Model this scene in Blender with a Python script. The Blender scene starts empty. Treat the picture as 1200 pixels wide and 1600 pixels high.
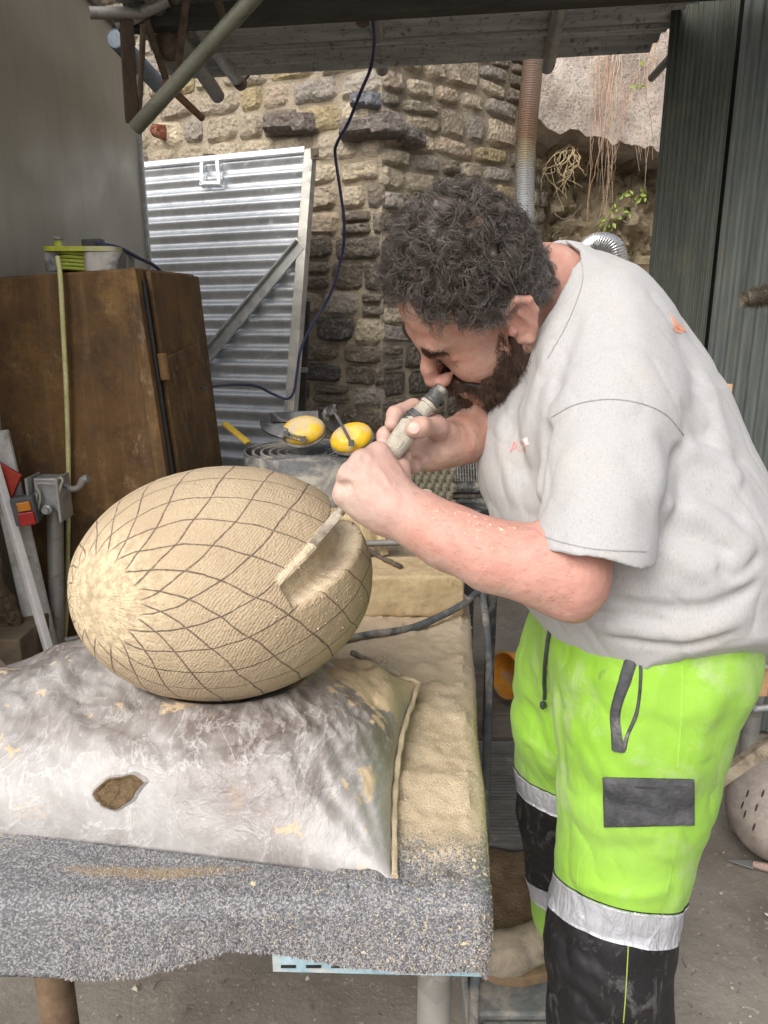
import bpy, bmesh, math, random
import numpy as np
from mathutils import Vector, Matrix
from mathutils.bvhtree import BVHTree

random.seed(7); np.random.seed(7)
S = bpy.context.scene
# ------------------------------------------------------------------ camera
PITCH = math.radians(15.0); CAMZ = 1.5; F = 1200.0
cam_d = bpy.data.cameras.new('camera'); cam = bpy.data.objects.new('camera', cam_d)
S.collection.objects.link(cam); S.camera = cam
cam.location = (0, 0, CAMZ); cam.rotation_euler = (math.radians(90) - PITCH, 0, 0)
cam_d.sensor_fit = 'VERTICAL'; cam_d.sensor_height = 36; cam_d.lens = 27.0
cam_d.clip_start = 0.02; cam_d.clip_end = 500
# ------------------------------------------------------------------ world + sun (overcast daylight)
SUN_EL, SUN_AZ = math.radians(42), math.radians(208)
w = bpy.data.worlds.new('World'); S.world = w; w.use_nodes = True
wn = w.node_tree; wn.nodes.clear()
sky = wn.nodes.new('ShaderNodeTexSky'); sky.sky_type = 'NISHITA'; sky.sun_disc = False
sky.sun_elevation = SUN_EL; sky.sun_rotation = SUN_AZ
sky.air_density = 0.7; sky.dust_density = 6.0; sky.ozone_density = 0.6
bg = wn.nodes.new('ShaderNodeBackground'); bg.inputs['Strength'].default_value = 0.15
wo = wn.nodes.new('ShaderNodeOutputWorld')
hs = wn.nodes.new('ShaderNodeHueSaturation'); hs.inputs['Saturation'].default_value = .35      # overcast: the blue is veiled by cloud
wn.links.new(sky.outputs[0], hs.inputs['Color']); wn.links.new(hs.outputs[0], bg.inputs[0]); wn.links.new(bg.outputs[0], wo.inputs[0])
sl = bpy.data.lights.new('sun', 'SUN'); sl.energy = 0.85; sl.angle = math.radians(45); sl.color = (1, .965, .91)
so = bpy.data.objects.new('sun', sl); S.collection.objects.link(so)
# nishita: rotation 0 = sun towards +Y, growing clockwise seen from above
sdir = Vector((math.sin(SUN_AZ) * math.cos(SUN_EL), math.cos(SUN_AZ) * math.cos(SUN_EL), math.sin(SUN_EL)))
so.rotation_euler = sdir.to_track_quat('Z', 'Y').to_euler()
S.view_settings.view_transform = 'Standard'; S.view_settings.look = 'None'
S.view_settings.exposure = 0.43; S.view_settings.gamma = 1.0
S.view_settings.use_curve_mapping = False

# ------------------------------------------------------------------ pixel -> world (photo pixels 1200x1600)
cp, sp = math.cos(PITCH), math.sin(PITCH)
FW = np.array([0, cp, -sp]); UP = np.array([0, sp, cp]); RT = np.array([1.0, 0, 0]); CC = np.array([0, 0, CAMZ])
def ray(px, py): return FW + RT * (px - 600) / F + UP * (800 - py) / F
def K(px, py, D): return CC + ray(px, py) * D                       # camera depth D
def Wy(px, py, Y): r = ray(px, py); return CC + r * (Y / r[1])       # on the plane y = Y
def Wz(px, py, z): r = ray(px, py); return CC + r * ((z - CAMZ) / r[2])  # on the plane z
def Q(rpx, D): return rpx * D / F
def camv(a, b, c): return RT * a + UP * b - FW * c      # right, up in the picture, towards the camera

# ------------------------------------------------------------------ objects
COL = S.collection
def tag(o, label=None, cat=None, group=None, kind=None):
    if label: o['label'] = label
    if cat: o['category'] = cat
    if group: o['group'] = group
    if kind: o['kind'] = kind
    return o
def link(name, me, mats, parent=None, smooth=False):
    o = bpy.data.objects.new(name, me); COL.objects.link(o)
    if not isinstance(mats, (list, tuple)): mats = [mats]
    if len(me.materials) == 0:
        for m in mats: me.materials.append(m)
    if smooth: me.shade_smooth()
    if parent is not None:
        o.parent = parent; o.matrix_parent_inverse = Matrix.Translation(-Vector(parent.location)) if parent.type == 'EMPTY' and parent.parent is None else parent.matrix_world.inverted()
    return o
def empty(name, loc, label=None, cat=None, group=None):
    o = bpy.data.objects.new(name, None); COL.objects.link(o); o.location = Vector(loc)
    o.empty_display_size = .05
    return tag(o, label, cat, group)
def pymesh(v, f, name='m'):
    me = bpy.data.meshes.new(name); me.from_pydata([tuple(map(float, p)) for p in v], [], [tuple(map(int, q)) for q in f]); me.update(); return me

class MB:
    """collects simple shapes into one mesh (world coordinates)"""
    def __init__(s): s.v = []; s.f = []; s.mi = []; s.m = 0
    def add(s, v, f):
        n = len(s.v); s.v += [tuple(map(float, p)) for p in v]; s.f += [tuple(i + n for i in q) for q in f]; s.mi += [s.m] * len(f); return s
    def hexa(s, p):   # 8 corners: bottom 4 ccw, top 4 ccw
        return s.add(p, [(3, 2, 1, 0), (4, 5, 6, 7), (0, 1, 5, 4), (1, 2, 6, 5), (2, 3, 7, 6), (3, 0, 4, 7)])
    def box(s, c, d, R=None):
        R = Matrix.Identity(3) if R is None else R; c = Vector(c)
        p = []
        for z in (-.5, .5):
            for x, y in ((-.5, -.5), (.5, -.5), (.5, .5), (-.5, .5)):
                p.append(c + R @ Vector((x * d[0], y * d[1], z * d[2])))
        return s.hexa(p)
    def beam(s, a, b, w, h, up=(0, 0, 1), ext=0):
        a, b = Vector(a), Vector(b); x = (b - a).normalized(); a = a - x * ext; b = b + x * ext
        u = Vector(up); y = u.cross(x)
        if y.length < 1e-4: y = Vector((0, 1, 0)).cross(x)
        y.normalize(); z = x.cross(y)
        R = Matrix((x, y, z)).transposed()
        return s.box((a + b) / 2, ((b - a).length, w, h), R)
    def tube(s, pts, r, n=10, cap=True, closed=False):
        pts = [Vector(p) for p in pts]; m = len(pts)
        rs = r if isinstance(r, (list, tuple, np.ndarray)) else [r] * m
        v = []; f = []; prev = None
        for i, p in enumerate(pts):
            if closed: t = pts[(i + 1) % m] - pts[i - 1]
            else: t = (pts[min(i + 1, m - 1)] - pts[max(i - 1, 0)])
            t.normalize()
            if prev is None:
                prev = t.orthogonal().normalized()
            prev = (prev - t * prev.dot(t)).normalized(); b = t.cross(prev)
            for k in range(n):
                a = 2 * math.pi * k / n
                v.append(p + (prev * math.cos(a) + b * math.sin(a)) * rs[i])
        for i in range(m if closed else m - 1):
            j = (i + 1) % m
            for k in range(n):
                f.append((i * n + k, i * n + (k + 1) % n, j * n + (k + 1) % n, j * n + k))
        if cap and not closed:
            f.append(tuple(range(n))[::-1]); f.append(tuple((m - 1) * n + k for k in range(n)))
        return s.add(v, f)
    def lathe(s, base, axis, prof, n=24):
        """prof: list of (distance along the axis, radius)"""
        base = Vector(base); t = Vector(axis).normalized(); u = t.orthogonal().normalized(); b = t.cross(u)
        v = []; f = []
        for h, r in prof:
            for k in range(n):
                a = 2 * math.pi * k / n; v.append(base + t * h + (u * math.cos(a) + b * math.sin(a)) * max(r, 1e-5))
        m = len(prof)
        for i in range(m - 1):
            for k in range(n): f.append((i * n + k, i * n + (k + 1) % n, (i + 1) * n + (k + 1) % n, (i + 1) * n + k))
        f.append(tuple(range(n))[::-1]); f.append(tuple((m - 1) * n + k for k in range(n)))
        return s.add(v, f)
    def build(s, name, mats, parent=None, smooth=False, bevel=0, seg=2):
        me = pymesh(s.v, s.f, name)
        me.polygons.foreach_set('material_index', s.mi)
        o = link(name, me, mats, parent)
        if smooth: me.shade_smooth(); me.set_sharp_from_angle(angle=math.radians(38))
        if bevel:
            md = o.modifiers.new('bevel', 'BEVEL'); md.width = bevel; md.segments = seg; md.limit_method = 'ANGLE'; md.angle_limit = math.radians(35)
        return o
def spline(pts, n=8):
    """Catmull-Rom through points"""
    P = [np.array(p, float) for p in pts]; P = [2 * P[0] - P[1]] + P + [2 * P[-1] - P[-2]]; out = []
    for i in range(1, len(P) - 2):
        for k in range(n):
            t = k / n; a, b, c, d = P[i - 1], P[i], P[i + 1], P[i + 2]
            out.append(.5 * ((2 * b) + (c - a) * t + (2 * a - 5 * b + 4 * c - d) * t * t + (3 * b - a - 3 * c + d) * t ** 3))
    out.append(P[-2]); return out

# ------------------------------------------------------------------ materials
class NT:
    def __init__(s, name):
        s.mat = bpy.data.materials.new(name); s.mat.use_nodes = True; s.t = s.mat.node_tree; s.t.nodes.clear()
        s.out = s.t.nodes.new('ShaderNodeOutputMaterial'); s.b = s.t.nodes.new('ShaderNodeBsdfPrincipled')
        s.t.links.new(s.b.outputs[0], s.out.inputs[0])
    def put(s, sock, v):
        if isinstance(v, bpy.types.NodeSocket): s.t.links.new(v, sock)
        elif isinstance(v, (tuple, list)) and sock.type == 'RGBA': sock.default_value = tuple(v)[:3] + (1,)
        else: sock.default_value = v
    def n(s, typ, ins=(), **kw):
        nd = s.t.nodes.new('ShaderNode' + typ)
        for k, v in kw.items(): setattr(nd, k, v)
        for k, v in (ins.items() if isinstance(ins, dict) else enumerate(ins)): s.put(nd.inputs[k], v)
        return nd
    def co(s, kind='Object'): return s.n('TexCoord').outputs[kind]
    def map(s, v, scale=(1, 1, 1), rot=(0, 0, 0), loc=(0, 0, 0)): return s.n('Mapping', {'Vector': v, 'Scale': scale, 'Rotation': rot, 'Location': loc}).outputs[0]
    def noise(s, v, scale, detail=4, rough=.55, dist=0.0, col=False): 
        o = s.n('TexNoise', {'Vector': v, 'Scale': float(scale), 'Detail': float(detail), 'Roughness': rough, 'Distortion': dist}).outputs
        return o[1] if col else o[0]
    def vor(s, v, scale, feature='F1', out=0, rnd=1.0): return s.n('TexVoronoi', {'Vector': v, 'Scale': float(scale), 'Randomness': rnd}, feature=feature).outputs[out]
    def ramp(s, f, stops, interp='LINEAR'):
        nd = s.n('ValToRGB', {'Fac': f}); cr = nd.color_ramp; cr.interpolation = interp
        while len(cr.elements) < len(stops): cr.elements.new(.5)
        for e, (p, c) in zip(cr.elements, stops):
            e.position = p; e.color = (c, c, c, 1) if isinstance(c, (int, float)) else tuple(c)[:3] + (1,)
        return nd.outputs[0]
    def mix(s, f, a, b, mode='MIX'):
        nd = s.n('Mix', data_type='RGBA', blend_type=mode); s.put(nd.inputs[0], f); s.put(nd.inputs[6], a); s.put(nd.inputs[7], b); return nd.outputs[2]
    def m(s, op, a, b=0.0, c=None):
        ins = [a, b] if c is None else [a, b, c]; return s.n('Math', ins, operation=op).outputs[0]
    def mr(s, v, a, b, c=0.0, d=1.0): return s.n('MapRange', [v, a, b, c, d]).outputs[0]
    def sep(s, v): return s.n('SeparateXYZ', [v]).outputs
    def comb(s, x, y, z): return s.n('CombineXYZ', [x, y, z]).outputs[0]
    def bump(s, h, strength=.5, dist=.01, nrm=None):
        d = {'Strength': strength, 'Distance': dist, 'Height': h}
        if nrm is not None: d['Normal'] = nrm
        return s.n('Bump', d).outputs[0]
    def fin(s, color=None, rough=None, metal=None, normal=None, **kw):
        if color is not None: s.put(s.b.inputs['Base Color'], color)
        if rough is not None: s.put(s.b.inputs['Roughness'], rough)
        if metal is not None: s.put(s.b.inputs['Metallic'], metal)
        if normal is not None: s.put(s.b.inputs['Normal'], normal)
        for k, v in kw.items(): s.put(s.b.inputs[k.replace('_', ' ')], v)
        return s.mat
def simple(name, c1, c2, scale=20, rough=.7, metal=0.0, bump=.2, dist=.002, detail=5, stretch=(1, 1, 1), dust=None, dustamt=.5):
    """two-tone noise material with grain; optional pale dust settled in patches"""
    t = NT(name); co = t.map(t.co(), scale=stretch)
    f = t.noise(co, scale, detail); col = t.mix(t.mr(f, .3, .7), c1, c2)
    g = t.noise(co, scale * 6, 3)
    col = t.mix(.35, col, t.ramp(g, [(.3, .35), (.7, .75)]), 'OVERLAY')
    r = rough
    if dust is not None:
        d = t.mr(t.noise(t.co(), 9, 8, .7, .6), .62 - dustamt * .3, .72 - dustamt * .2)
        col = t.mix(d, col, dust); r = t.mix(d, (rough,) * 3, (.9, .9, .9)); metal = metal if metal == 0 else t.m('MULTIPLY', t.m('SUBTRACT', 1.0, d), metal)
    return t.fin(col, r, metal, t.bump(g, bump, dist))

# ------------------------------------------------------------------ signed distance modelling
_lat = np.random.RandomState(3).rand(32, 32, 32).astype(np.float32) * 2 - 1
def vnoise(P, scale, off=0.0):
    q = P * scale + off; i = np.floor(q).astype(np.int64); f = q - i; f = f * f * (3 - 2 * f); r = 0
    i &= 31; j = (i + 1) & 31
    for dx in (0, 1):
        X = (i, j)[dx][:, 0]; wx = f[:, 0] if dx else 1 - f[:, 0]
        for dy in (0, 1):
            Y = (i, j)[dy][:, 1]; wy = f[:, 1] if dy else 1 - f[:, 1]
            for dz in (0, 1):
                Z = (i, j)[dz][:, 2]; wz = f[:, 2] if dz else 1 - f[:, 2]
                r = r + _lat[X, Y, Z] * wx * wy * wz
    return r
from mathutils import noise as mnoise
def fb(x, y, z, scale, oct=3, off=0.0):
    r = 0.0; a = 1.3
    for o in range(oct): s_ = scale * 2 ** o; q = off + 7.3 * o; r += a * mnoise.noise((x * s_ + q, y * s_ + q, z * s_ + q)); a *= .5
    return r
def fbm(P, scale, oct=4, off=0.0):
    if len(P) == 1:
        x, y, z = P[0]; return np.array([fb(x, y, z, scale, oct, off)])
    r = 0; a = 1.0
    for o in range(oct): r = r + a * vnoise(P, scale * 2 ** o, off + 7.3 * o); a *= .5
    return r
class Sdf:
    def __init__(s): s.ops = []; s.post = None; s.T = None; s.band = .03
    def _add(s, fn, c, R, k, mode):
        s.ops.append((fn, np.array(c, float), float(R), float(k), mode)); return s
    def xf(s, M):   # current local->world rigid frame (3x3, origin)
        s.T = M; return s
    def _p(s, p): p = np.array(p, float); return p if s.T is None else s.T[0] @ p + s.T[1]
    def cap(s, a, b, ra, rb=None, k=.01, mode='+'):
        a = s._p(a); b = s._p(b); rb = ra if rb is None else rb; ab = b - a; L2 = max(float(ab @ ab), 1e-12)
        def fn(P):
            t = np.clip(((P - a) @ ab) / L2, 0, 1); return np.linalg.norm(P - a - t[:, None] * ab, axis=1) - (ra + t * (rb - ra))
        return s._add(fn, (a + b) / 2, math.sqrt(L2) / 2 + max(ra, rb), k, mode)
    def chain(s, pts, rs, k=.01, mode='+'):
        for i in range(len(pts) - 1): s.cap(pts[i], pts[i + 1], rs[i], rs[i + 1], k, mode)
        return s
    def ell(s, c, r, A=None, k=.01, mode='+'):
        """ellipsoid, A columns = local axes (in the current frame)"""
        c = s._p(c); r = np.array(r, float); A = np.eye(3) if A is None else np.array(A, float)
        if s.T is not None: A = s.T[0] @ A
        def fn(P):
            q = (P - c) @ A; k0 = np.linalg.norm(q / r, axis=1); k1 = np.linalg.norm(q / (r * r), axis=1); return k0 * (k0 - 1) / np.maximum(k1, 1e-9)
        return s._add(fn, c, r.max(), k, mode)
    def box(s, c, h, A=None, rd=.005, k=.005, mode='+'):
        c = s._p(c); h = np.array(h, float) - rd; A = np.eye(3) if A is None else np.array(A, float)
        if s.T is not None: A = s.T[0] @ A
        def fn(P):
            q = np.abs((P - c) @ A) - h; return np.linalg.norm(np.maximum(q, 0), axis=1) + np.minimum(q.max(1), 0) - rd
        return s._add(fn, c, np.linalg.norm(h) + rd, k, mode)
    def plane(s, p, nrm, k=.003, mode='&'):
        """keep the side the normal points away from"""
        p = s._p(p); nrm = np.array(nrm, float); nrm = nrm / np.linalg.norm(nrm)
        return s._add(lambda P: (P - p) @ nrm, p, 1e9, k, mode)
    def __call__(s, P, c=None, h=0.0):
        d = np.full(len(P), .5)
        for fn, ce, R, k, mode in s.ops:
            if c is not None and R < 1e8 and np.linalg.norm(c - ce) - R > h + k + .012: continue
            e = fn(P)
            if mode == '+':
                hh = np.maximum(k - np.abs(d - e), 0) / k; d = np.minimum(d, e) - hh * hh * k * .25
            elif mode == '-':
                e = -e; hh = np.maximum(k - np.abs(d - e), 0) / k; d = np.maximum(d, e) + hh * hh * k * .25
            else:
                hh = np.maximum(k - np.abs(d - e), 0) / k; d = np.maximum(d, e) + hh * hh * k * .25
        if s.post:
            if len(P) > 400:
                mk = np.abs(d) < s.band
                if mk.any(): d = d.copy(); d[mk] = s.post(P[mk], d[mk])
            else: d = s.post(P, d)
        return d
    def hit(s, px, py, start=.3, end=6.0):
        r = ray(px, py); L = np.linalg.norm(r); r = r / L; t = start
        for _ in range(160):
            p = CC + r * t; d = float(s(p[None])[0])
            if d < 5e-4: return p
            t += max(d * .8, 4e-4)
            if t > end: break
        return None
def folds(sdf, fl):
    """fl: list of (pixel polyline, amplitude (+ ridge, - crease), width). Laid on the surface the pixel rays meet."""
    segs = []
    for pts, amp, wd in fl:
        pp = [sdf.hit(*p) for p in pts]; pp = [p for p in pp if p is not None]
        if len(pp) < 2: continue
        pp = np.array(spline(pp, 4)); segs.append((pp, amp, wd, pp.mean(0), np.linalg.norm(pp - pp.mean(0), axis=1).max()))
    old = sdf.post
    def post(P, d):
        if old: d = old(P, d)
        c = P.mean(0); h = np.linalg.norm(P - c, axis=1).max()
        for pp, amp, wd, m, R in segs:
            if np.linalg.norm(c - m) > R + h + 3 * wd: continue
            best = np.full(len(P), 9.0); bt = np.zeros(len(P)); n = len(pp) - 1
            for i in range(n):
                a, ab = pp[i], pp[i + 1] - pp[i]; t = np.clip(((P - a) @ ab) / max(float(ab @ ab), 1e-12), 0, 1)
                e = np.linalg.norm(P - a - t[:, None] * ab, axis=1); mk = e < best; best = np.where(mk, e, best); bt = np.where(mk, (i + t) / n, bt)
            prof = np.clip(np.minimum(bt, 1 - bt) * 5, 0, 1); prof = prof * prof * (3 - 2 * prof)
            d = d - amp * prof * np.exp(-(best / wd) ** 2)
        return d
    sdf.post = post
_CO = np.array([[i, j, k] for i in (0, 1) for j in (0, 1) for k in (0, 1)])
_ED = [(a, b) for a in range(8) for b in range(a + 1, 8) if np.abs(_CO[a] - _CO[b]).sum() == 1]
def sdfmesh(f, lo, hi, vox, name='m', N=16):
    """sparse surface nets"""
    lo = np.array(lo, float); hi = np.array(hi, float); nb = np.ceil((hi - lo) / (vox * N)).astype(int)
    bi = np.stack(np.meshgrid(*[np.arange(n) for n in nb], indexing='ij'), -1).reshape(-1, 3)
    hd = vox * N * .5 * math.sqrt(3); cen = lo + (bi + .5) * vox * N
    dv = f(cen); act = bi[np.abs(dv) < hd * 1.25 + .02]
    NG = nb * N + 2; ids = []; pos = []; quads = []
    g = np.stack(np.meshgrid(*[np.arange(N + 1)] * 3, indexing='ij'), -1).reshape(-1, 3)
    gid = lambda c: (c[:, 0] * NG[1] + c[:, 1]) * NG[2] + c[:, 2]
    for b in act:
        o = b * N; P = lo + (o + g) * vox; c = lo + (o + N / 2) * vox
        V = f(P, c, hd).reshape(N + 1, N + 1, N + 1) if isinstance(f, Sdf) else f(P).reshape(N + 1, N + 1, N + 1)
        s = V < 0
        if s.all() or not s.any(): continue
        cnt = sum(s[i:i + N, j:j + N, k:k + N].astype(np.int8) for i, j, k in _CO)
        ce = np.argwhere((cnt > 0) & (cnt < 8))
        vals = np.stack([V[ce[:, 0] + i, ce[:, 1] + j, ce[:, 2] + k] for i, j, k in _CO], 1)
        acc = np.zeros((len(ce), 3)); num = np.zeros(len(ce))
        for a, e in _ED:
            va, vb = vals[:, a], vals[:, e]; mk = (va < 0) != (vb < 0); t = np.where(mk, va / np.where(mk, va - vb, 1), 0)
            acc += np.where(mk[:, None], _CO[a] + t[:, None] * (_CO[e] - _CO[a]), 0); num += mk
        ids.append(gid(ce + o)); pos.append(lo + (o + ce + acc / num[:, None]) * vox)
        for ax in range(3):
            s0 = s[:N, :N, :N]; sl_ = [slice(0, N)] * 3; sl_[ax] = slice(1, N + 1); s1 = s[tuple(sl_)]
            e = np.argwhere(s0 != s1)
            if not len(e): continue
            fl = s0[e[:, 0], e[:, 1], e[:, 2]]; G = e + o; u, v = (ax + 1) % 3, (ax + 2) % 3
            du = np.zeros(3, int); du[u] = 1; dw = np.zeros(3, int); dw[v] = 1
            q = np.stack([gid(G - du - dw), gid(G - dw), gid(G), gid(G - du)], 1)
            q[~fl] = q[~fl][:, ::-1]; quads.append(q)
    ids = np.concatenate(ids); pos = np.concatenate(pos); quads = np.concatenate(quads)
    o = np.argsort(ids); ids = ids[o]; pos = pos[o]
    ix = np.clip(np.searchsorted(ids, quads), 0, len(ids) - 1); ok = (ids[ix] == quads).all(1); ix = ix[ok]
    # close pinholes between blocks: trace small open loops and cap them with triangles
    nv = len(pos); de = np.stack([ix, np.roll(ix, -1, 1)], 2).reshape(-1, 2).astype(np.int64); key = de[:, 0] * nv + de[:, 1]; rev = de[:, 1] * nv + de[:, 0]
    op = de[~np.isin(rev, key)]; tris = []
    if 0 < len(op) < 4000:
        nxt = {int(b_): int(a_) for a_, b_ in op}; seen = set()
        for st in list(nxt):
            if st in seen: continue
            lp = [st]; seen.add(st); c_ = nxt[st]
            while c_ != st and c_ in nxt and c_ not in seen and len(lp) < 14: lp.append(c_); seen.add(c_); c_ = nxt[c_]
            if c_ == st and 3 <= len(lp) <= 13: tris += [(lp[0], lp[k], lp[k + 1]) for k in range(1, len(lp) - 1)]
    me = bpy.data.meshes.new(name); me.vertices.add(nv); me.vertices.foreach_set('co', pos.astype(np.float32).ravel())
    nq, nt = len(ix), len(tris); me.loops.add(nq * 4 + nt * 3); me.loops.foreach_set('vertex_index', np.concatenate([ix.astype(np.int32).ravel(), np.array(tris, np.int32).ravel()]))
    me.polygons.add(nq + nt); me.polygons.foreach_set('loop_start', np.concatenate([np.arange(0, nq * 4, 4), nq * 4 + np.arange(0, nt * 3, 3)]).astype(np.int32))
    me.update(calc_edges=True); me.validate()
    me.shade_smooth()
    return me
def bvh_of(me):
    n = len(me.vertices); co = np.empty(n * 3, np.float32); me.vertices.foreach_get('co', co)
    return BVHTree.FromPolygons([Vector(v) for v in co.reshape(-1, 3)], [tuple(p.vertices) for p in me.polygons])
def cast(bvh, px, py):
    r = Vector(ray(px, py)); r.normalize(); h = bvh.ray_cast(Vector(CC), r); return (h[0], h[1]) if h[0] is not None else (None, None)
def ribbon(bvh, pts, width, name, m, parent, lift=.0012, n=8, taper=False, thick=.0014):
    """raised strip laid on a surface along a photo-pixel polyline"""
    P = [cast(bvh, *p[:2]) for p in spline([tuple(q) for q in pts], n)]; P = [p for p in P if p[0] is not None]
    if len(P) < 2: return None
    mb = MB(); v = []; f = []
    for i, (p, nn) in enumerate(P):
        t = (P[min(i + 1, len(P) - 1)][0] - P[max(i - 1, 0)][0]).normalized(); s_ = nn.cross(t).normalized(); w_ = width / 2
        if taper: w_ *= math.sin(math.pi * (i + .5) / len(P)) ** .5
        v += [p + s_ * w_ - nn * thick, p + s_ * w_ + nn * lift, p - s_ * w_ + nn * lift, p - s_ * w_ - nn * thick]
        if i: a = (i - 1) * 4; b = i * 4; f += [(a + k, b + k, b + (k + 1) % 4, a + (k + 1) % 4) for k in range(4)]
    f += [(0, 1, 2, 3), tuple(len(v) - 4 + k for k in (3, 2, 1, 0))]
    mb.add(v, f); return mb.build(name, m, parent, smooth=True)
def patch(bvh, quad, name, m, parent, nu=14, nv=8, lift=.003, wob=0.0):
    """cloth patch laid on a surface: quad = 4 photo pixels (tl, tr, br, bl)"""
    q = [np.array(p, float) for p in quad]; v = []; nr = []
    for j in range(nv + 1):
        for i in range(nu + 1):
            a = i / nu; b = j / nv; p = (q[0] * (1 - a) + q[1] * a) * (1 - b) + (q[3] * (1 - a) + q[2] * a) * b
            h, nn = cast(bvh, *p)
            if h is None: h, nn = v[-1], Vector((0, -1, 0)); v.append(h); nr.append(nn); continue
            e = min(a, 1 - a, b, 1 - b); l = lift * (1 if 0 < e else .5) + wob * math.sin(a * 9 + b * 4) * (e > 0)
            v.append(h + nn * l); nr.append(nn)
    n = len(v); v2 = v + [p - k * (lift + .002) for p, k in zip(v, nr)]; f = []
    W = nu + 1
    for j in range(nv):
        for i in range(nu): a = j * W + i; f.append((a, a + W, a + W + 1, a + 1)); f.append((a + n, a + n + 1, a + n + W + 1, a + n + W))
    bd = [i for i in range(W)] + [j * W + nu for j in range(1, nv + 1)] + [nv * W + i for i in range(nu - 1, -1, -1)] + [j * W for j in range(nv - 1, 0, -1)]
    for i, a in enumerate(bd): b = bd[(i + 1) % len(bd)]; f.append((a, b, b + n, a + n))
    mb = MB(); mb.add(v2, f); return mb.build(name, m, parent, smooth=True)
# ================================================================== SETTING
rs = random.Random(5)
def M_ground():
    t = NT('yard_concrete'); co = t.co()
    a = t.noise(co, 2.2, 6, .65); c = t.mix(t.mr(a, .35, .65), (.17, .15, .125), (.30, .27, .23))
    c = t.mix(t.m('MULTIPLY', t.mr(t.noise(t.map(co, loc=(3, 1, 0)), 1.1, 6, .6), .48, .66), .75), c, (.085, .066, .048))
    s = t.mr(t.noise(co, 60, 3), .62, .7); c = t.mix(t.m('MULTIPLY', s, .5), c, (.42, .38, .32))
    d = t.mr(t.noise(co, 34, 4), .64, .72); c = t.mix(t.m('MULTIPLY', d, .6), c, (.08, .07, .055))
    h = t.m('ADD', t.noise(co, 90, 5, .7), t.m('MULTIPLY', t.noise(co, 9, 4), 3.0))
    return t.fin(c, .9, 0, t.bump(h, .5, .006))
m_ground = M_ground()
g = MB(); nx = 60
gx = sorted(set([-60, -30, -12, -6] + [round(-3 + i * .1, 3) for i in range(61)] + [6, 12, 30, 60])); gy = sorted(set([-60, -30, -10, -4, -2] + [round(-1 + i * .1, 3) for i in range(60)] + [6, 9, 14, 30, 90]))
gv = [(x, y, .006 * math.sin(x * 3.1 + y) + .004 * math.sin(y * 5.3 - x * 2) if abs(x) < 3 and -1 < y < 5 else 0) for y in gy for x in gx]; W_ = len(gx)
g.add(gv, [(j * W_ + i, j * W_ + i + 1, (j + 1) * W_ + i + 1, (j + 1) * W_ + i) for j in range(len(gy) - 1) for i in range(W_ - 1)])
tag(g.build('ground', m_ground, smooth=True), 'stained grey concrete yard floor', kind='structure')

# ------------------------------------------------------------------ rubble stone wall
def M_stone():
    t = NT('rubble_stone'); co = t.co(); r = t.n('ObjectInfo').outputs['Random']; oc = t.n('ObjectInfo').outputs['Color']
    p = t.n('NewGeometry').outputs['Position']
    a = t.noise(p, 16, 6, .65, .4); c = t.mix(t.mr(a, .3, .7), t.mix(.45, oc, (.10, .085, .07)), oc)
    c = t.mix(t.m('MULTIPLY', t.mr(t.noise(p, 42, 6, .7), .52, .66), .55), c, (.50, .43, .33))
    c = t.mix(t.m('MULTIPLY', t.mr(t.noise(p, 30, 5, .7), .58, .7), .6), c, (.07, .06, .05))
    h = t.m('ADD', t.m('MULTIPLY', t.noise(p, 38, 8, .72), 1.0), t.m('MULTIPLY', t.vor(p, 46, 'F1'), .6))
    return t.fin(c, .92, 0, t.bump(h, .95, .022))
def M_mortar():
    t = NT('lime_mortar'); p = t.n('NewGeometry').outputs['Position']; z = t.sep(p)[2]
    c = t.mix(t.mr(t.noise(p, 12, 6, .65), .3, .7), (.33, .275, .20), (.54, .46, .34))
    c = t.mix(t.m('MULTIPLY', t.mr(t.noise(p, 3, 4), .45, .6), .4), c, (.12, .10, .06))
    h = t.m('ADD', t.noise(p, 30, 8, .7), t.m('MULTIPLY', t.noise(p, 120, 3), .4))
    return t.fin(c, .95, 0, t.bump(h, .9, .02))
m_stone, m_mortar = M_stone(), M_mortar()
def stone_mesh(seed):
    """unit stone 1 x 1 (x, z), depth along -y; rough pillow face"""
    r = random.Random(seed); n = 7; v = []; f = []
    off = r.uniform(0, 99)
    from mathutils import noise as mn
    outl = []
    corner = [r.uniform(.03, .22) for _ in range(4)]
    for j in range(n):
        for i in range(n):
            u = i / (n - 1) * 2 - 1; w_ = j / (n - 1) * 2 - 1
            # squircle the outline and make it uneven
            m_ = max(abs(u), abs(w_)); ln = math.hypot(u, w_) or 1; k = 1 - (corner[(u > 0) + 2 * (w_ > 0)] * (abs(u * w_)) ** 2)
            x = u * .5 * k + .045 * mn.noise(Vector((u * 1.3, w_ * 1.3, off))) * m_; z = w_ * .5 * k + .06 * mn.noise(Vector((u * 1.3, w_ * 1.3, off + 9))) * m_
            d = 1 - m_ ** 5; y = -(.55 * d + .28 * d * mn.noise(Vector((u * 1.9, w_ * 1.9, off + 5))) + .22 * d * mn.noise(Vector((u * 4, w_ * 4, off + 3))) + (.12 * u * r.uniform(-.3, .3)))
            if m_ > .99: y = .4
            v.append((x, y, z))
    f = [(j * n + i, j * n + i + 1, (j + 1) * n + i + 1, (j + 1) * n + i) for j in range(n - 1) for i in range(n - 1)]
    me = pymesh(v, f, 'stone'); me.materials.append(m_stone); me.shade_smooth(); me.set_sharp_from_angle(angle=math.radians(50)); return me
SM = [stone_mesh(100 + i) for i in range(26)]
PAL = [(.44, .37, .26), (.50, .42, .30), (.40, .335, .245), (.54, .46, .33), (.34, .30, .25), (.38, .31, .23), (.44, .35, .25), (.30, .265, .23)]
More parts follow.
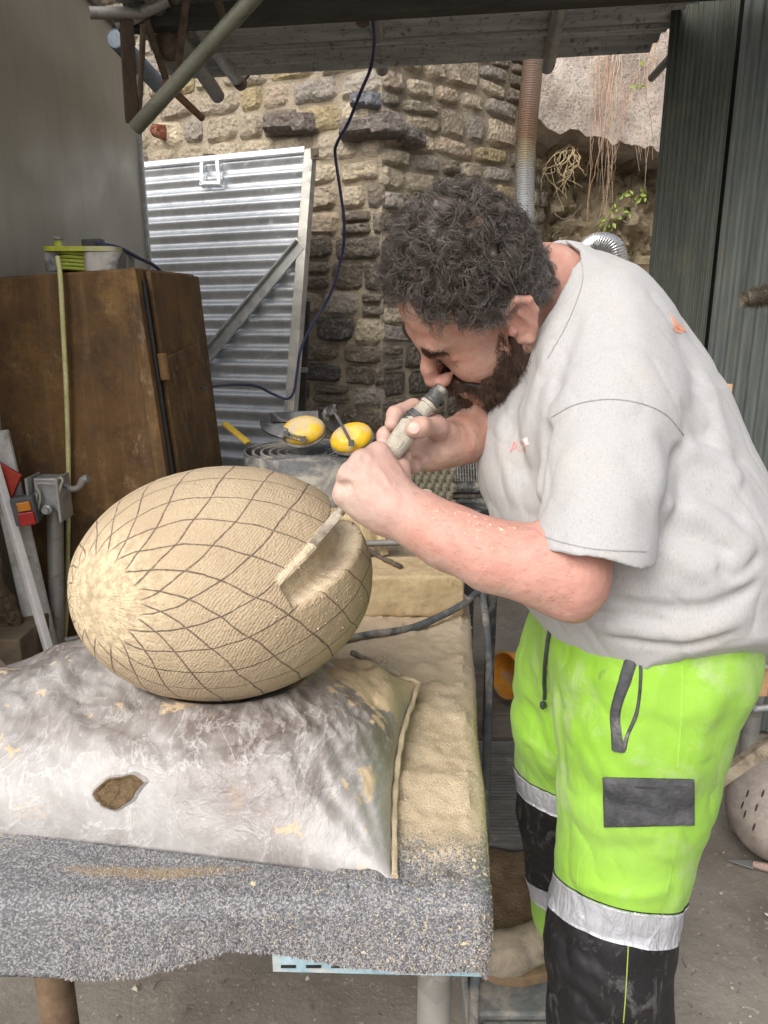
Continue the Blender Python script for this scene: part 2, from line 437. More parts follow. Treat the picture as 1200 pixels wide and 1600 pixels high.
DARK = [(.13, .105, .075), (.16, .13, .095), (.10, .085, .065), (.19, .155, .11), (.085, .08, .075)]  # damp lower stones; the roof's shade is put into these colours too
wall_n = [0]
def wall_face(A, B, z0, z1, parent, seed, hmin=.085, hmax=.155, wmin=.13, wmax=.32, dmax=.026, special=(), skipfn=None, extra=None):
    r = random.Random(seed); A = Vector(A); B = Vector(B); d = (B - A); L = d.length; d.normalize(); nrm = Vector((d.y, -d.x, 0))
    if nrm.y > 0: nrm = -nrm
    z = z0; rows = []
    while z < z1:
        h = r.uniform(hmin, hmax); x = r.uniform(-.05, 0)
        while x < L:
            w_ = r.uniform(wmin, wmax); 
            split = h > .10 and r.random() < .25
            for (zz, hh) in ([(z, h * .52), (z + h * .52, h * .48)] if split else [(z, h)]):
                x0 = max(x, -.012); x1 = min(x + w_, L + .012)
                if x1 - x0 < .04: continue
                cx = (x0 + x1) / 2; cz = zz + hh / 2 + .012 * math.sin(cx * 2.3 + zz * 2)
                c = A + d * cx; 
                if skipfn and skipfn(c, cz): continue
                rows.append((c, cz, x1 - x0, hh, r.random()))
            x += w_
        z += h
    out = []
    for c, cz, w_, hh, q in rows:
        o = bpy.data.objects.new('stone', SM[r.randrange(len(SM))]); 
        sx = r.choice((-1, 1)); gap = r.uniform(-.002, .010)
        dep = r.uniform(.45, 1) * dmax
        low = cz < 1.98 + .16 * math.sin(c.x * 4)  # lower courses mostly take the palette darkened for damp and roof shade
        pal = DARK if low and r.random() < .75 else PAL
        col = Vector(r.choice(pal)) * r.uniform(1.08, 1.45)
        if not low and r.random() < .04: col = Vector((.46, .37, .20))
        R = Matrix((d * ((w_ - gap)), -nrm * dep * 2.0, Vector((0, 0, hh - gap)))).transposed().to_4x4()
        Rz = Matrix.Rotation(r.uniform(-.05, .05), 4, 'Y')
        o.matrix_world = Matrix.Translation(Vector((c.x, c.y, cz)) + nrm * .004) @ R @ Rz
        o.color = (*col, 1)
        out.append((o, nrm, w_ * hh, Vector((c.x, c.y, cz))))
    return out
def proj(p):
    q = np.array(p) - CC; D = q @ FW; return 600 + F * q[0] / D, 800 - F * (q @ UP) / D, D
def put_stones(lst, parent, budget):
    """the stones that show largest become parts, the rest is joined into one stuff part"""
    def vis(e):
        x, y, D = proj(e[3]); 
        if D <= 0 or not (-60 < x < 1260 and 50 < y < 760): return 0
        if x < 215 and y > 0: return .0001 * e[2]
        return e[2] / D ** 2
    lst = sorted(lst, key=lambda e: -vis(e)); keep = [e for e in lst[:budget] if vis(e) > .001]; rest = [e for e in lst if e not in keep] if len(lst) < 3000 else lst[budget:]
    for o, *_ in keep:
        COL.objects.link(o); M_ = o.matrix_world.copy(); o.parent = parent; o.matrix_parent_inverse = Matrix.Translation(-Vector(parent.location)); o.matrix_basis = M_
    if rest:
        v = []; f = []; cols = []
        for o, *_ in rest:
            me = o.data; M_ = o.matrix_world if o.matrix_world != Matrix.Identity(4) else o.matrix_basis; nn_ = len(v)
            v += [M_ @ x.co for x in me.vertices]; f += [tuple(i + nn_ for i in p_.vertices) for p_ in me.polygons]
            bpy.data.objects.remove(o)
        me = pymesh(v, f, 'far_stones'); o = link('far_stones', me, m_stone, parent); me.shade_smooth(); o.color = (.22, .185, .14, 1); tag(o, kind='stuff')
CORN = Vector((-.01, 4.0, 0)); LEFT = Vector((-2.6, 5.36, 0)); RIGHT = Vector((.98, 5.02, 0)); 
wall = empty('stone_wall', CORN, 'old coursed rubble stone wall with a protruding corner behind the shed', 'wall')
ZT = 4.2
mw = MB()
def slab(A, B, th, z0, z1, mb):
    A = Vector(A); B = Vector(B); d = (B - A).normalized(); nrm = Vector((d.y, -d.x, 0)); nrm = nrm if nrm.y < 0 else -nrm
    a = [A, B, B - nrm * th, A - nrm * th]; 
    if (B - A).cross(-nrm).z < 0: a = a[::-1]
    mb.hexa([q + Vector((0, 0, z0)) for q in a] + [q + Vector((0, 0, z1)) for q in a])
# mortar body: one prism
pr = [CORN + Vector((0, .02, 0)), RIGHT + Vector((-.01, .02, 0)), RIGHT + Vector((0, 1.2, 0)), LEFT + Vector((0, 1.2, 0)), LEFT + Vector((0, .02, 0))]
N5 = len(pr)
# finely gridded mortar faces so that they undulate
def mortar_face(A, B, name):
    A = Vector(A); B = Vector(B); n1 = 60; n2 = 60; d = (B - A); nrm = Vector((d.y, -d.x, 0)).normalized(); nrm = nrm if nrm.y < 0 else -nrm; v = []
    for j in range(n2 + 1):
        for i in range(n1 + 1):
            q = A + d * i / n1 + Vector((0, 0, ZT * j / n2)); k = 0 if i in (0, n1) else 1; v.append(q + nrm * (.018 * k * (float(fbm(np.array([[q.x, q.y, q.z]]), 7, 3)[0]) * .6 - .25)))
    v_, f_ = v, [(j * (n1 + 1) + i, j * (n1 + 1) + i + 1, (j + 1) * (n1 + 1) + i + 1, (j + 1) * (n1 + 1) + i) for j in range(n2) for i in range(n1)]
    if ((v_[1] - v_[0]).cross(v_[n1 + 1] - v_[0])).y > 0: f_ = [q[::-1] for q in f_]
    mw.add(v_, f_)
mortar_face(LEFT, CORN, 'l'); mortar_face(CORN, RIGHT, 'r')
back = [RIGHT, RIGHT + Vector((0, 1.2, 0)), LEFT + Vector((0, 1.2, 0)), LEFT]
mw.add([q + Vector((0, 0, z)) for z in (0, ZT) for q in back], [(0, 1, 5, 4), (1, 2, 6, 5), (2, 3, 7, 6)])
mw.add([q + Vector((0, 0, ZT)) for q in [CORN, RIGHT, RIGHT + Vector((0, 1.2, 0)), LEFT + Vector((0, 1.2, 0)), LEFT]], [(0, 1, 2, 3, 4)])
mw.build('mortar', m_mortar, wall, True)
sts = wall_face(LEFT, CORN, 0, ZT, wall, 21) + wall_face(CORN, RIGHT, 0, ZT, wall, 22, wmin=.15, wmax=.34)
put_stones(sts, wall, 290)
# the slate stone at the corner and the brick in the left face
for (px, py, Y, wx, hz, col, ry, nm, yaw) in ((575, 160, 4.03, .17, .085, (.20, .22, .26), .0, 'slate_stone', .48), (255, 207, 4.60, .045, .09, (.42, .12, .06), 0, 'red_brick', .48), (455, 195, 4.22, .36, .12, (.17, .14, .125), .05, 'projecting_stone', .48), (575, 200, 4.0, .36, .12, (.19, .16, .145), -.03, 'projecting_stone', .48), (635, 215, 4.11, .22, .11, (.24, .20, .19), .1, 'projecting_stone', -.8)):
    o = bpy.data.objects.new(nm, SM[3]); COL.objects.link(o); o.color = (*col, 1); o.parent = wall; o.matrix_parent_inverse = Matrix.Translation(-CORN)
    P_ = Wy(px, py, Y); o.matrix_basis = Matrix.Translation(Vector(P_)) @ Matrix.Rotation(-yaw, 4, 'Z') @ Matrix.Rotation(ry, 4, 'Y') @ Matrix.Diagonal((wx, .14, hz, 1))

# ------------------------------------------------------------------ rock face and concrete slab at the right
def M_rock():
    t = NT('rock_face'); p = t.n('NewGeometry').outputs['Position']
    c = t.mix(t.mr(t.noise(p, 6, 7, .65, .5), .3, .7), (.32, .25, .155), (.62, .51, .34)); c = t.mix(t.m('MULTIPLY', t.mr(t.noise(p, 20, 6, .7), .55, .66), .8), c, (.06, .05, .035))
    c = t.mix(t.m('MULTIPLY', t.mr(t.noise(t.map(p, loc=(4, 4, 4)), 9, 5), .55, .7), .4), c, (.12, .14, .05))
    return t.fin(c, .93, 0, t.bump(t.noise(p, 22, 8, .75), 1, .03))
rock = MB(); n1, n2 = 150, 170; v = []
for j in range(n2 + 1):
    for i in range(n1 + 1):
        x = .8 + i / n1 * 2.0; z = j / n2 * 4.6; pp = np.array([[x, 0, z]]); y = 5.12 - .20 * fb(x, 0, z, 2.2, 4) - .17 * abs(fb(x, 0, z, 5.5, 3, 3.0)) - .05 * abs(fb(x, 0, z, 15, 2, 8.0)) + (.35 if z > 2.1 else 0) * 0; v.append((x, y, z))
rock.add(v, [(j * (n1 + 1) + i, j * (n1 + 1) + i + 1, (j + 1) * (n1 + 1) + i + 1, (j + 1) * (n1 + 1) + i) for j in range(n2) for i in range(n1)])
tag(rock.build('rock_face', M_rock(), smooth=True), kind='structure')
def M_slab():
    t = NT('weathered_concrete'); p = t.n('NewGeometry').outputs['Position']
    c = t.mix(t.mr(t.noise(p, 5, 8, .7), .35, .65), (.38, .315, .265), (.66, .585, .51)); c = t.mix(t.m('MULTIPLY', t.mr(t.noise(p, 60, 5, .7), .52, .6), .5), c, (.10, .085, .075))
    c = t.mix(t.m('MULTIPLY', t.mr(t.noise(t.map(p, scale=(1, 1, .3)), 8, 4), .5, .7), .5), c, (.36, .22, .16))
    return t.fin(c, .95, 0, t.bump(t.m('ADD', t.noise(p, 25, 8, .7), t.m('MULTIPLY', t.noise(p, 110, 3), .4)), .9, .02))
sb = MB(); n1, n2 = 60, 50; v = []
A0 = Vector(Wy(838, 190, 4.55)); B0 = Vector(Wy(1080, 250, 4.75))
for j in range(n2 + 1):
    for i in range(n1 + 1):
        a = i / n1; b_ = j / n2; q = A0.lerp(B0, a) + Vector((0, 0, 2.2 * b_)); q += Vector((0, -.03, 0)) * float(fbm(np.array([[q.x, q.z, 0]]), 4, 4)[0]); q.z += (.035 * fb(q.x, 0, 1, 9, 4)) * (1 - b_) ** 3
        v.append(q)
f_ = [(j * (n1 + 1) + i, j * (n1 + 1) + i + 1, (j + 1) * (n1 + 1) + i + 1, (j + 1) * (n1 + 1) + i) for j in range(n2) for i in range(n1)]
base = len(v)
for i in range(n1 + 1): q = v[i] + Vector((0, .75, -.02)); v.append(q)
f_ += [(i, base + i, base + i + 1, i + 1) for i in range(n1)]
# left side face closes the slab
base2 = len(v)
for j in range(n2 + 1): v.append(v[j * (n1 + 1)] + Vector((0, .75, 0)))
f_ += [(j * (n1 + 1), (j + 1) * (n1 + 1), base2 + j + 1, base2 + j) for j in range(n2)]
sb.add(v, f_)
slab_o = sb.build('concrete_slab', M_slab(), smooth=True); tag(slab_o, 'overhanging weathered concrete slab above the rock face', 'slab')
# vines hanging over the slab
m_vine = simple('dry_vine', (.36, .20, .12), (.50, .34, .22), 60, .8); m_leaf = simple('young_leaf', (.20, .30, .05), (.30, .38, .07), 40, .6)
def vine(name, strands_, label, m_, leaves=(), r0=.0035):
    mb = MB(); 
    for s_ in strands_:
        P_ = spline([Wy(x, y, Y) for x, y, Y in s_], 6); P_ = [p_ + np.array([rs.uniform(-1, 1), rs.uniform(-1, 1), 0]) * .006 for p_ in P_]; mb.tube(P_, list(np.linspace(r0, r0 * .5, len(P_))), 5)
    o = mb.build(name, m_, smooth=True); tag(o, label, 'vine')
    for x, y, Y in leaves:
        c = Vector(Wy(x, y, Y)); a = rs.uniform(0, 6.28); u = Vector((math.cos(a), -.4, math.sin(a))).normalized(); w_ = u.cross(Vector((rs.uniform(-.5, .5), 1, rs.uniform(-.5, .5)))).normalized(); ln = rs.uniform(.022, .04); nn_ = u.cross(w_)
        lm = MB(); lm.add([c, c + u * ln * .4 + w_ * ln * .28 + nn_ * .004, c + u * ln, c + u * ln * .4 - w_ * ln * .28 + nn_ * .004, c + u * ln * .45 - nn_ * .003], [(0, 1, 4), (1, 2, 4), (2, 3, 4), (3, 0, 4)]); lm.build('leaf', m_leaf, o)
    return o
vine('hanging_vine', [[(936, 85, 4.45), (932, 140, 4.45), (928, 200, 4.45), (925, 240, 4.5), (922, 300, 4.6)], [(948, 90, 4.45), (944, 150, 4.45), (938, 230, 4.5), (920, 310, 4.6), (918, 345, 4.6)], [(955, 95, 4.45), (952, 160, 4.45), (950, 240, 4.5), (948, 300, 4.6)], [(946, 215, 4.45), (950, 240, 4.5), (952, 270, 4.55), (946, 300, 4.6), (936, 340, 4.65)]],
     'pale orange vine stems hanging straight over the concrete slab', m_vine)
vine('climbing_vine', [[(1035, 15, 4.5), (1020, 70, 4.5), (1000, 110, 4.5), (985, 140, 4.5), (970, 170, 4.5), (955, 190, 4.5)], [(1030, 60, 4.5), (1015, 100, 4.5), (1010, 140, 4.5), (1018, 200, 4.55), (1020, 250, 4.6)], [(985, 140, 4.5), (975, 180, 4.5), (968, 215, 4.5), (960, 250, 4.55), (945, 300, 4.6)], [(1000, 110, 4.5), (1020, 95, 4.5), (1035, 88, 4.5)], [(955, 190, 4.5), (945, 205, 4.5), (940, 235, 4.5)]],
     'thin branching vine climbing the concrete slab beside the dark boards', m_vine, [(985, 133, 4.48), (992, 135, 4.48), (998, 133, 4.48), (1002, 135, 4.48), (1005, 14, 4.5), (1043, 14, 4.5), (1048, 20, 4.5), (1000, 96, 4.48), (1016, 218, 4.5)], .003)
dr = []
for k in range(16):
    x0 = rs.uniform(868, 905); dr.append([(897 + rs.uniform(-14, 12), 228 + rs.uniform(-4, 8), 4.75), (x0 + 5 + rs.uniform(-16, 10), 246 + rs.uniform(-8, 12), 4.62), (x0 - 6 + rs.uniform(-18, 16), 270 + rs.uniform(-8, 8), 4.6), (x0 - 8 + rs.uniform(-22, 24), 292 + rs.uniform(-22, 40), 4.62)])
fine_ = []
for k in range(13):
    x0 = rs.uniform(920, 965); fine_.append([(x0 + rs.uniform(0, 12), 60, 4.47), (x0 + rs.uniform(-4, 6), 150, 4.45), (x0 + rs.uniform(-8, 4), 235, 4.5), (x0 + rs.uniform(-14, 4), rs.uniform(270, 390), 4.6)])
for k in range(9):
    x0 = rs.uniform(985, 1042); fine_.append([(x0 + 8, 10, 4.5), (x0 + rs.uniform(-10, 10), 90, 4.5), (x0 + rs.uniform(-16, 8), 170, 4.5), (x0 + rs.uniform(-20, 4), rs.uniform(200, 300), 4.55)])
vine('fine_vines', fine_, 'mass of hair thin pale vine threads over the concrete slab', simple('pale_vine', (.48, .36, .26), (.62, .48, .36), 60, .85), (), .0017)['kind'] = 'stuff'
vine('dry_root_tuft', dr, 'tangled tuft of dry straw coloured roots under the concrete slab', simple('dry_root', (.42, .33, .18), (.52, .42, .26), 50, .9), (), .0028)
vine('leafy_shoot', [[(935, 362, 4.5), (950, 340, 4.45), (968, 325, 4.42), (985, 313, 4.4), (1003, 302, 4.4)], [(930, 372, 4.5), (948, 356, 4.45), (955, 330, 4.4), (965, 312, 4.4), (984, 297, 4.4)], [(968, 325, 4.42), (975, 332, 4.4)]],
     'bright yellow green leafy shoot growing above the silver duct elbow', simple('green_stem', (.16, .16, .05), (.24, .22, .08), 50, .8),
     [(x, y, 4.38) for x, y in ((940, 345), (946, 342), (951, 356), (958, 348), (965, 342), (971, 340), (974, 330), (965, 326), (960, 318), (968, 312), (975, 305), (984, 298), (990, 312), (994, 318), (1000, 304), (1004, 300), (984, 334), (952, 362), (944, 362), (935, 354), (1008, 308), (956, 335))], .0035)
m_branch = simple('dead_branch', (.10, .075, .05), (.2, .16, .11), 40, .9)
vine('dead_branch', [[(862, 372, 4.7), (880, 355, 4.65), (898, 335, 4.62), (910, 318, 4.62)], [(870, 376, 4.7), (880, 355, 4.65), (905, 342, 4.6), (915, 330, 4.6)], [(862, 330, 4.7), (880, 342, 4.66), (898, 335, 4.62)]],
     'dark dead branch forked against the rock face beside the flue', m_branch, (), .005)
vine('dead_twig', [[(975, 345, 4.7), (988, 352, 4.65), (1002, 345, 4.65)]], 'short dark dead twig right of the leafy shoot', m_branch, (), .005)

# ------------------------------------------------------------------ corrugated roof sheet, seen from below
def M_galv(name, c1, c2, rough=.38, metal=.85, grime=.4, gc=(.10, .08, .06)):
    t = NT(name); co = t.co(); a = t.noise(co, 5, 6, .6); c = t.mix(t.mr(a, .3, .7), c1, c2)
    sp_ = t.sep(t.vor(co, 28, 'F1', 1))[0]; c = t.mix(.14, c, t.comb(sp_, sp_, sp_), 'OVERLAY')
    d = t.mr(t.noise(t.map(co, scale=(1, 1, 1)), 26, 8, .75, .6), .60 - .12 * grime, .72); c = t.mix(t.m('MULTIPLY', d, grime * 1.4), c, gc)
    return t.fin(c, t.mix(d, (rough,) * 3, (.85,) * 3), t.m('MULTIPLY', t.m('SUBTRACT', 1.0, d), metal), t.bump(t.noise(co, 60, 4), .12, .002))
m_galv = M_galv('galvanised_sheet', (.56, .585, .61), (.72, .74, .76), .36, .8, .32, (.16, .12, .08))
m_galvd = M_galv('dull_galvanised', (.30, .31, .31), (.44, .45, .44), .55, .6, .45)
m_tube = M_galv('scaffold_tube', (.22, .22, .205), (.33, .32, .30), .5, .5, .5, (.13, .09, .06))
def corr(P00, P10, P01, P11, waves, amp, nrm, mb, sub_=10, along=2, trap=False, th=.0012, nz=None):
    """corrugated sheet; waves run from edge 0 to edge 1 (v), ridges run along u"""
    P00, P10, P01, P11, nrm = map(Vector, (P00, P10, P01, P11, nrm)); nrm.normalize(); n = int(waves * sub_); v = []
    for s_ in (1, -1):
        for j in range(n + 1):
            ph = j / sub_ % 1; a = j / n
            if trap: k = min(max(abs(ph - .5) * 6 - 1.0, 0), 1); hgt = (k - .5) * 2 * amp
            else: hgt = math.sin(ph * 2 * math.pi) * amp
            for i in range(along + 1):
                b_ = i / along; q = P00.lerp(P10, b_).lerp(P01.lerp(P11, b_), a); v.append(q + nrm * (hgt + s_ * th / 2))
    W2 = along + 1; M2 = (n + 1) * W2; f = []
    for j in range(n):
        for i in range(along): a = j * W2 + i; f.append((a, a + 1, a + W2 + 1, a + W2)); f.append((a + M2, a + M2 + W2, a + M2 + W2 + 1, a + M2 + 1))
    for j in range(n): a = j * W2; f.append((a, a + W2, a + W2 + M2, a + M2)); a = j * W2 + along; f.append((a, a + M2, a + M2 + W2, a + W2))
    for i in range(along): f.append((i, i + M2, i + 1 + M2, i + 1)); a = n * W2 + i; f.append((a, a + 1, a + 1 + M2, a + M2))
    return mb.add(v, f)
def M_roofu():
    t = NT('roof_sheet'); co = t.co(); st = t.noise(t.map(co, scale=(.25, 2.5, 2.5)), 12, 7, .7)
    c = t.mix(t.mr(st, .3, .7), (.24, .25, .25), (.55, .56, .55)); c = t.mix(t.m('MULTIPLY', t.mr(t.noise(co, 40, 6, .75), .55, .62), .6), c, (.03, .03, .028))
    return t.fin(c, .7, .25, t.bump(t.noise(co, 50, 5), .4, .003))
m_roof = M_roofu()
roof = empty('corrugated_roof', (0, 2.6, 2.4), 'dark corrugated metal shed roof seen from underneath', 'roof')
zA, zB = Wy(380, 116, 2.9)[2], Wy(1010, 80, 2.9)[2]
XL, XR = Wy(225, 118, 2.9)[0] * .88, Wy(1012, 82, 2.9)[0]
def rz(x): return zA + (zB - zA) * (x - Wy(380, 116, 2.9)[0]) / (XR - Wy(380, 116, 2.9)[0])
y0_, y1_ = 1.75, 2.9; rise = .10
mb = MB(); corr((XL, y0_, rz(XL) + rise), (XR, y0_, rz(XR) + rise), (XL, y1_, rz(XL)), (XR, y1_, rz(XR)), 15, .010, (0, 0, 1), mb, 10, 3); mb.build('roof_sheet', m_roof, roof, True)
# sheet lap ridges
for yy in (2.52, 2.68):
    mb = MB(); mb.beam((XL, yy, rz(XL) - .012 + (y1_ - yy) * .09), (XR + .02, yy, rz(XR) - .012 + (y1_ - yy) * .09), .012, .012); mb.build('lap_edge', m_roof, roof)
mb = MB(); mb.beam((XL + .02, 2.36, rz(XL) + .0), (1.35, 2.36, rz(1.35) + .0), .05, .05); mb.build('purlin', simple('dark_timber', (.035, .035, .03), (.07, .068, .055), 20, .9, stretch=(.2, 1, 1)), roof)
# upper second sheet reaching further right, the notch shows the slab behind
mb = MB(); corr((XR - .25, 1.75, rz(XR) + .20), (XR + .75, 1.75, rz(XR) + .24), (XR - .25, 2.42, rz(XR) + .12), (XR + .75, 2.42, rz(XR) + .15), 9, .010, (0, 0, 1), mb, 10, 2); mb.build('roof_sheet', m_roof, roof, True)
def scaff(pts, r, name, label, cat='scaffold tube', m_=None, grp='scaffold tubes under the roof', end=None):
    mb = MB(); P_ = [Vector(q) for q in pts]; 
    d = (P_[1] - P_[0]).normalized(); mb.tube(P_, r, 16, cap=False)
    # open tube end with an inner wall
    for e, s_ in ((P_[-1], 1), (P_[0], -1)):
        mb.lathe(e + d * s_ * .0003, d * s_, [(-.03, r * .86), (0, r * .86), (0, r)], 16)
    o = mb.build(name, m_ or m_tube, smooth=True); tag(o, label, cat, grp); return o
m_rust = simple('rusty_tube', (.075, .055, .038), (.15, .11, .08), 30, .85); 
def coupler(o, c, ax, r=.032):
    mb = MB(); ax = Vector(ax).normalized(); c = Vector(c); mb.lathe(c - ax * .025, ax, [(0, r * .9), (.004, r), (.046, r), (.05, r * .9)], 16); q = ax.orthogonal().normalized(); mb.beam(c + q * r * .8, c + q * (r + .035), .03, .02); mb.lathe(c + q * (r + .03) , q.cross(ax), [(-.02, .007), (.02, .007)], 8); mb.lathe(c + q * (r + .03), q.cross(ax), [(.02, .012), (.032, .012)], 6); mb.build('coupler', m_rust, o, True)
t1 = scaff([Wy(578, -40, 2.25), Wy(597, 108, 3.0)], .0235, 'scaffold_tube', 'pale scaffold tube passing behind the blue cable near the roof middle')
coupler(t1, Wy(566, 25, 2.52), Wy(597, 108, 3.0) - Wy(578, -40, 2.25), .024)
t2 = scaff([Wy(885, -40, 2.3), Wy(855, 105, 3.0)], .0235, 'scaffold_tube', 'scaffold tube ending beside the top of the copper flue'); coupler(t2, Wy(857, 97, 2.96), Wy(855, 105, 3.0) - Wy(885, -40, 2.3), .025)
t3 = scaff([Wy(200, -60, 2.15), Wy(340, 150, 2.85)], .0235, 'scaffold_tube', 'grey scaffold tube crossing behind the big diagonal brace'); coupler(t3, Wy(262, 72, 2.4), Wy(340, 150, 2.85) - Wy(200, -60, 2.15))
t4 = scaff([Wy(255, -30, 2.25), Wy(375, 130, 3.0)], .0215, 'scaffold_tube', 'grey scaffold tube with end clip above the gate')
coupler(t4, Wy(374, 128, 2.98), Wy(375, 130, 3.0) - Wy(255, -30, 2.25), .023)
scaff([Wy(405, -14, 2.0), Wy(212, 200, 2.15)], .0185, 'diagonal_brace', 'thick greenish diagonal tube brace running down to the van corner', 'brace', M_galv('greenish_tube', (.13, .135, .10), (.21, .215, .165), .55, .4, .5), None)
scaff([Wy(228, 30, 2.3), Wy(268, 150, 2.45), ], .010, 'rusty_rod', 'short thin rusty rod hanging between the scaffold tubes', 'rod', m_rust, 'rusty rods under the roof')
scaff([Wy(258, 130, 2.4), Wy(315, 184, 2.7)], .011, 'rusty_rod', 'orange rusty rod end poking out below the diagonal brace', 'rod', simple('orange_rust', (.16, .08, .04), (.28, .16, .09), 30, .85), 'rusty rods under the roof')
scaff([Wy(293, -20, 2.2), Wy(277, 115, 2.35)], .010, 'rusty_rod', 'upright brown rod left of the diagonal brace top', 'rod', m_rust, 'rusty rods under the roof')
scaff([Wy(224, 40, 2.25), Wy(217, 180, 2.4)], .008, 'rusty_rod', 'thin upright rod beside the brown timber post', 'rod', m_rust, 'rusty rods under the roof')
scaff([Wy(335, -20, 2.1), Wy(352, 40, 2.2)], .010, 'rusty_rod', 'brown rod above the tube with the end clip', 'rod', m_rust, 'rusty rods under the roof')
scaff([Wy(140, 20, 2.25), Wy(224, 22, 2.3)], .015, 'scaffold_tube', 'horizontal scaffold tube close under the roof at top left', 'scaffold tube')
scaff([Wy(182, 40, 2.3), Wy(262, 0, 2.3)], .016, 'roof_strut', 'bent grey strut fixed at the top of the van corner', 'strut', m_galvd, None)
scaff([Wy(180, 60, 2.6), Wy(250, 135, 2.95)], .028, 'gutter_pipe', 'blue grey pipe showing between van corner and roof edge', 'pipe', simple('blue_grey_pipe', (.13, .16, .20), (.2, .24, .28), 20, .6), None)
mb = MB(); mb.beam(Wy(197, 28, 2.3), Wy(206, 190, 2.4), .035, .05); tag(mb.build('timber_post', simple('brown_timber', (.04, .027, .018), (.08, .055, .036), 20, .85, stretch=(1, 1, .2)), bevel=.002), 'short dark brown timber hanging at the van corner', 'timber')
mb = MB(); mb.tube([Wy(1058, 78, 2.76), Wy(1018, 122, 2.95)], .013, 14); tag(mb.build('pipe_stub', m_tube, smooth=True), 'grey pipe stub poking out beside the dark boards', 'pipe')

# ------------------------------------------------------------------ pale box van side at the left
def M_van():
    t = NT('van_panel'); co = t.co(); c = t.mix(t.mr(t.noise(co, 2.5, 5), .35, .65), (.28, .255, .20), (.34, .315, .25))
    c = t.mix(t.m('MULTIPLY', t.mr(t.noise(t.map(co, scale=(1, 1, .15)), 14, 6, .7), .5, .75), .3), c, (.18, .165, .135))
    return t.fin(c, t.mr(t.noise(co, 4, 4), .3, .7, .38, .55), 0, t.bump(t.noise(co, 3.5, 2), .08, .02))
m_van = M_van(); YV = 3.35
van = empty('box_van', (-.9, 1.8, 0), 'plain grey side panel of a box van along the left edge', 'van')
XV = Wy(213, 190, YV)[0]; ztop = Wy(190, 64, YV)[2]
mb = MB(); mb.hexa([(XV - 1.6, 1.2, .45), (XV, 1.2, .45), (XV, YV, .45), (XV - 1.6, YV, .45), (XV - 1.6, 1.2, ztop), (XV, 1.2, ztop), (XV, YV, ztop), (XV - 1.6, YV, ztop)]); mb.build('side_panel', m_van, van, bevel=.004)
mb = MB(); mb.box((XV + .004, (YV + 1.2) / 2, ztop), (.03, YV - 1.18, .03)); mb.build('top_rail', simple('brown_rail', (.10, .08, .06), (.17, .14, .11), 30, .7), van, bevel=.003)
mb = MB(); mb.box((XV + .002, YV + .012, ztop / 2 + .2), (.022, .024, ztop - .5)); mb.build('corner_trim', m_galvd, van, bevel=.003)

# ------------------------------------------------------------------ corrugated gate leaning on the wall
TR = Vector(Wy(487, 238, 3.75)); BRm = Vector(Wy(453, 690, 3.25)); dn = (BRm - TR); BR = TR + dn * ((TR.z - .03) / (TR.z - BRm.z)); TL = Vector(Wy(200, 265, 4.12)); BL = TL + (BR - TR); BL.z = .03
gate = empty('metal_gate', (TR + TL) / 2 * 1.0, 'galvanised corrugated gate with diagonal brace leaning on the stone wall', 'gate')
gn = (TR - TL).cross(BL - TL).normalized(); gn = gn if gn.y < 0 else -gn
mb = MB(); corr(TL, TR, BL, BR, 33, .010, gn, mb, 10, 2); 
mb.build('corrugated_sheet', m_galv, gate, True)
dnn = (BR - TR).normalized(); hx = (TR - TL).normalized()
mb = MB(); mb.beam(TR + gn * .010, BR + gn * .010, .045, .045, up=hx); mb.build('frame_upright', M_galv('worn_galvanised', (.36, .35, .31), (.52, .50, .45), .5, .5, .35), gate, bevel=.003)
mb = MB(); mb.beam(TL + gn * .012, TR + gn * .012 - hx * .024, .03, .035, up=gn); mb.build('frame_top_rail', m_galv, gate, bevel=.003)
mb = MB(); mb.beam(BL + gn * .012, BR + gn * .012 - hx * .024, .035, .035, up=gn); mb.build('frame_bottom_rail', m_galv, gate, bevel=.003)
def on_plane(px, py, p0, nrm):
    r = Vector(ray(px, py)); o = Vector(CC); return o + r * ((Vector(p0) - o).dot(nrm) / r.dot(nrm))
gp = TR + gn * .028
mb = MB(); mb.beam(on_plane(470, 384, gp, gn), on_plane(240, 660, gp, gn), .055, .012, up=gn)
mb.beam(on_plane(466, 378, gp, gn) + gn * .012, on_plane(236, 654, gp, gn) + gn * .012, .008, .03, up=gn); mb.build('diagonal_brace', M_galv('brace_metal', (.30, .30, .29), (.42, .42, .40), .55, .5, .35), gate, bevel=.002)
mb = MB(); 
for a_, b_ in (((317, 256), (317, 292)), ((341, 253), (344, 288)), ((314, 288), (346, 288))): mb.beam(on_plane(*a_, gp, gn), on_plane(*b_, gp, gn), .018, .03, up=gn)
mb.build('latch_bracket', m_galv, gate, bevel=.002)
mb = MB(); q = on_plane(492, 241, gp, gn); mb.box(q, (.035, .02, .045)); mb.lathe(q - Vector((0, .011, 0)), (0, -1, 0), [(0, .010), (.006, .010), (.006, .005)], 12); mb.build('hinge_plate', m_rust, gate)
mb = MB(); q = on_plane(325, 250, gp, gn) + Vector((0, .03, .012)); mb.box(q, (.05, .01, .04)); mb.build('hinge_plate', m_rust, gate)
# dark upright and clamp in the gap behind the gate
mb = MB(); mb.beam(Wy(478, 470, 3.66), Wy(468, 700, 3.66), .05, .04); o = mb.build('steel_post', simple('dark_steel', (.03, .03, .028), (.06, .058, .05), 20, .7), bevel=.002); tag(o, 'dark steel post standing in the gap beside the gate', 'post')
mb = MB(); mb.box(Wy(470, 578, 3.6), (.06, .03, .022)); mb.build('clamp', m_galvd, o, bevel=.002)

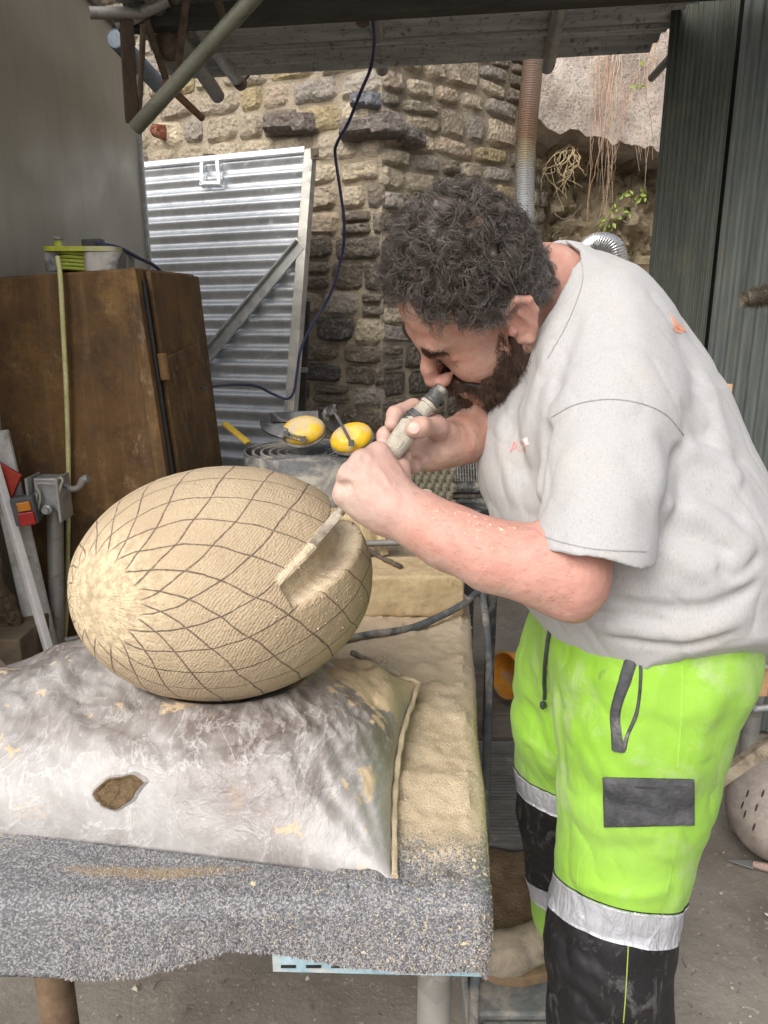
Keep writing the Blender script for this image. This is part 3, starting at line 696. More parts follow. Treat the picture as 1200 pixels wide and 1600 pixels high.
# ------------------------------------------------------------------ flue and duct elbow
def M_flue():
    t = NT('heated_flue'); z = t.sep(t.n('NewGeometry').outputs['Position'])[2]
    n = t.m('ADD', z, t.m('MULTIPLY', t.noise(t.co(), 9, 4), .18)); f = t.mr(n, 2.10, 2.62)
    c = t.ramp(f, [(0, (.62, .63, .64)), (.25, (.55, .55, .54)), (.42, (.50, .45, .34)), (.6, (.40, .29, .20)), (.8, (.42, .30, .24)), (1, (.46, .36, .30))])
    return t.fin(c, .34, .75, t.bump(t.noise(t.co(), 80, 3), .1, .002))
def flexduct(pts, r, name, mat_, label, pitch=.011, parent=None):
    P_ = spline(pts, 14); L_ = [0]
    for a, b_ in zip(P_, P_[1:]): L_.append(L_[-1] + np.linalg.norm(b_ - a))
    n = int(L_[-1] / pitch * 4); s_ = np.linspace(0, L_[-1], n); Q_ = [np.array([np.interp(x, L_, [q[k] for q in P_]) for k in range(3)]) for x in s_]
    mb = MB(); mb.tube(Q_, [r * (1 + .055 * math.sin(i * math.pi / 2)) for i in range(n)], 24); o = mb.build(name, mat_, smooth=True); tag(o, label, 'duct'); return o
flexduct([Wy(836, 70, 4.3), Wy(829, 140, 4.28), Wy(822, 220, 4.26), Wy(820, 300, 4.25), Wy(822, 420, 4.25), Wy(825, 560, 4.25), Wy(828, 890, 4.25)], .050, 'flue_duct', M_flue(), 'upright ribbed flue duct, copper tinted above and silver below')
flexduct([Wy(878, 640, 4.9), Wy(892, 560, 4.5), Wy(902, 470, 4.22), Wy(912, 405, 4.15), Wy(930, 382, 4.05), Wy(955, 385, 3.98), Wy(966, 412, 3.95), Wy(968, 470, 3.95), Wy(968, 600, 3.95), Wy(968, 925, 3.95)], .052, 'duct_elbow', M_galv('shiny_duct', (.66, .66, .66), (.78, .78, .78), .25, .9, .1), 'shiny silver ribbed duct elbow behind the man\'s back')

# ------------------------------------------------------------------ dark boards and corrugated sheet at the right
def M_board(name, c1, c2):
    t = NT(name); co = t.co(); a = t.noise(t.map(co, scale=(6, 6, .5)), 7, 7, .65); c = t.mix(t.mr(a, .3, .7), c1, c2)
    c = t.mix(t.m('MULTIPLY', t.mr(t.noise(co, 7, 6, .7), .52, .7), .4), c, (.13, .12, .08)); return t.fin(c, .75, .1, t.bump(t.noise(t.map(co, scale=(8, 8, .8)), 12, 5), .5, .004))
m_bd1 = M_board('dark_green_cladding', (.040, .046, .038), (.088, .098, .080)); m_bd2 = M_board('grey_green_sheet', (.055, .064, .058), (.115, .13, .12))
clad = empty('cladding_wall', Wy(1150, 700, 2.5), 'dark green grey ribbed metal cladding at the right edge', 'wall')
Yc = 2.62
def vplane(px, py): return Wy(px, py, Yc)
a = vplane(1052, 10); bq = vplane(1143, 10); zt = 2.95; xs0, xs1 = vplane(1030, 230)[0] + .0, vplane(1122, 230)[0]
mb = MB(); corr((xs0, Yc, .02), (xs0, Yc, zt), (xs1 - .004, Yc - .06, .02), (xs1 - .004, Yc - .06, zt), 13, .0026, (0, -1, 0), mb, 8, 2, trap=True); mb.build('cladding_board', m_bd1, clad, False)
mb = MB(); corr((xs1 + .008, Yc - .066, .02), (xs1 + .008, Yc - .066, zt), (xs1 + .8, Yc - .28, .02), (xs1 + .8, Yc - .28, zt), 22, .0055, (0, -1, 0), mb, 10, 2); mb.build('corrugated_sheet', m_bd2, clad, True)
mb = MB(); mb.box((xs1 + .42, Yc + .12, 1.4), (1.2, .06, 2.8)) if False else mb.box((xs1 + .40, Yc + .05, 1.4), (.84, .05, 2.8)); mb.build('backing_frame', simple('black_timber', (.02, .02, .018), (.035, .033, .03), 20, .9), clad)
mb = MB(); mb.beam(Wy(1140, 600, 2.3), Wy(1132, 660, 2.28), .018, .012); mb.beam(Wy(1132, 660, 2.28), Wy(1104, 1205, 2.21), .018, .012); tag(mb.build('wooden_stick', simple('stick_wood', (.42, .22, .10), (.5, .3, .16), 30, .8), bevel=.001), 'orange brown wooden stick leaning on the ribbed sheet behind the man', 'stick')
# ================================================================== WORK TABLE
ZT_ = .78
m_steel = M_galv('old_steel_tube', (.26, .25, .23), (.40, .39, .36), .5, .5, .5, (.15, .11, .07))
table = empty('work_table', (-.35, 1.3, 0), 'carpet covered work table carrying the sandbag and stone egg', 'table')
uRf = lambda y: .137 + (y - .81) * .081 - .012       # right edge of the top
Yf, Yb, XLt = .80, 1.86, -.66
mb = MB(); mb.hexa([(XLt, Yf + .02, ZT_ - .045), (uRf(Yf), Yf + .02, ZT_ - .045), (uRf(Yb) - .01, Yb, ZT_ - .045), (XLt, Yb, ZT_ - .045), (XLt, Yf + .02, ZT_ - .006), (uRf(Yf), Yf + .02, ZT_ - .006), (uRf(Yb) - .01, Yb, ZT_ - .006), (XLt, Yb, ZT_ - .006)])
mb.build('table_top', simple('ply_top', (.20, .14, .08), (.30, .22, .13), 15, .85), table)
mb = MB(); mb.hexa([(-.97, .84, ZT_ - .04), (XLt - .004, .84, ZT_ - .04), (XLt - .004, 1.29, ZT_ - .04), (-.97, 1.29, ZT_ - .04), (-.97, .84, ZT_), (XLt - .004, .84, ZT_), (XLt - .004, 1.29, ZT_), (-.97, 1.29, ZT_)]); mb.build('side_leaf', bpy.data.materials['ply_top'], table, bevel=.002)
def leg(x, y, m_, r=.0245): 
    mb = MB(); mb.tube([(x, y, ZT_ - .046), (x, y, .004)], r, 18); mb.lathe((x, y, .003), (0, 0, 1), [(0, r * 1.8), (.006, r * 1.8), (.007, r)], 18); return mb.build('leg', m_, table, True)
pL = Wz(10, 1560, .70); pR = Wz(679, 1560, .60)
leg(pL[0] - .005, .86, simple('rusty_leg', (.11, .07, .04), (.2, .13, .08), 25, .8)); leg(Wy(679, 1540, .88)[0], .88, m_steel); leg(uRf(Yb) - .06, Yb - .08, m_steel); leg(-.93, 1.05, m_steel); leg(-.58, Yb - .08, m_steel); 
# pale blue perforated rail under the front edge
m_blue = simple('pale_blue_metal', (.17, .30, .38), (.34, .46, .50), 18, .7, bump=.2, dust=(.55, .48, .38), dustamt=.35)
bx0, bx1 = Wy(425, 1480, .795)[0], Wy(755, 1490, .795)[0]
mb = MB(); nn_ = 24
for i in range(nn_):
    x0 = bx0 + (bx1 - bx0) * i / nn_; x1 = bx0 + (bx1 - bx0) * (i + 1) / nn_; tz = lambda x: ZT_ - .0615 - .008 * ((x - bx0) / (bx1 - bx0)); mb.box(((x0 + x1) / 2, .800, tz(x0) - .014), (x1 - x0, .012, .048))
rail = mb.build('front_rail', m_blue, table)
mb = MB(); sl_m = simple('slot_black', (.008, .008, .008), (.015, .015, .015), 20, .9); 
for k in range(8):
    x = bx0 + .020 + k * .032
    s_ = MB(); s_.box((x, .7932, ZT_ - .0905), (.019, .0018, .0035)); s_.build('slot', sl_m, rail)
# carpet
def M_carpet():
    t = NT('flecked_carpet'); p = t.n('NewGeometry').outputs['Position']; X, Y, Z = t.sep(p)
    v = t.vor(t.map(p, scale=(1, 1, 1)), 430, 'F1', 1); vv = t.sep(v)[0]
    c = t.mix(t.mr(vv, .45, .9), (.115, .117, .125), (.38, .38, .38)); c = t.mix(t.mr(t.noise(p, 240, 3), .35, .7), c, t.mix(.5, c, (.30, .30, .31)))
    # stone dust: thick between the bag and the right edge, thinning over the front
    fx = t.mr(X, -.10, .06); fy = t.mr(Y, .80, .98); th = t.m('MULTIPLY', fx, fy)
    th = t.m('ADD', th, t.m('MULTIPLY', t.m('SUBTRACT', t.noise(p, 9, 6, .7), .5), .9))
    far = t.mr(Y, 1.35, 1.5); th = t.m('MAXIMUM', th, t.m('MULTIPLY', far, .75))
    edge = t.mr(t.sep(t.n('Attribute', attribute_name='over').outputs[0])[0], 0, 1); th = t.m('SUBTRACT', th, t.m('MULTIPLY', edge, .55))
    left = t.m('MULTIPLY', t.mr(X, -.38, -.60), t.mr(Y, .82, .93)); th = t.m('MAXIMUM', th, t.m('MULTIPLY', left, t.m('ADD', .35, t.m('MULTIPLY', t.noise(p, 12, 4), .4))))
    fl = t.mr(t.vor(t.map(p, loc=(.3, .1, 0)), 260, 'F1', 1), 0, 1)
    speck = t.mr(t.m('ADD', th, t.m('MULTIPLY', t.sep(t.vor(t.map(p, loc=(.3, .1, 0)), 460, 'F1', 1))[1], .50)), .60, .84)
    # brown crescent of dust on the front
    ex = t.m('DIVIDE', t.m('SUBTRACT', X, -.30), .125); ey = t.m('DIVIDE', t.m('SUBTRACT', t.m('SUBTRACT', Y, .845), t.m('MULTIPLY', t.m('MULTIPLY', ex, ex), .012)), .012)
    cr = t.mr(t.m('ADD', t.m('ADD', t.m('MULTIPLY', ex, ex), t.m('MULTIPLY', ey, ey)), t.m('MULTIPLY', t.noise(p, 110, 3), 1.5)), 2.0, .9)
    dc = t.mix(t.mr(t.noise(p, 16, 6), .3, .7), (.50, .385, .255), (.63, .51, .365)); dc = t.mix(t.mr(t.noise(p, 300, 3), .3, .7), dc, t.mix(.5, dc, (.66, .57, .43)))
    c = t.mix(speck, c, dc); c = t.mix(t.m('MULTIPLY', cr, .8), c, (.36, .26, .14))
    h = t.m('ADD', t.m('MULTIPLY', t.noise(p, 420, 3), 1.0), t.m('MULTIPLY', t.noise(p, 30, 5), .9))
    return t.fin(c, .97, 0, t.bump(h, .8, .004))
m_carp = M_carpet()
def carpet_pt(x, y, extra=0.0):
    """x, y in unrolled sheet coordinates; rolls over the right and front edges"""
    xr = uRf(y if y > Yf else Yf); ex = max(0, x - xr + .012); ey = max(0, (Yf + .012) - y); ov = math.hypot(ex, ey); bx = min(x, xr - .012); by = max(y, Yf + .012); r = .016
    if ov == 0: return Vector((bx, by, ZT_)), Vector((0, 0, 1)), 0
    dx, dy = ex / ov, -ey / ov; a = ov / r
    if a < math.pi / 2: hz, dr, n = r * math.sin(a), r * (1 - math.cos(a)), Vector((dx * math.sin(a), dy * math.sin(a), math.cos(a)))
    else: rest = ov - r * math.pi / 2; hz, dr, n = r + rest * .06, r + rest, Vector((dx, dy, .06))
    return Vector((bx + dx * hz, by + dy * hz, ZT_ - dr)), n.normalized(), dr
def front_drop(x):   # length of sheet hanging at the front
    px = x / 1.02 * 1200 + 600
    return float(np.interp(px, [-200, 0, 200, 300, 380, 440, 520, 640, 760, 900], [.098, .098, .097, .090, .076, .062, .066, .082, .086, .084]))
xs = np.linspace(XLt, .30, 150); v = []; f = []; ovs = []
NV = 170
for j in range(NV + 1):
    for i, x in enumerate(xs):
        fd = front_drop(x); y = Yb - (Yb - (Yf - fd)) * (j / NV); y = y
        xr = uRf(max(y, Yf)); side = .060 + .005 * math.sin(y * 17); xx = XLt + (xr + side - XLt) * i / (len(xs) - 1)
        P_, n_, dr = carpet_pt(xx, y); q = np.array([[P_.x, P_.y, P_.z]])
        wob = .004 * float(fbm(q, 6, 2)[0]) + .0010 * fb(q[0][0], q[0][1], q[0][2], 60, 1); P_ = P_ + n_ * (wob + .006 + (.004 * math.sin(P_.x * 19 + 1) * min(dr / .08, 1)))
        if -.06 < P_.x < .2 and dr == 0: P_.z += .008 * max(0, float(fbm(q, 12, 3, 4.0)[0]) + .3) + .0022 * fb(P_.x, P_.y, 0, 46, 3)
        v.append(P_); ovs.append(min(1, dr / .03))
W_ = len(xs)
f = [(j * W_ + i, (j + 1) * W_ + i, (j + 1) * W_ + i + 1, j * W_ + i + 1) for j in range(NV) for i in range(W_ - 1)]
mb = MB(); mb.add(v, f); cp_o = mb.build('carpet', m_carp, None, True); me = cp_o.data; at = me.color_attributes.new('over', 'FLOAT_COLOR', 'POINT'); at.data.foreach_set('color', np.repeat(np.array(ovs, np.float32), 4))
sd = cp_o.modifiers.new('thick', 'SOLIDIFY'); sd.thickness = .006; sd.offset = -1
tag(cp_o, 'grey flecked carpet draped over the table, right part buried in tan dust', 'carpet')
cbvh = bvh_of(me)
# pile fibres and stone grit, too many to count
fr = np.random.RandomState(4)
def scatter(name, pts, mats_, parent, label, cat, kind='stuff'):
    pass
nf = 46000; V_ = []; F_ = []; mi = []
vc = np.array([tuple(q) for q in v]).reshape(NV + 1, W_, 3)
jj = np.clip((NV * (1 - fr.rand(nf) ** 1.9 * .55)).astype(int), 0, NV - 1); ii = fr.randint(int(W_ * .30), W_ - 2, nf)
a = fr.rand(nf, 1); b_ = fr.rand(nf, 1)
P0 = vc[jj, ii] * (1 - a) * (1 - b_) + vc[jj, ii + 1] * a * (1 - b_) + vc[jj + 1, ii] * (1 - a) * b_ + vc[jj + 1, ii + 1] * a * b_
e1 = vc[jj, ii + 1] - vc[jj, ii]; e2 = vc[jj + 1, ii] - vc[jj, ii]; Nn = np.cross(e2, e1); Nn /= np.linalg.norm(Nn, axis=1)[:, None] + 1e-9
dr_ = fr.normal(0, 1, (nf, 3)); dr_ -= Nn * (dr_ * Nn).sum(1)[:, None]; dr_ /= np.linalg.norm(dr_, axis=1)[:, None]
ln = fr.uniform(.0025, .0055, (nf, 1)); wd = np.cross(dr_, Nn) * .00045; tip = P0 + dr_ * ln + Nn * fr.uniform(.0008, .0028, (nf, 1)); base_ = P0 - Nn * .0004
tri = np.stack([base_ - wd, base_ + wd, tip], 1).reshape(-1, 3)
m_f1 = simple('fibre_pale', (.42, .42, .44), (.55, .54, .53), 80, .95); m_f2 = simple('fibre_dark', (.05, .052, .062), (.10, .10, .12), 80, .95); m_f3 = simple('grit_tan', (.50, .39, .25), (.64, .53, .37), 80, .95)
dust = np.clip((P0[:, 0] + .12) / .16, 0, 1) * np.clip((P0[:, 1] - .80) / .14, 0, 1); dust = np.maximum(dust, .12)
r1 = fr.rand(nf); mi_ = np.where(r1 < dust, 2, np.where(fr.rand(nf) < .5, 0, 1))
me = bpy.data.meshes.new('carpet_pile'); me.from_pydata(tri.tolist(), [], np.arange(nf * 3).reshape(-1, 3).tolist()); 
for q in (m_f1, m_f2, m_f3): me.materials.append(q)
me.polygons.foreach_set('material_index', mi_.astype(np.int32)); o = link('carpet_pile', me, [], cp_o); tag(o, kind='stuff')
def chips(name, P_, N_, size, m_, label=None, cat=None, parent=None, flat=.35, seed=1):
    r = np.random.RandomState(seed); n = len(P_); s_ = size * r.uniform(.5, 1.6, (n, 1)) ; ax1 = r.normal(0, 1, (n, 3)); ax1 -= N_ * (ax1 * N_).sum(1)[:, None]; ax1 /= np.linalg.norm(ax1, axis=1)[:, None]; ax2 = np.cross(N_, ax1)
    vs = [P_ + ax1 * s_ * r.uniform(.7, 1.2, (n, 1)), P_ + ax2 * s_ * r.uniform(.4, .9, (n, 1)), P_ - ax1 * s_ * r.uniform(.5, 1, (n, 1)) - ax2 * s_ * .2, P_ - ax2 * s_ * r.uniform(.4, .8, (n, 1)), P_ + N_ * s_ * flat * r.uniform(.6, 1.8, (n, 1)) + ax1 * s_ * r.uniform(-.3, .3, (n, 1))]
    V_ = np.stack(vs, 1).reshape(-1, 3); fo = np.array([[0, 1, 4], [1, 2, 4], [2, 3, 4], [3, 0, 4]]); F_ = (np.arange(n)[:, None, None] * 5 + fo[None]).reshape(-1, 3)
    me = bpy.data.meshes.new(name); me.from_pydata(V_.tolist(), [], F_.tolist()); o = link(name, me, m_, parent); tag(o, label, cat, kind='stuff'); return o
m_chip = simple('stone_chip', (.48, .37, .235), (.68, .56, .40), 60, .92)
nc = 5200; jj = fr.randint(0, NV, nc); ii = np.clip((W_ * (.30 + .68 * fr.rand(nc) ** .55)).astype(int), 0, W_ - 2); sel = (fr.rand(nc) < .35 + .65 * (vc[jj, ii][:, 0] > -.05)); jj, ii = jj[sel], ii[sel]
Pc = vc[jj, ii] + (vc[jj, ii + 1] - vc[jj, ii]) * fr.rand(len(jj), 1) + (vc[jj + 1, ii] - vc[jj, ii]) * fr.rand(len(jj), 1); Nc = np.cross(vc[jj + 1, ii] - vc[jj, ii], vc[jj, ii + 1] - vc[jj, ii]); Nc /= np.linalg.norm(Nc, axis=1)[:, None]
chips('stone_grit', Pc + Nc * .0005, Nc, .0016, m_chip, 'fine tan stone chips and dust scattered over the carpet', 'stone chips')
chips('larger_chips', (Pc + Nc * .0005)[::55], Nc[::55], .0048, m_chip, 'larger pale stone flakes lying on the carpet', 'stone flakes', seed=3, flat=.3)

# ------------------------------------------------------------------ sandbag
def M_plastic(name='dusty_plastic', tint=1.0):
    t = NT(name); p = t.n('NewGeometry').outputs['Position']
    n0 = t.noise(p, 4.2, 4, .5, .3); c = t.mix(t.mr(n0, .40, .60), (.36, .345, .335), (.17, .14, .128))
    sw = t.noise(p, 2.6, 2, .5, 0, True); q = t.n('VectorMath', [p, t.n('VectorMath', [sw, (.16, .16, .16)], operation='MULTIPLY').outputs[0]], operation='ADD').outputs[0]
    rd = t.noise(t.map(q, rot=(0, 0, .7), scale=(1.0, .30, 1)), 40, 8, .78, .2); st = t.mr(rd, .46, .72)
    amt = t.mr(t.noise(t.map(p, loc=(1.7, .4, 0)), 4.0, 3), .36, .60)
    c = t.mix(t.m('MULTIPLY', st, t.m('ADD', .15, t.m('MULTIPLY', amt, .65))), c, (.57, .555, .54))
    cr_ = t.m('ABSOLUTE', t.m('SUBTRACT', t.noise(t.map(q, rot=(0, 0, -.4), scale=(1, .5, 1)), 17, 5, .6, .4), .5)); cl_ = t.m('MULTIPLY', t.mr(cr_, .022, .0), t.mr(t.noise(p, 8, 3), .4, .6)); c = t.mix(t.m('MULTIPLY', cl_, .45), c, (.64, .63, .62))
    fine = t.mr(t.noise(t.map(q, rot=(0, 0, -.5), scale=(1, .35, 1)), 120, 5, .75, .3), .56, .72); c = t.mix(t.m('MULTIPLY', fine, .45), c, (.60, .59, .575))
    br = t.mr(t.noise(t.map(p, loc=(5, 2, 1)), 9, 5), .66, .74); c = t.mix(t.m('MULTIPLY', br, .7), c, (.24, .16, .09))
    # settled tan dust towards the back right and on a shelf of the front right
    X, Y, Z = t.sep(p); m1 = t.m('MULTIPLY', t.mr(X, -.16, .0), t.mr(Y, 1.02, 1.16)); up_ = t.sep(t.n('NewGeometry').outputs['Normal'])[2]
    dn_ = t.noise(t.map(p, loc=(9, 3, 0)), 15, 7, .68, .3); d = t.mr(t.m('ADD', dn_, t.m('ADD', t.m('MULTIPLY', m1, .25), t.m('MULTIPLY', t.mr(X, -.20, .0), .03))), .60, .63)
    d = t.m('MULTIPLY', d, t.mr(up_, .2, .6)); c = t.mix(d, c, (.58, .45, .29))
    h = t.m('ADD', t.m('ADD', t.m('MULTIPLY', rd, .7), t.m('MULTIPLY', t.mr(cr_, .05, .0), .25)), t.m('ADD', t.m('MULTIPLY', t.noise(t.map(q, scale=(1, .45, 1), rot=(0, 0, 1.1)), 14, 5, .55, .2), 2.2), t.m('MULTIPLY', t.noise(p, 90, 4), .25)))
    r = t.mix(d, t.mix(st, (.28,) * 3, (.5,) * 3), (.95,) * 3)
    return t.fin(c, r, 0, t.bump(h, .34, .006), Coat_Weight=.0, Specular_IOR_Level=.6)
m_plas = M_plastic()
FLp, FRp, BRp, BLp = Wz(-260, 1283, ZT_ + .01), Wz(612, 1374, ZT_ + .01), Wz(652, 1068, ZT_ + .045), Wz(122, 1012, ZT_ + .02)
EC = K(351, 909, 1.215); ER = np.array([Q(237, 1.215), Q(196, 1.215), Q(181, 1.215)])
def bag_pt(u, v_, top):
    a = FLp * (1 - u) + FRp * u; c = BLp * (1 - u) + BRp * u; sagx = -.022 * math.sin(math.pi * u) * (1 - v_) ** 2
    p_ = a * (1 - v_) + c * v_; e = (1 - abs(2 * u - 1) ** 4.0) ** .62 * (1 - abs(2 * v_ - 1) ** 3.2) ** .6 if 0 < u < 1 and 0 < v_ < 1 else 0
    # pinch the sides in a little between the corners, as a full sack does
    mid = (FLp + FRp + BLp + BRp) / 4; k = .05 * (math.sin(math.pi * u) if min(v_, 1 - v_) < .5 else 0) * (abs(2 * v_ - 1) ** 3) + .045 * math.sin(math.pi * v_) * abs(2 * u - 1) ** 3
    q = p_ + (mid - p_) * k * np.array([1, 1, 0])
    if top:
        h = (.132 - .022 * v_) * e; n3 = np.array([[q[0], q[1], 0.0]]); h *= 1 + .16 * float(fbm(n3, 3.6, 2)[0])
        wr = float(fbm(np.array([[q[0] * 1.6 + q[1] * 1.2, q[1] * .8 - q[0] * .4, 3.0]]), 13, 3)[0]); wr = 1 - abs(wr) * 1.6
        h += .0035 * wr * min(1, e * 1.6)
        # radiating creases towards the right corners
        for cpt, ang in ((FRp, 2.4), (BRp, -2.2)):
            d = q - cpt; rr = math.hypot(d[0], d[1]); h += .0025 * math.sin(math.atan2(d[1], d[0]) * 15) * math.exp(-((rr - .10) / .07) ** 2) * min(1, e * 2)
        z = q[2] * 1.0 + h; z = max(z, ZT_ + .012)
        # depression under the egg
        dx, dy = (q[0] - EC[0]) / ER[0], (q[1] - EC[1]) / ER[1]; rr2 = dx * dx + dy * dy
        if rr2 < 1: z = min(z, EC[2] - ER[2] * math.sqrt(1 - rr2) - .0015)
        elif rr2 < 1.9: z += .010 * math.exp(-((math.sqrt(rr2) - 1.12) / .1) ** 2)
        return np.array([q[0], q[1], z])
    return np.array([q[0], q[1], min(q[2], ZT_ + .006 + .03 * max(0, u - .75) * v_)])
NU, NW = 190, 120; v = []; f = []
def ez(t_): return t_ - .10 * math.sin(2 * math.pi * t_) * 0
def grid_t(i, n): t_ = i / n; return .5 - .5 * math.cos(math.pi * t_) * (1 if True else 0) if False else (t_ * .6 + .4 * (.5 - .5 * math.cos(math.pi * t_)))
for top in (True, False):
    for j in range(NW + 1):
        for i in range(NU + 1): v.append(bag_pt(grid_t(i, NU), grid_t(j, NW), top))
W2 = NU + 1; M2 = W2 * (NW + 1)
for j in range(NW):
    for i in range(NU):
        a = j * W2 + i; f.append((a, a + 1, a + W2 + 1, a + W2)); f.append((a + M2, a + M2 + W2, a + M2 + W2 + 1, a + M2 + 1))
for i in range(NU): f.append((i, i + M2, i + 1 + M2, i + 1)); a = NW * W2 + i; f.append((a, a + 1, a + 1 + M2, a + M2))
for j in range(NW): a = j * W2; f.append((a, a + W2, a + W2 + M2, a + M2)); a = j * W2 + NU; f.append((a, a + M2, a + M2 + W2, a + W2))
mb = MB(); mb.add(v, f); bag = mb.build('sandbag', m_plas, None); bag.data.shade_smooth(); tag(bag, 'clear plastic sandbag smeared with white dust lying under the stone egg', 'sandbag')
bag_bvh = bvh_of(bag.data)
m_sand = simple('settled_dust', (.52, .41, .27), (.64, .53, .38), 70, .97, bump=.7, dist=.004)
# tan dusted welded rim at the right, and along the back corner
def rimstrip(uv, w0, name):
    P_ = [np.array(bag_pt(u, v_, True)) for u, v_ in uv]; mb = MB(); pts = [p_ + np.array([.004, 0, .002 + .003 * math.sin(i * 1.7)]) for i, p_ in enumerate(P_)]; mb.tube(pts, [w0 * (.7 + .35 * abs(math.sin(i * 2.1 + 1))) for i in range(len(pts))], 7); return mb.build(name, m_sand, bag, True)
rimstrip([(1, x) for x in np.linspace(0, 1, 26)], .0050, 'welded_rim')
rimstrip([(x, .995) for x in np.linspace(.72, 1, 18)], .0050, 'welded_rim')
# torn hole showing damp sand
hc, hn_ = cast(bag_bvh, 186, 1238)
ring = []; v = []; f = []
un = Vector(RT); un = (un - hn_ * un.dot(hn_)).normalized(); vn = hn_.cross(un)
NRg = 30
prof = [(1.25, .0005, 0), (1.08, .005, 0), (.98, .0065, 1), (.86, .002, 1), (.5, .0015, 1), (0.02, .001, 1)]
for k, (s_, h_, _) in enumerate(prof):
    for i in range(NRg):
        a = 2 * math.pi * i / NRg; rx, ry = .033, .020; jag = 1 + .07 * math.sin(a * 3 + 1) + .05 * math.sin(a * 7 + 2) if k < 4 else 1
        if math.sin(a) < 0: jag *= .85
        tl = un * math.cos(.35) + vn * math.sin(.35); tv = vn * math.cos(.35) - un * math.sin(.35); q = hc + tl * (rx * s_ * math.cos(a) * jag) + tv * (ry * s_ * math.sin(a) * jag)
        hh = bag_bvh.find_nearest(q); v.append(hh[0] + hh[1] * (h_ + rs.uniform(-.0008, .001)))
for k in range(len(prof) - 1):
    for i in range(NRg): f.append((k * NRg + i, k * NRg + (i + 1) % NRg, (k + 1) * NRg + (i + 1) % NRg, (k + 1) * NRg + i))
mb = MB(); mb.add(v, f); mb.mi = [0] * NRg * 1 + [1] * NRg + [1] * (NRg * (len(prof) - 3)); mb.mi = (mb.mi + [1] * 999)[:len(f)]
mb.build('torn_hole', [m_plas, simple('damp_sand', (.14, .085, .04), (.30, .21, .11), 90, .95, bump=.9, dist=.01)], bag, True)
# clear loose sheet at the back left
v = []; f = []
A_, B_, C_, D_ = Wz(-140, 1150, ZT_ + .09), Wz(150, 1035, ZT_ + .125), Wz(128, 1003, ZT_ + .10), Wz(-160, 1090, ZT_ + .035)
for j in range(9):
    for i in range(31):
        a = i / 30; b_ = j / 8; q = (A_ * (1 - a) + B_ * a) * (1 - b_) + (D_ * (1 - a) + C_ * a) * b_; q[2] += .012 * math.sin(a * 14 + b_ * 3) * math.sin(math.pi * b_) + .018 * math.sin(math.pi * b_); v.append(q)
f = [(j * 31 + i, j * 31 + i + 1, (j + 1) * 31 + i + 1, (j + 1) * 31 + i) for j in range(8) for i in range(30)]
mb = MB(); mb.add(v, f); o = mb.build('loose_flap', M_plastic('clear_plastic'), bag, True); sd = o.modifiers.new('t', 'SOLIDIFY'); sd.thickness = .0012

# ------------------------------------------------------------------ the stone egg
SGN = 1
pole_px = K(172, 915, 1.10) - EC; 
Ae = np.stack([camv(math.cos(.10), math.sin(.10) * 1.0, 0) * 1.0, FW * 1.0, camv(-math.sin(.10), math.cos(.10), 0)], 1)
Ae[:, 0] /= np.linalg.norm(Ae[:, 0])
ER = np.array([Q(232, 1.215), Q(203, 1.215), Q(180, 1.215)])
e = Sdf(); e.ell(EC, ER, Ae, .01)
pole_n = np.array([-.62, -.78, .03]); pole_n /= np.linalg.norm(pole_n)        # in the egg's normalised axes (right, away, up)
pole_w = EC + Ae @ (pole_n * ER)
def on_egg(q):
    loc = (Ae.T @ (q - EC)) / ER; loc /= np.linalg.norm(loc); return EC + Ae @ (loc * ER)
def groove(px, wd, dp, tilt, over):
    g_ = [q for q in (e.hit(x, y) for x, y in px) if q is not None]
    for k in range(over): g_.append(on_egg(g_[-1] + camv(-.006 - .005 * k, .016 - .004 * k, -.040)))
    g_ = [np.array(q) for q in spline(g_, 2)]; n_ = len(g_) - 1; out = []
    for i in range(n_):
        a, c = g_[i], g_[i + 1]; m_ = (a + c) / 2; x = c - a; L_ = np.linalg.norm(x); x = x / L_; loc = Ae.T @ (m_ - EC); nrm = Ae @ (loc / ER ** 2); nrm /= np.linalg.norm(nrm); y = np.cross(nrm, x); y /= np.linalg.norm(y); nrm = np.cross(x, y)
        ca_, sa_ = math.cos(tilt), math.sin(tilt); y2 = y * ca_ + nrm * sa_; n2 = nrm * ca_ - y * sa_
        w_ = wd(i / n_); d_ = dp(i / n_); out.append((m_ + y * 0, (L_ * .5 + (.001 if i == 0 else .006), w_, d_), np.stack([x, y2, n2], 1)))
    for c_, h_, A_ in out: e.box(c_, h_, A_, .003, .003, '-')
# the deep cut: steep wall on its upper left side, floor rising to the lower right
groove(((452, 936), (477, 917), (505, 890), (529, 861), (546, 829), (556, 799), (559, 772)), lambda u: .017 + .013 * min(1, u * 2.5), lambda u: .017 + .010 * min(1, u * 3), SGN * .42, 4)
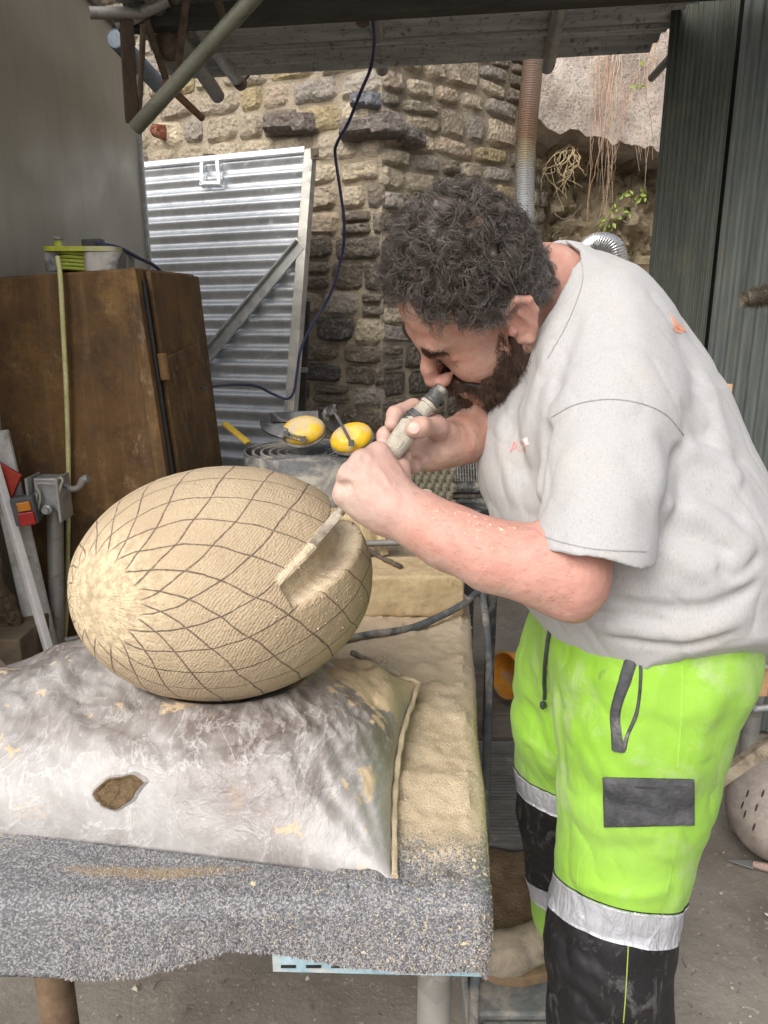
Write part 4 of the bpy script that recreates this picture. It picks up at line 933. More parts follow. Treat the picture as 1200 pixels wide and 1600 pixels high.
# the shallow fresh ledge beside it, where the chisel is working
RIDGE = [q for q in (e.hit(x, y) for x, y in ((440, 905), (456, 890), (473, 871), (490, 851), (506, 830), (519, 808))) if q is not None]
e.chain([q + FW * .0035 for q in RIDGE], [.0058, .0068, .0072, .0074, .0072, .0068][:len(RIDGE)], .0025)
e.post = lambda P, d: d - .0012 * fbm(P, 14, 3) - .0004 * vnoise(P, 160)
egg_me = sdfmesh(e, EC - .29, EC + .29, .0030, 'stone_egg')
def M_egg():
    t = NT('carved_sandstone'); p = t.n('NewGeometry').outputs['Position']
    q = t.n('VectorMath', [p, tuple(EC)], operation='SUBTRACT').outputs[0]
    wob = t.n('VectorMath', [t.n('VectorMath', [t.noise(p, 9, 3, .5, 0, True), (.5, .5, .5)], operation='SUBTRACT').outputs[0], (.026, .026, .026)], operation='MULTIPLY').outputs[0]
    q2 = t.n('VectorMath', [q, wob], operation='ADD').outputs[0]
    def dots(q_):
        return [t.m('DIVIDE', t.n('VectorMath', [q_, tuple(Ae[:, k])], operation='DOT_PRODUCT').outputs['Value'], float(ER[k])) for k in range(3)]
    L3 = dots(q2); vec = t.comb(*L3); vec = t.n('VectorMath', [vec], operation='NORMALIZE').outputs[0]
    # frame around the pole
    z_ = pole_n; x_ = np.cross(z_, [0, 0, 1]); x_ /= np.linalg.norm(x_); y_ = np.cross(z_, x_)
    dz, dx, dy = [t.n('VectorMath', [vec, tuple(a_)], operation='DOT_PRODUCT').outputs['Value'] for a_ in (z_, x_, y_)]
    th = t.m('ARCCOSINE', dz); ph = t.m('ARCTAN2', dy, dx)
    nz = t.noise(p, 55, 4, .7)
    def fam(sgn, N_, off):
        a_ = t.m('ADD', t.m('MULTIPLY', ph, N_ / (2 * math.pi)), t.m('MULTIPLY', t.m('POWER', th, .85), sgn * N_ / (2 * math.pi) * 1.05)); a_ = t.m('ADD', a_, off)
        fr_ = t.m('SUBTRACT', a_, t.m('FLOOR', a_)); d_ = t.m('MINIMUM', fr_, t.m('SUBTRACT', 1.0, fr_))
        # to metres across the line: one turn is about 2*pi*.19*sin(th)
        return t.m('MULTIPLY', t.m('MULTIPLY', d_, t.m('SINE', th)), 2 * math.pi * .19 / N_ * .72)
    d1 = fam(1, 18, .15); d2 = fam(-1, 18, .4)
    lw = t.m('ADD', .0002, t.m('MULTIPLY', nz, .0010))
    l1 = t.m('SMOOTH_MIN', d1, d2, .0001); ln_ = t.mr(t.m('SUBTRACT', l1, lw), .0006, -.0003)
    st_ = t.mr(t.m('ADD', th, t.m('MULTIPLY', t.noise(p, 18, 3), .28)), .44, .52); ln_ = t.m('MULTIPLY', ln_, st_)
    tone = t.sep(t.n('Attribute', attribute_name='cut').outputs[0])[0]; ln_ = t.m('MULTIPLY', ln_, t.m('SUBTRACT', 1.0, tone))
    ln_ = t.m('MULTIPLY', ln_, t.mr(t.noise(p, 260, 3, .8), .30, .48, .35, .9))
    c = t.mix(t.mr(t.noise(p, 8, 6, .6), .3, .7), (.435, .335, .22), (.52, .415, .28)); c = t.mix(t.mr(t.noise(p, 320, 3), .35, .7), c, t.mix(.35, c, (.36, .26, .15)))
    # fine tooling grooves whose direction changes from patch to patch
    cell = t.vor(p, 14, 'F1', 1); ang = t.m('MULTIPLY', t.sep(cell)[0], 1.6)
    # grooves follow one spiral family, radiating at the pole
    pa = t.m('ADD', t.m('MULTIPLY', t.m('SUBTRACT', L3[0], t.m('MULTIPLY', L3[2], .75)), 62), t.m('MULTIPLY', t.noise(p, 12, 3), 9)); g1 = t.m('SINE', t.m('MULTIPLY', pa, 4.2))
    pb = t.m('ADD', t.m('MULTIPLY', ph, 60), t.m('MULTIPLY', t.noise(p, 25, 3), 14)); g2 = t.m('SINE', pb)
    near_ = t.mr(th, .65, .35); gm = t.mr(t.noise(p, 9, 3), .38, .55)
    g = t.mix(near_, t.m('MULTIPLY', g1, gm), g2); g = t.n('RGBToBW', [g]).outputs[0] if False else g
    c = t.mix(t.m('MULTIPLY', near_, t.mr(t.noise(p, 90, 3), .4, .6)), c, (.64, .52, .34))
    c = t.mix(tone, c, t.mix(t.mr(t.noise(p, 40, 5), .35, .65), (.56, .45, .31), (.68, .58, .42)))
    c = t.mix(t.m('MULTIPLY', ln_, .92), c, (.060, .038, .034))
    chipm = t.mr(t.noise(t.map(p, loc=(2, 2, 2)), 150, 4, .6), .66, .70); c = t.mix(t.m('MULTIPLY', chipm, .5), c, (.70, .60, .45))
    sm = t.m('MULTIPLY', t.mr(t.noise(t.map(p, loc=(7, 1, 3)), 10, 6, .7), .58, .7), .35); c = t.mix(sm, c, (.36, .26, .19))
    h = t.m('ADD', t.m('MULTIPLY', g, .095), t.m('ADD', t.m('MULTIPLY', t.noise(p, 240, 4), .9), t.m('MULTIPLY', t.noise(p, 60, 4), 1.0)))
    h = t.m('SUBTRACT', h, t.m('MULTIPLY', ln_, .5))
    return t.fin(c, .93, 0, t.bump(h, .55, .0045))
egg = link('stone_egg', egg_me, M_egg(), None, True); tag(egg, 'large tan sandstone egg marked with a dark pencil grid and a fresh groove', 'stone egg')
n = len(egg_me.vertices); V = np.empty(n * 3, np.float32); egg_me.vertices.foreach_get('co', V); V = V.reshape(-1, 3); loc = ((V - EC) @ Ae) / ER; rr = np.linalg.norm(loc, axis=1)
cut = np.clip((.985 - rr) / .02, 0, 1)
for a_, b_ in zip(RIDGE, RIDGE[1:]):
    ab_ = b_ - a_; t_ = np.clip(((V - a_) @ ab_) / (ab_ @ ab_), 0, 1); cut = np.maximum(cut, np.clip((.0085 - np.linalg.norm(V - a_ - t_[:, None] * ab_, axis=1)) / .0015, 0, 1))
ca = egg_me.color_attributes.new('cut', 'FLOAT_COLOR', 'POINT'); ca.data.foreach_set('color', np.stack([cut, cut, cut, np.ones(n)], 1).astype(np.float32).ravel())
egg_bvh = bvh_of(egg_me)
# ------------------------------------------------------------------ chisel and pneumatic handle
m_tool = simple('dusty_steel', (.12, .095, .07), (.28, .24, .20), 60, .5, .4, .3, dust=(.58, .52, .42), dustamt=.45)
m_toolh = simple('dusty_grip', (.20, .18, .14), (.44, .40, .33), 70, .85, bump=.8, dist=.004, dust=(.58, .53, .44), dustamt=.8)
hq = e.hit(487, 851); T0 = np.array(hq) + camv(.0, .0, -.004); T1 = K(608, 712, 1.02); T2 = K(652, 652, 1.032); T3 = K(692, 606, 1.035)
dT = T1 - T0; dT /= np.linalg.norm(dT)
tool = empty('air_chisel', T1, 'dust caked pneumatic chisel held by the man, its blade in the egg groove', 'chisel')
mb = MB(); A_ = T0 + dT * .06
mb.tube([A_, T1], [.0060, .0075], 14); sd_ = np.cross(dT, -FW); sd_ /= np.linalg.norm(sd_); nr_ = np.cross(sd_, dT)
tipw, tipt = .0085, .0012
pv = []
for q, w_, h_ in ((T0, .0058, .0014), (T0 + dT * .02, .0062, .003), (T0 + dT * .05, .0064, .0056), (A_ + dT * .004, .0066, .0066)):
    pv += [q + sd_ * w_ + nr_ * h_, q - sd_ * w_ + nr_ * h_, q - sd_ * w_ - nr_ * h_, q + sd_ * w_ - nr_ * h_]
fs = [(i * 4 + k, i * 4 + (k + 1) % 4, i * 4 + 4 + (k + 1) % 4, i * 4 + 4 + k) for i in range(3) for k in range(4)] + [(3, 2, 1, 0), (12, 13, 14, 15)]
mb.add(pv, fs); mb.build('chisel_blade', m_tool, tool, True)
L_ = np.linalg.norm(T2 - T1); mb = MB(); mb.lathe(T1 - dT * .0, T2 - T1, [(0, .010), (.004, .0135), (L_ * .35, .0155), (L_ * .8, .0160), (L_ * .86, .0148), (L_ + .004, .014), (L_ + .006, .011)], 22); mb.build('hammer_body', m_toolh, tool, True)
L_ = np.linalg.norm(T3 - T2); dF = (T3 - T2) / L_
def seg(name, prof, m_): q = MB(); q.lathe(T2, dF, prof, 22); return q.build(name, m_, tool, True)
m_blkr = simple('black_rubber_hose', (.035, .036, .034), (.09, .09, .085), 60, .5, dust=(.5, .46, .4), dustamt=.5)
seg('knurled_ring', [(-.016, .0150), (-.014, .0166), (-.011, .0166), (-.010, .0152), (-.006, .0152), (-.005, .0166), (-.002, .0166), (-.001, .0150), (.004, .0146), (.005, .0128)], m_blkr)
seg('hose_fitting', [(.004, .0128), (.006, .0112), (.020, .0108), (.021, .0126), (.025, .0126), (.026, .0104)], m_toolh)
seg('throttle_sleeve', [(.025, .0104), (.027, .0122), (.031, .0122), (.032, .0108), (L_ - .016, .0108), (L_ - .014, .0118), (L_ - .010, .0118), (L_ - .008, .0106), (L_ - .002, .0106), (L_, .0085)], m_blkr)
# flying chips round the cut and lying on the egg
pc = []; pn = []
for k in range(90):
    x, y = 500 + rs.gauss(0, 45), 905 + rs.gauss(0, 55); h, nn = cast(egg_bvh, x, y)
    if h is None: continue
    pc.append(np.array(h) + np.array(nn) * .0006); pn.append(np.array(nn))
chips('egg_chips', np.array(pc), np.array(pn), .0022, m_chip, 'pale fresh stone crumbs clinging round the groove of the egg', 'stone crumbs', seed=5)

# ------------------------------------------------------------------ things behind on the table
m_ss = simple('sandstone_block', (.42, .31, .17), (.54, .42, .25), 12, .93, bump=.6, dist=.004)
def block(px0, px1, yb, yt, ybk, z0, label, depth=.16, name='stone_block'):
    a = Wz(px0, yb, z0); c = Wz(px1, yb - 2, z0); ht = Wy(px0, yt, a[1])[2] - z0; s_ = Sdf(); cen = (a + c) / 2 + np.array([0, depth / 2, ht / 2]); x = (c - a) / np.linalg.norm(c - a); A = np.stack([x, np.array([-x[1], x[0], 0]), [0, 0, 1]], 1)
    s_.box(cen, (np.linalg.norm(c - a) / 2, depth / 2, ht / 2), A, .006, .004); s_.post = lambda P, d: d - .003 * fbm(P, 22, 3); r = np.array([np.linalg.norm(c - a) / 2 + depth / 2 + .02, np.linalg.norm(c - a) / 2 + depth / 2 + .02, ht / 2 + .03]); me = sdfmesh(s_, cen - r, cen + r, .006, name); o = link(name, me, m_ss, None, True); tag(o, label, 'stone block', 'sandstone blocks on the table'); return o
block(520, 724, 966, 902, 866, ZT_ + .008, 'tan sandstone block with a dark stick on it, behind the egg', .15)
block(455, 600, 895, 806, 760, ZT_ + .008, 'beige stone block mostly hidden behind the egg and fist', .10)
def stick(name, pts, r, m_, label, cat='stick', grp=None):
    mb = MB(); P_ = spline(pts, 5); mb.tube([p_ + np.array([0, 0, rs.uniform(-.001, .001)]) for p_ in P_], [r * rs.uniform(.85, 1.15) for _ in P_], 8); o = mb.build(name, m_, smooth=True); tag(o, label, cat, grp); return o
m_bark = simple('dark_bark', (.05, .035, .028), (.17, .13, .10), 50, .9, bump=.8, dist=.004)
zb = Wy(0, 902, Wz(520, 966, ZT_ + .008)[1])[2]
stick('twig', [Wz(572, 858, zb + .006), Wz(590, 868, zb + .006), Wz(610, 878, zb + .006), Wz(627, 886, zb + .006)], .0065, m_bark, 'dark bark covered stick lying on the sandstone block', grp='sticks')
stick('old_chisel', [Wz(550, 1020, ZT_ + .02), Wz(580, 1034, ZT_ + .02), Wz(605, 1047, ZT_ + .018), Wz(626, 1055, ZT_ + .016)], .0062, simple('worn_chisel', (.10, .08, .065), (.30, .27, .24), 40, .8, dust=(.6, .52, .4), dustamt=.7), 'worn old chisel lying in the dust right of the egg', 'chisel')
stick('pale_sliver', [Wz(562, 1062, ZT_ + .014), Wz(578, 1052, ZT_ + .016), Wz(587, 1045, ZT_ + .016)], .0025, m_chip, 'thin pale stone sliver lying beside the worn chisel', 'stone sliver')
m_hose = simple('dark_rubber_hose', (.055, .062, .065), (.11, .12, .125), 40, .6, dust=(.34, .30, .25), dustamt=.35)
mb = MB(); hp = spline([Wz(500, 1005, ZT_ + .016), Wz(575, 992, ZT_ + .016), Wz(640, 982, ZT_ + .018), Wz(690, 962, ZT_ + .03), Wz(725, 943, ZT_ + .045), Wz(748, 926, ZT_ + .045), Wy(757, 950, 1.72), Wy(764, 1035, 1.58), Wy(762, 1130, 1.42), Wy(760, 1190, 1.32), Wy(757, 1300, 1.16), Wy(752, 1420, 1.05), Wy(742, 1540, .98), Wy(735, 1700, .95)], 8)
mb.tube(hp, .0085, 14); tag(mb.build('air_hose', m_hose, smooth=True), 'dark rubber air hose curling over the table back and down its right side', 'hose')
# roll of belting with ear defenders
Yr = 2.32; rc = Wz(482, 703, Wy(482, 703, Yr)[2]); zr = rc[2]; Rr = Q(104, Yr + .1)
m_rub = simple('grey_rubber', (.10, .105, .11), (.20, .205, .21), 22, .8, bump=.3, dust=(.46, .43, .37), dustamt=.5); m_rubt = simple('dark_felt_roll', (.05, .045, .04), (.10, .09, .08), 60, .9)
roll = empty('rubber_roll', (rc[0], Yr, 0), 'big upright roll of grey rubber belting under the yellow ear defenders', 'rubber roll')
mb = MB(); v = []; f = []; turns = 6; th_ = .007; npt = 46 * turns; z0_, z1_ = .004, zr
for i in range(npt + 1):
    a = 2 * math.pi * i / 46; r = Rr - (Rr * .72) * i / npt; 
    for rr_ in (r, r - th_):
        for z in (z0_, z1_ - .006 * (i / npt) * (1 if i > 46 else 0)): v.append((rc[0] + rr_ * math.cos(a), Yr + rr_ * math.sin(a), z))
for i in range(npt):
    a = i * 4; b_ = a + 4; f += [(a, b_, b_ + 1, a + 1), (a + 2, a + 3, b_ + 3, b_ + 2), (a + 1, b_ + 1, b_ + 3, a + 3), (a, a + 2, b_ + 2, b_)]
mb.add(v, f); mb.build('rolled_belt', m_rub, roll, True)
mb = MB(); mb.lathe((rc[0], Yr, .01), (0, 0, 1), [(0, Rr * .9), (zr - .05, Rr * .9), (zr - .045, Rr * .2)], 30); mb.build('inner_core', m_rubt, roll, True)
m_yel = simple('yellow_plastic', (.80, .46, .012), (.86, .54, .03), 12, .38, bump=.05, dust=(.60, .50, .33), dustamt=.45); m_blk = simple('scuffed_black_plastic', (.015, .015, .017), (.045, .045, .05), 50, .4, dust=(.32, .30, .28), dustamt=.25)
m_cush = simple('dusty_cushion', (.10, .10, .10), (.30, .29, .27), 50, .7, dust=(.5, .47, .42), dustamt=.8)
def ear_cup(c, n_, long_, rx, ry, label, arm, band):
    c = np.array(c, float); n_ = n_ / np.linalg.norm(n_); long_ = long_ - n_ * (long_ @ n_); long_ /= np.linalg.norm(long_); sh = np.cross(n_, long_); A = np.stack([long_, sh, n_], 1)
    root = empty('ear_defender', c, label, 'ear defender', 'ear defenders on the rubber roll')
    s_ = Sdf(); s_.ell(c, (rx, ry, .034), A, .01); s_.plane(c - n_ * .004, -n_, .004); s_.ell(c + n_ * .040, (rx * .55, ry * .5, .012), A, .01, '-'); me = sdfmesh(s_, c - .08, c + .08, .0035, 'cup'); link('cup', me, m_yel, root, True)
    mb = MB(); pts = [c - n_ * .012 + long_ * (rx * .86 * math.cos(a)) + sh * (ry * .86 * math.sin(a)) for a in np.linspace(0, 2 * math.pi, 32, endpoint=False)]; mb.tube(pts, .0105, 10, closed=True); mb.add(pts + [c - n_ * .014], [(i, (i + 1) % 32, 32) for i in range(32)]); mb.build('cushion', m_cush, root, True)
    mb = MB(); P_ = spline(arm, 5); off = sh * .0065
    for s2 in (1, -1): mb.tube([p_ + off * s2 for p_ in P_], .0030, 8)
    mb.tube([P_[0] + off * k for k in (1, .5, 0, -.5, -1)], .0022, 8); mb.tube([P_[-1] + off * k for k in (1, .5, 0, -.5, -1)], .0022, 8)
    mb.box(Vector(P_[0]), (.016, .012, .014)); mb.box(Vector(P_[-1]), (.016, .014, .016)); mb.build('wire_arm', simple('arm_metal_' + label[:3], (.07, .07, .072), (.20, .20, .195), 60, .4, .5), root, True)
    mb = MB(); B_ = spline(band, 8); v = []; f = []
    for i, p_ in enumerate(B_):
        t_ = B_[min(i + 1, len(B_) - 1)] - B_[max(i - 1, 0)]; t_ /= np.linalg.norm(t_); w_ = np.cross(t_, UP * .3 - FW); w_ /= np.linalg.norm(w_); k = np.cross(t_, w_); hw, ht = .017, .005
        v += [p_ + w_ * hw + k * ht, p_ - w_ * hw + k * ht, p_ - w_ * hw - k * ht, p_ + w_ * hw - k * ht]
        if i: a = (i - 1) * 4; b_ = i * 4; f += [(a + q, a + (q + 1) % 4, b_ + (q + 1) % 4, b_ + q) for q in range(4)]
    f += [(3, 2, 1, 0), tuple(len(v) - 4 + q for q in range(4))]; mb.add(v, f); mb.build('band', m_blk, root, False, bevel=.0015)
Dm = 2.28
ear_cup(K(474, 673, Dm), camv(-.10, .42, .9), camv(1, .12, 0), Q(35, Dm), Q(25, Dm), 'left yellow ear defender lying on its side on the roll', [K(447, 678, Dm - .035), K(460, 683, Dm - .045), K(474, 686, Dm - .05)], [K(498, 650, Dm + .03), K(455, 652, Dm + .04), K(418, 655, Dm + .01), K(420, 668, Dm - .02), K(447, 678, Dm - .03)])
ear_cup(K(549, 684, Dm - .05), camv(-.15, .35, .9), camv(1, .30, 0), Q(34, Dm - .05), Q(24, Dm), 'right yellow ear defender with its wire arm pointing up', [K(522, 643, Dm - .09), K(536, 668, Dm - .10), K(549, 692, Dm - .105)], [K(520, 640, Dm - .085), K(513, 646, Dm - .05), K(520, 665, Dm - .03), K(536, 676, Dm - .02)])
mb = MB(); mb.beam(Wy(350, 661, 2.35), Wy(388, 692, 2.30), .022, .010); tag(mb.build('yellow_batten', simple('yellow_paint', (.50, .33, .03), (.62, .42, .06), 20, .6), bevel=.002), 'short yellow batten sticking up behind the rubber roll', 'batten')
# ================================================================== LEFT SIDE: cabinet, reel, cable, post, board
def M_rustcab():
    t = NT('rusted_cabinet'); p = t.n('NewGeometry').outputs['Position']
    c = t.mix(t.mr(t.noise(p, 4.5, 7, .68, .3), .32, .68), (.050, .027, .011), (.165, .085, .026)); c = t.mix(t.m('MULTIPLY', t.mr(t.noise(t.map(p, loc=(3, 1, 1)), 8, 7, .75), .5, .66), .7), c, (.22, .125, .036))
    c = t.mix(t.m('MULTIPLY', t.mr(t.noise(t.map(p, scale=(1, 1, .6), loc=(0, 2, 0)), 6, 8, .8, .4), .58, .70), .75), c, (.34, .25, .15)); c = t.mix(t.mr(t.noise(p, 70, 5, .8), .55, .7, 0, .5), c, (.03, .02, .012)); c = t.mix(t.m('MULTIPLY', t.mr(t.noise(t.map(p, scale=(1, 1, .07)), 30, 6, .7), .52, .7), .2), c, (.30, .21, .11)); c = t.mix(t.m('MULTIPLY', t.mr(t.noise(t.map(p, scale=(1, 1, .05), loc=(3, 3, 0)), 22, 5, .7), .55, .7), .35), c, (.028, .018, .010))
    return t.fin(c, .82, .0, t.bump(t.m('ADD', t.noise(p, 40, 6, .7), t.m('MULTIPLY', t.noise(p, 5, 3), 2)), .35, .008))
m_cab = M_rustcab()
cab = empty('rusty_cabinet', Wz(200, 1290, 0), 'tall rust brown metal cabinet with a cable reel standing on it', 'cabinet')
Yk = 1.98
def lean(px, py, Y): return np.array(Wy(px, py, Y))
TLc, TRc = lean(-60, 437, Yk), lean(213, 418, Yk); TRb = lean(303, 417, 2.50); BRc_ = lean(262, 742, Yk - .02); BRb_ = lean(341, 722, 2.50); BLc_ = lean(20, 742, Yk - .02)
def ext(a, b_): return a + (b_ - a) * ((a[2] - .01) / (a[2] - b_[2]))
def cabmesh():
    TRb[2] = TRc[2] + .004; TLb = TLc + (TRb - TRc); b_ = [ext(TLc, BLc_), ext(TRc, BRc_), ext(TRb, BRb_)]; b_.append(b_[0] + (b_[2] - b_[1])); return [*b_, TLc, TRc, TRb, TLb]
cb = cabmesh(); mb = MB(); mb.hexa(cb); mb.build('cabinet_body', m_cab, cab, bevel=.006)
# door leaf standing proud on the side face, hinge strap, top lip
sx = (cb[6] - cb[5]); nS = np.cross(sx, cb[5] - cb[1]); nS /= np.linalg.norm(nS); nS = nS if nS[0] > 0 else -nS
def side_pt(a, h): # a along depth 0..1, h 0 bottom..1 top
    return (cb[1] * (1 - a) + cb[2] * a) * (1 - h) + (cb[5] * (1 - a) + cb[6] * a) * h
mb = MB(); q = [side_pt(.10, .02), side_pt(.98, .02), side_pt(.98, .995), side_pt(.10, .995)]; mb.hexa([q[0] + nS * .003, q[1] + nS * .003, q[1] + nS * .016, q[0] + nS * .016, q[3] + nS * .003, q[2] + nS * .003, q[2] + nS * .016, q[3] + nS * .016]); door = mb.build('door', m_cab, cab, bevel=.003)
mb = MB(); mb.tube([side_pt(.05, .03) + nS * .004, side_pt(.05, .98) + nS * .004], .006, 8); mb.build('door_gap_rod', simple('black_gap', (.01, .01, .01), (.02, .018, .015), 20, .8), cab)
for hh in (.845, .38):
    mb = MB(); mb.beam(side_pt(.04, hh) + nS * .022, side_pt(.72, hh + .012) + nS * .022, .008, .045, up=(0, 0, 1)); mb.tube([side_pt(.05, hh - .02) + nS * .024, side_pt(.05, hh + .022) + nS * .024], .013, 10); mb.build('hinge_strap', m_cab, door, bevel=.002)
# corner reinforcement
mb = MB(); u_ = (cb[5] - cb[4]); u_ /= np.linalg.norm(u_); ff = np.cross(u_, cb[5] - cb[1]); ff /= np.linalg.norm(ff); ff = ff if ff[1] < 0 else -ff
mb.beam(cb[5] - u_ * .016 + ff * .003, cb[1] - u_ * .016 + ff * .003, .03, .006, up=ff); mb.build('corner_strip', m_cab, cab, bevel=.002)
# ---- cable reel
zc = (TLc[2] * .35 + TRc[2] * .65); 
m_lime = simple('lime_plastic', (.34, .38, .02), (.46, .50, .04), 20, .5, bump=.05, dust=(.45, .42, .32), dustamt=.4); m_grp = simple('dusty_dark_plastic', (.06, .065, .065), (.16, .165, .16), 30, .6, dust=(.48, .46, .42), dustamt=.6)
Yq = 2.10; rl, rr_ = Wy(72, 392, Yq), Wy(186, 388, Yq); rcx = (rl + rr_) / 2; hw = np.linalg.norm(rr_ - rl) / 2
reel = empty('cable_reel', rcx - np.array([0, 0, .05]), 'lime and grey cable reel standing on the rusty cabinet', 'cable reel')
zt_ = rcx[2]; zb_ = Wy(130, 424, Yq)[2]; zcab = TRc[2] + (TLc[2] - TRc[2]) * .3
zb_ = max(zb_, zcab + .004)
def rrect(cx, cy, hx, hy, z, rd=.03, n=6):
    out = []
    for sx_, sy_, a0 in ((1, 1, 0), (-1, 1, 90), (-1, -1, 180), (1, -1, 270)):
        for k in range(n + 1): a = math.radians(a0 + 90 * k / n); out.append((cx + sx_ * (hx - rd) + rd * math.cos(a), cy + sy_ * (hy - rd) + rd * math.sin(a), z))
    return out
def prism(mb, lo_, hi_): n = len(lo_); return mb.add(lo_ + hi_, [(i, (i + 1) % n, (i + 1) % n + n, i + n) for i in range(n)] + [tuple(range(n))[::-1], tuple(range(n, 2 * n))])
mb = MB(); prism(mb, rrect(rcx[0], Yq + .05, hw, .09, zt_ - .006), rrect(rcx[0], Yq + .05, hw, .09, zt_ + .006)); mb.build('top_plate', m_lime, reel, True)
mb = MB(); prism(mb, rrect(rcx[0] + .05, Yq + .05, hw * .48, .085, zb_), rrect(rcx[0] + .052, Yq + .05, hw * .5, .087, zt_ - .007)); prism(mb, rrect(rcx[0] - hw * .78, Yq + .05, hw * .19, .08, zb_, .012), rrect(rcx[0] - hw * .78, Yq + .05, hw * .2, .082, zt_ - .007, .012)); mb.build('case', m_grp, reel, True)
for k in range(5):
    mb = MB(); z = zb_ + .006 + k * (zt_ - zb_ - .014) / 4.2; mb.tube([(rcx[0] - .02 + .058 * math.cos(a), Yq + .045 + .07 * math.sin(a), z + .002 * math.sin(a * 2)) for a in np.linspace(0, 2 * math.pi, 24, endpoint=False)], .0045, 8, closed=True); mb.build('wound_cable', simple('lime_cable', (.30, .36, .05), (.42, .48, .09), 30, .5) if k == 0 else bpy.data.materials['lime_cable'], reel, True)
mb = MB(); c_ = Wy(92, 386, Yq - .01); mb.lathe((c_[0], c_[1], zt_ + .004), (0, 0, 1), [(0, .011), (.014, .011), (.015, .006), (.020, .006)], 14); mb.build('knob_base', m_lime, reel, True); mb = MB(); mb.lathe((c_[0], c_[1], zt_ + .022), (0, 0, 1), [(0, .006), (.003, .013), (.008, .013), (.010, .004)], 10); mb.build('knob', m_grp, reel, True)
# plug in the top
mb = MB(); a_ = Wy(126, 384, Yq - .02); b2 = Wy(158, 382, Yq - .02); mb.beam((a_[0], Yq, zt_ + .014), (b2[0], Yq, zt_ + .016), .030, .022); plug_o = mb.build('plug', simple('black_plug', (.012, .012, .014), (.03, .03, .03), 30, .4), reel, bevel=.004)
# pale yellow cable hanging down in front of the cabinet
m_pale = simple('pale_yellow_cable', (.42, .40, .17), (.56, .53, .28), 20, .55, bump=.05)
mb = MB(); mb.tube(spline([Wy(90, 402, Yk - .005), Wy(94, 430, Yk - .03), Wy(99, 520, Yk - .035), Wy(104, 620, Yk - .04), Wy(107, 740, Yk - .04), Wy(106, 860, Yk - .045), Wy(104, 960, Yk - .05), Wy(99, 1020, Yk - .06), Wy(95, 1120, Yk - .07)], 6), .0060, 10); tag(mb.build('yellow_cable', m_pale, smooth=True), 'pale yellow cable hanging straight down the front of the rusty cabinet', 'cable')
# blue lead: from the reel, over the door, along the gate and up to the roof
m_blue_c = simple('dark_blue_cable', (.022, .026, .075), (.04, .046, .11), 20, .45, bump=.03)
bl = [(150, 381, 2.08), (185, 387, 2.12), (215, 402, 2.18), (245, 418, 2.30), (264, 446, 2.32), (269, 490, 2.31), (270, 530, 2.30), (284, 560, 2.30), (300, 588, 2.32), (314, 606, 2.36), (330, 604, 2.50), (365, 601, 2.75), (400, 603, 2.85), (425, 615, 2.9), (447, 623, 2.9), (458, 615, 2.9), (463, 590, 2.9), (469, 550, 2.9), (485, 512, 2.9), (505, 480, 2.9), (520, 450, 2.88), (535, 395, 2.85), (538, 350, 2.8), (532, 300, 2.78), (524, 245, 2.75), (526, 225, 2.72), (545, 190, 2.68), (563, 145, 2.62), (578, 110, 2.58), (584, 78, 2.52), (584, 50, 2.46), (579, 0, 2.36), (575, -60, 2.25)]
mb = MB(); mb.tube(spline([Wy(*q) for q in bl], 5), .0052, 10); tag(mb.build('blue_cable', m_blue_c, smooth=True), 'long dark blue cable looping from the reel past the gate up to the roof', 'cable')
# ---- galvanised prop stand (jockey post) with clamp
post = empty('prop_stand', Wy(88, 1100, 1.86), 'galvanised prop post with a clamp and bent handle before the cabinet', 'prop stand')
Yp = 1.88
mb = MB(); mb.tube([Wy(86, 795, Yp), Wy(90, 1035, Yp - .03), (Wy(90, 1035, Yp - .03)[0] + .0, Yp - .06, .004)], .0200, 18); mb.build('tube', m_tube, post, True)
cz = Wy(80, 770, Yp - .03); mb = MB(); mb.box(cz, (.062, .05, .085)); mb.build('clamp_body', m_galvd, post, bevel=.004)
mb = MB(); 
for s_ in (-1, 1): mb = MB(); mb.box(cz + np.array([s_ * .036, -.012, -.008]), (.006, .075, .11)); mb.build('clamp_plate', m_galvd, post, bevel=.001)
mb = MB(); mb.tube(spline([Wy(60, 795, Yp - .07), Wy(63, 775, Yp - .07), Wy(56, 758, Yp - .07), Wy(64, 755, Yp - .07), Wy(86, 756, Yp - .07), Wy(92, 747, Yp - .07), Wy(98, 750, Yp - .07), Wy(94, 762, Yp - .07), Wy(92, 775, Yp - .07)], 5), .0030, 8); mb.build('spring_wire', simple('wire_metal', (.35, .33, .28), (.5, .48, .42), 40, .5, .5), post, True)
mb = MB(); mb.lathe(Wy(76, 795, Yp - .07), (0, -1, 0), [(0, .012), (.012, .012), (.014, .009), (.022, .008)], 12); mb.build('bolt', m_galvd, post, True)
mb = MB(); mb.tube(spline([Wy(100, 758, Yp - .04), Wy(114, 764, Yp - .05), Wy(124, 760, Yp - .05), Wy(130, 750, Yp - .05), Wy(138, 747, Yp - .05)], 4), [.007] * 9 + [.0075, .009, .010, .0105, .0105, .010, .009, .008], 10) if False else mb.tube(spline([Wy(100, 758, Yp - .04), Wy(114, 764, Yp - .05), Wy(124, 760, Yp - .05), Wy(130, 750, Yp - .05), Wy(138, 747, Yp - .05)], 4), list(np.linspace(.0065, .0105, 17)), 10); mb.build('handle', m_tube, post, True)
mb = MB(); mb.tube([Wy(58, 770, Yp - .06), Wy(54, 800, Yp - .07)], .0075, 10); mb.build('pin', m_tube, post, True)
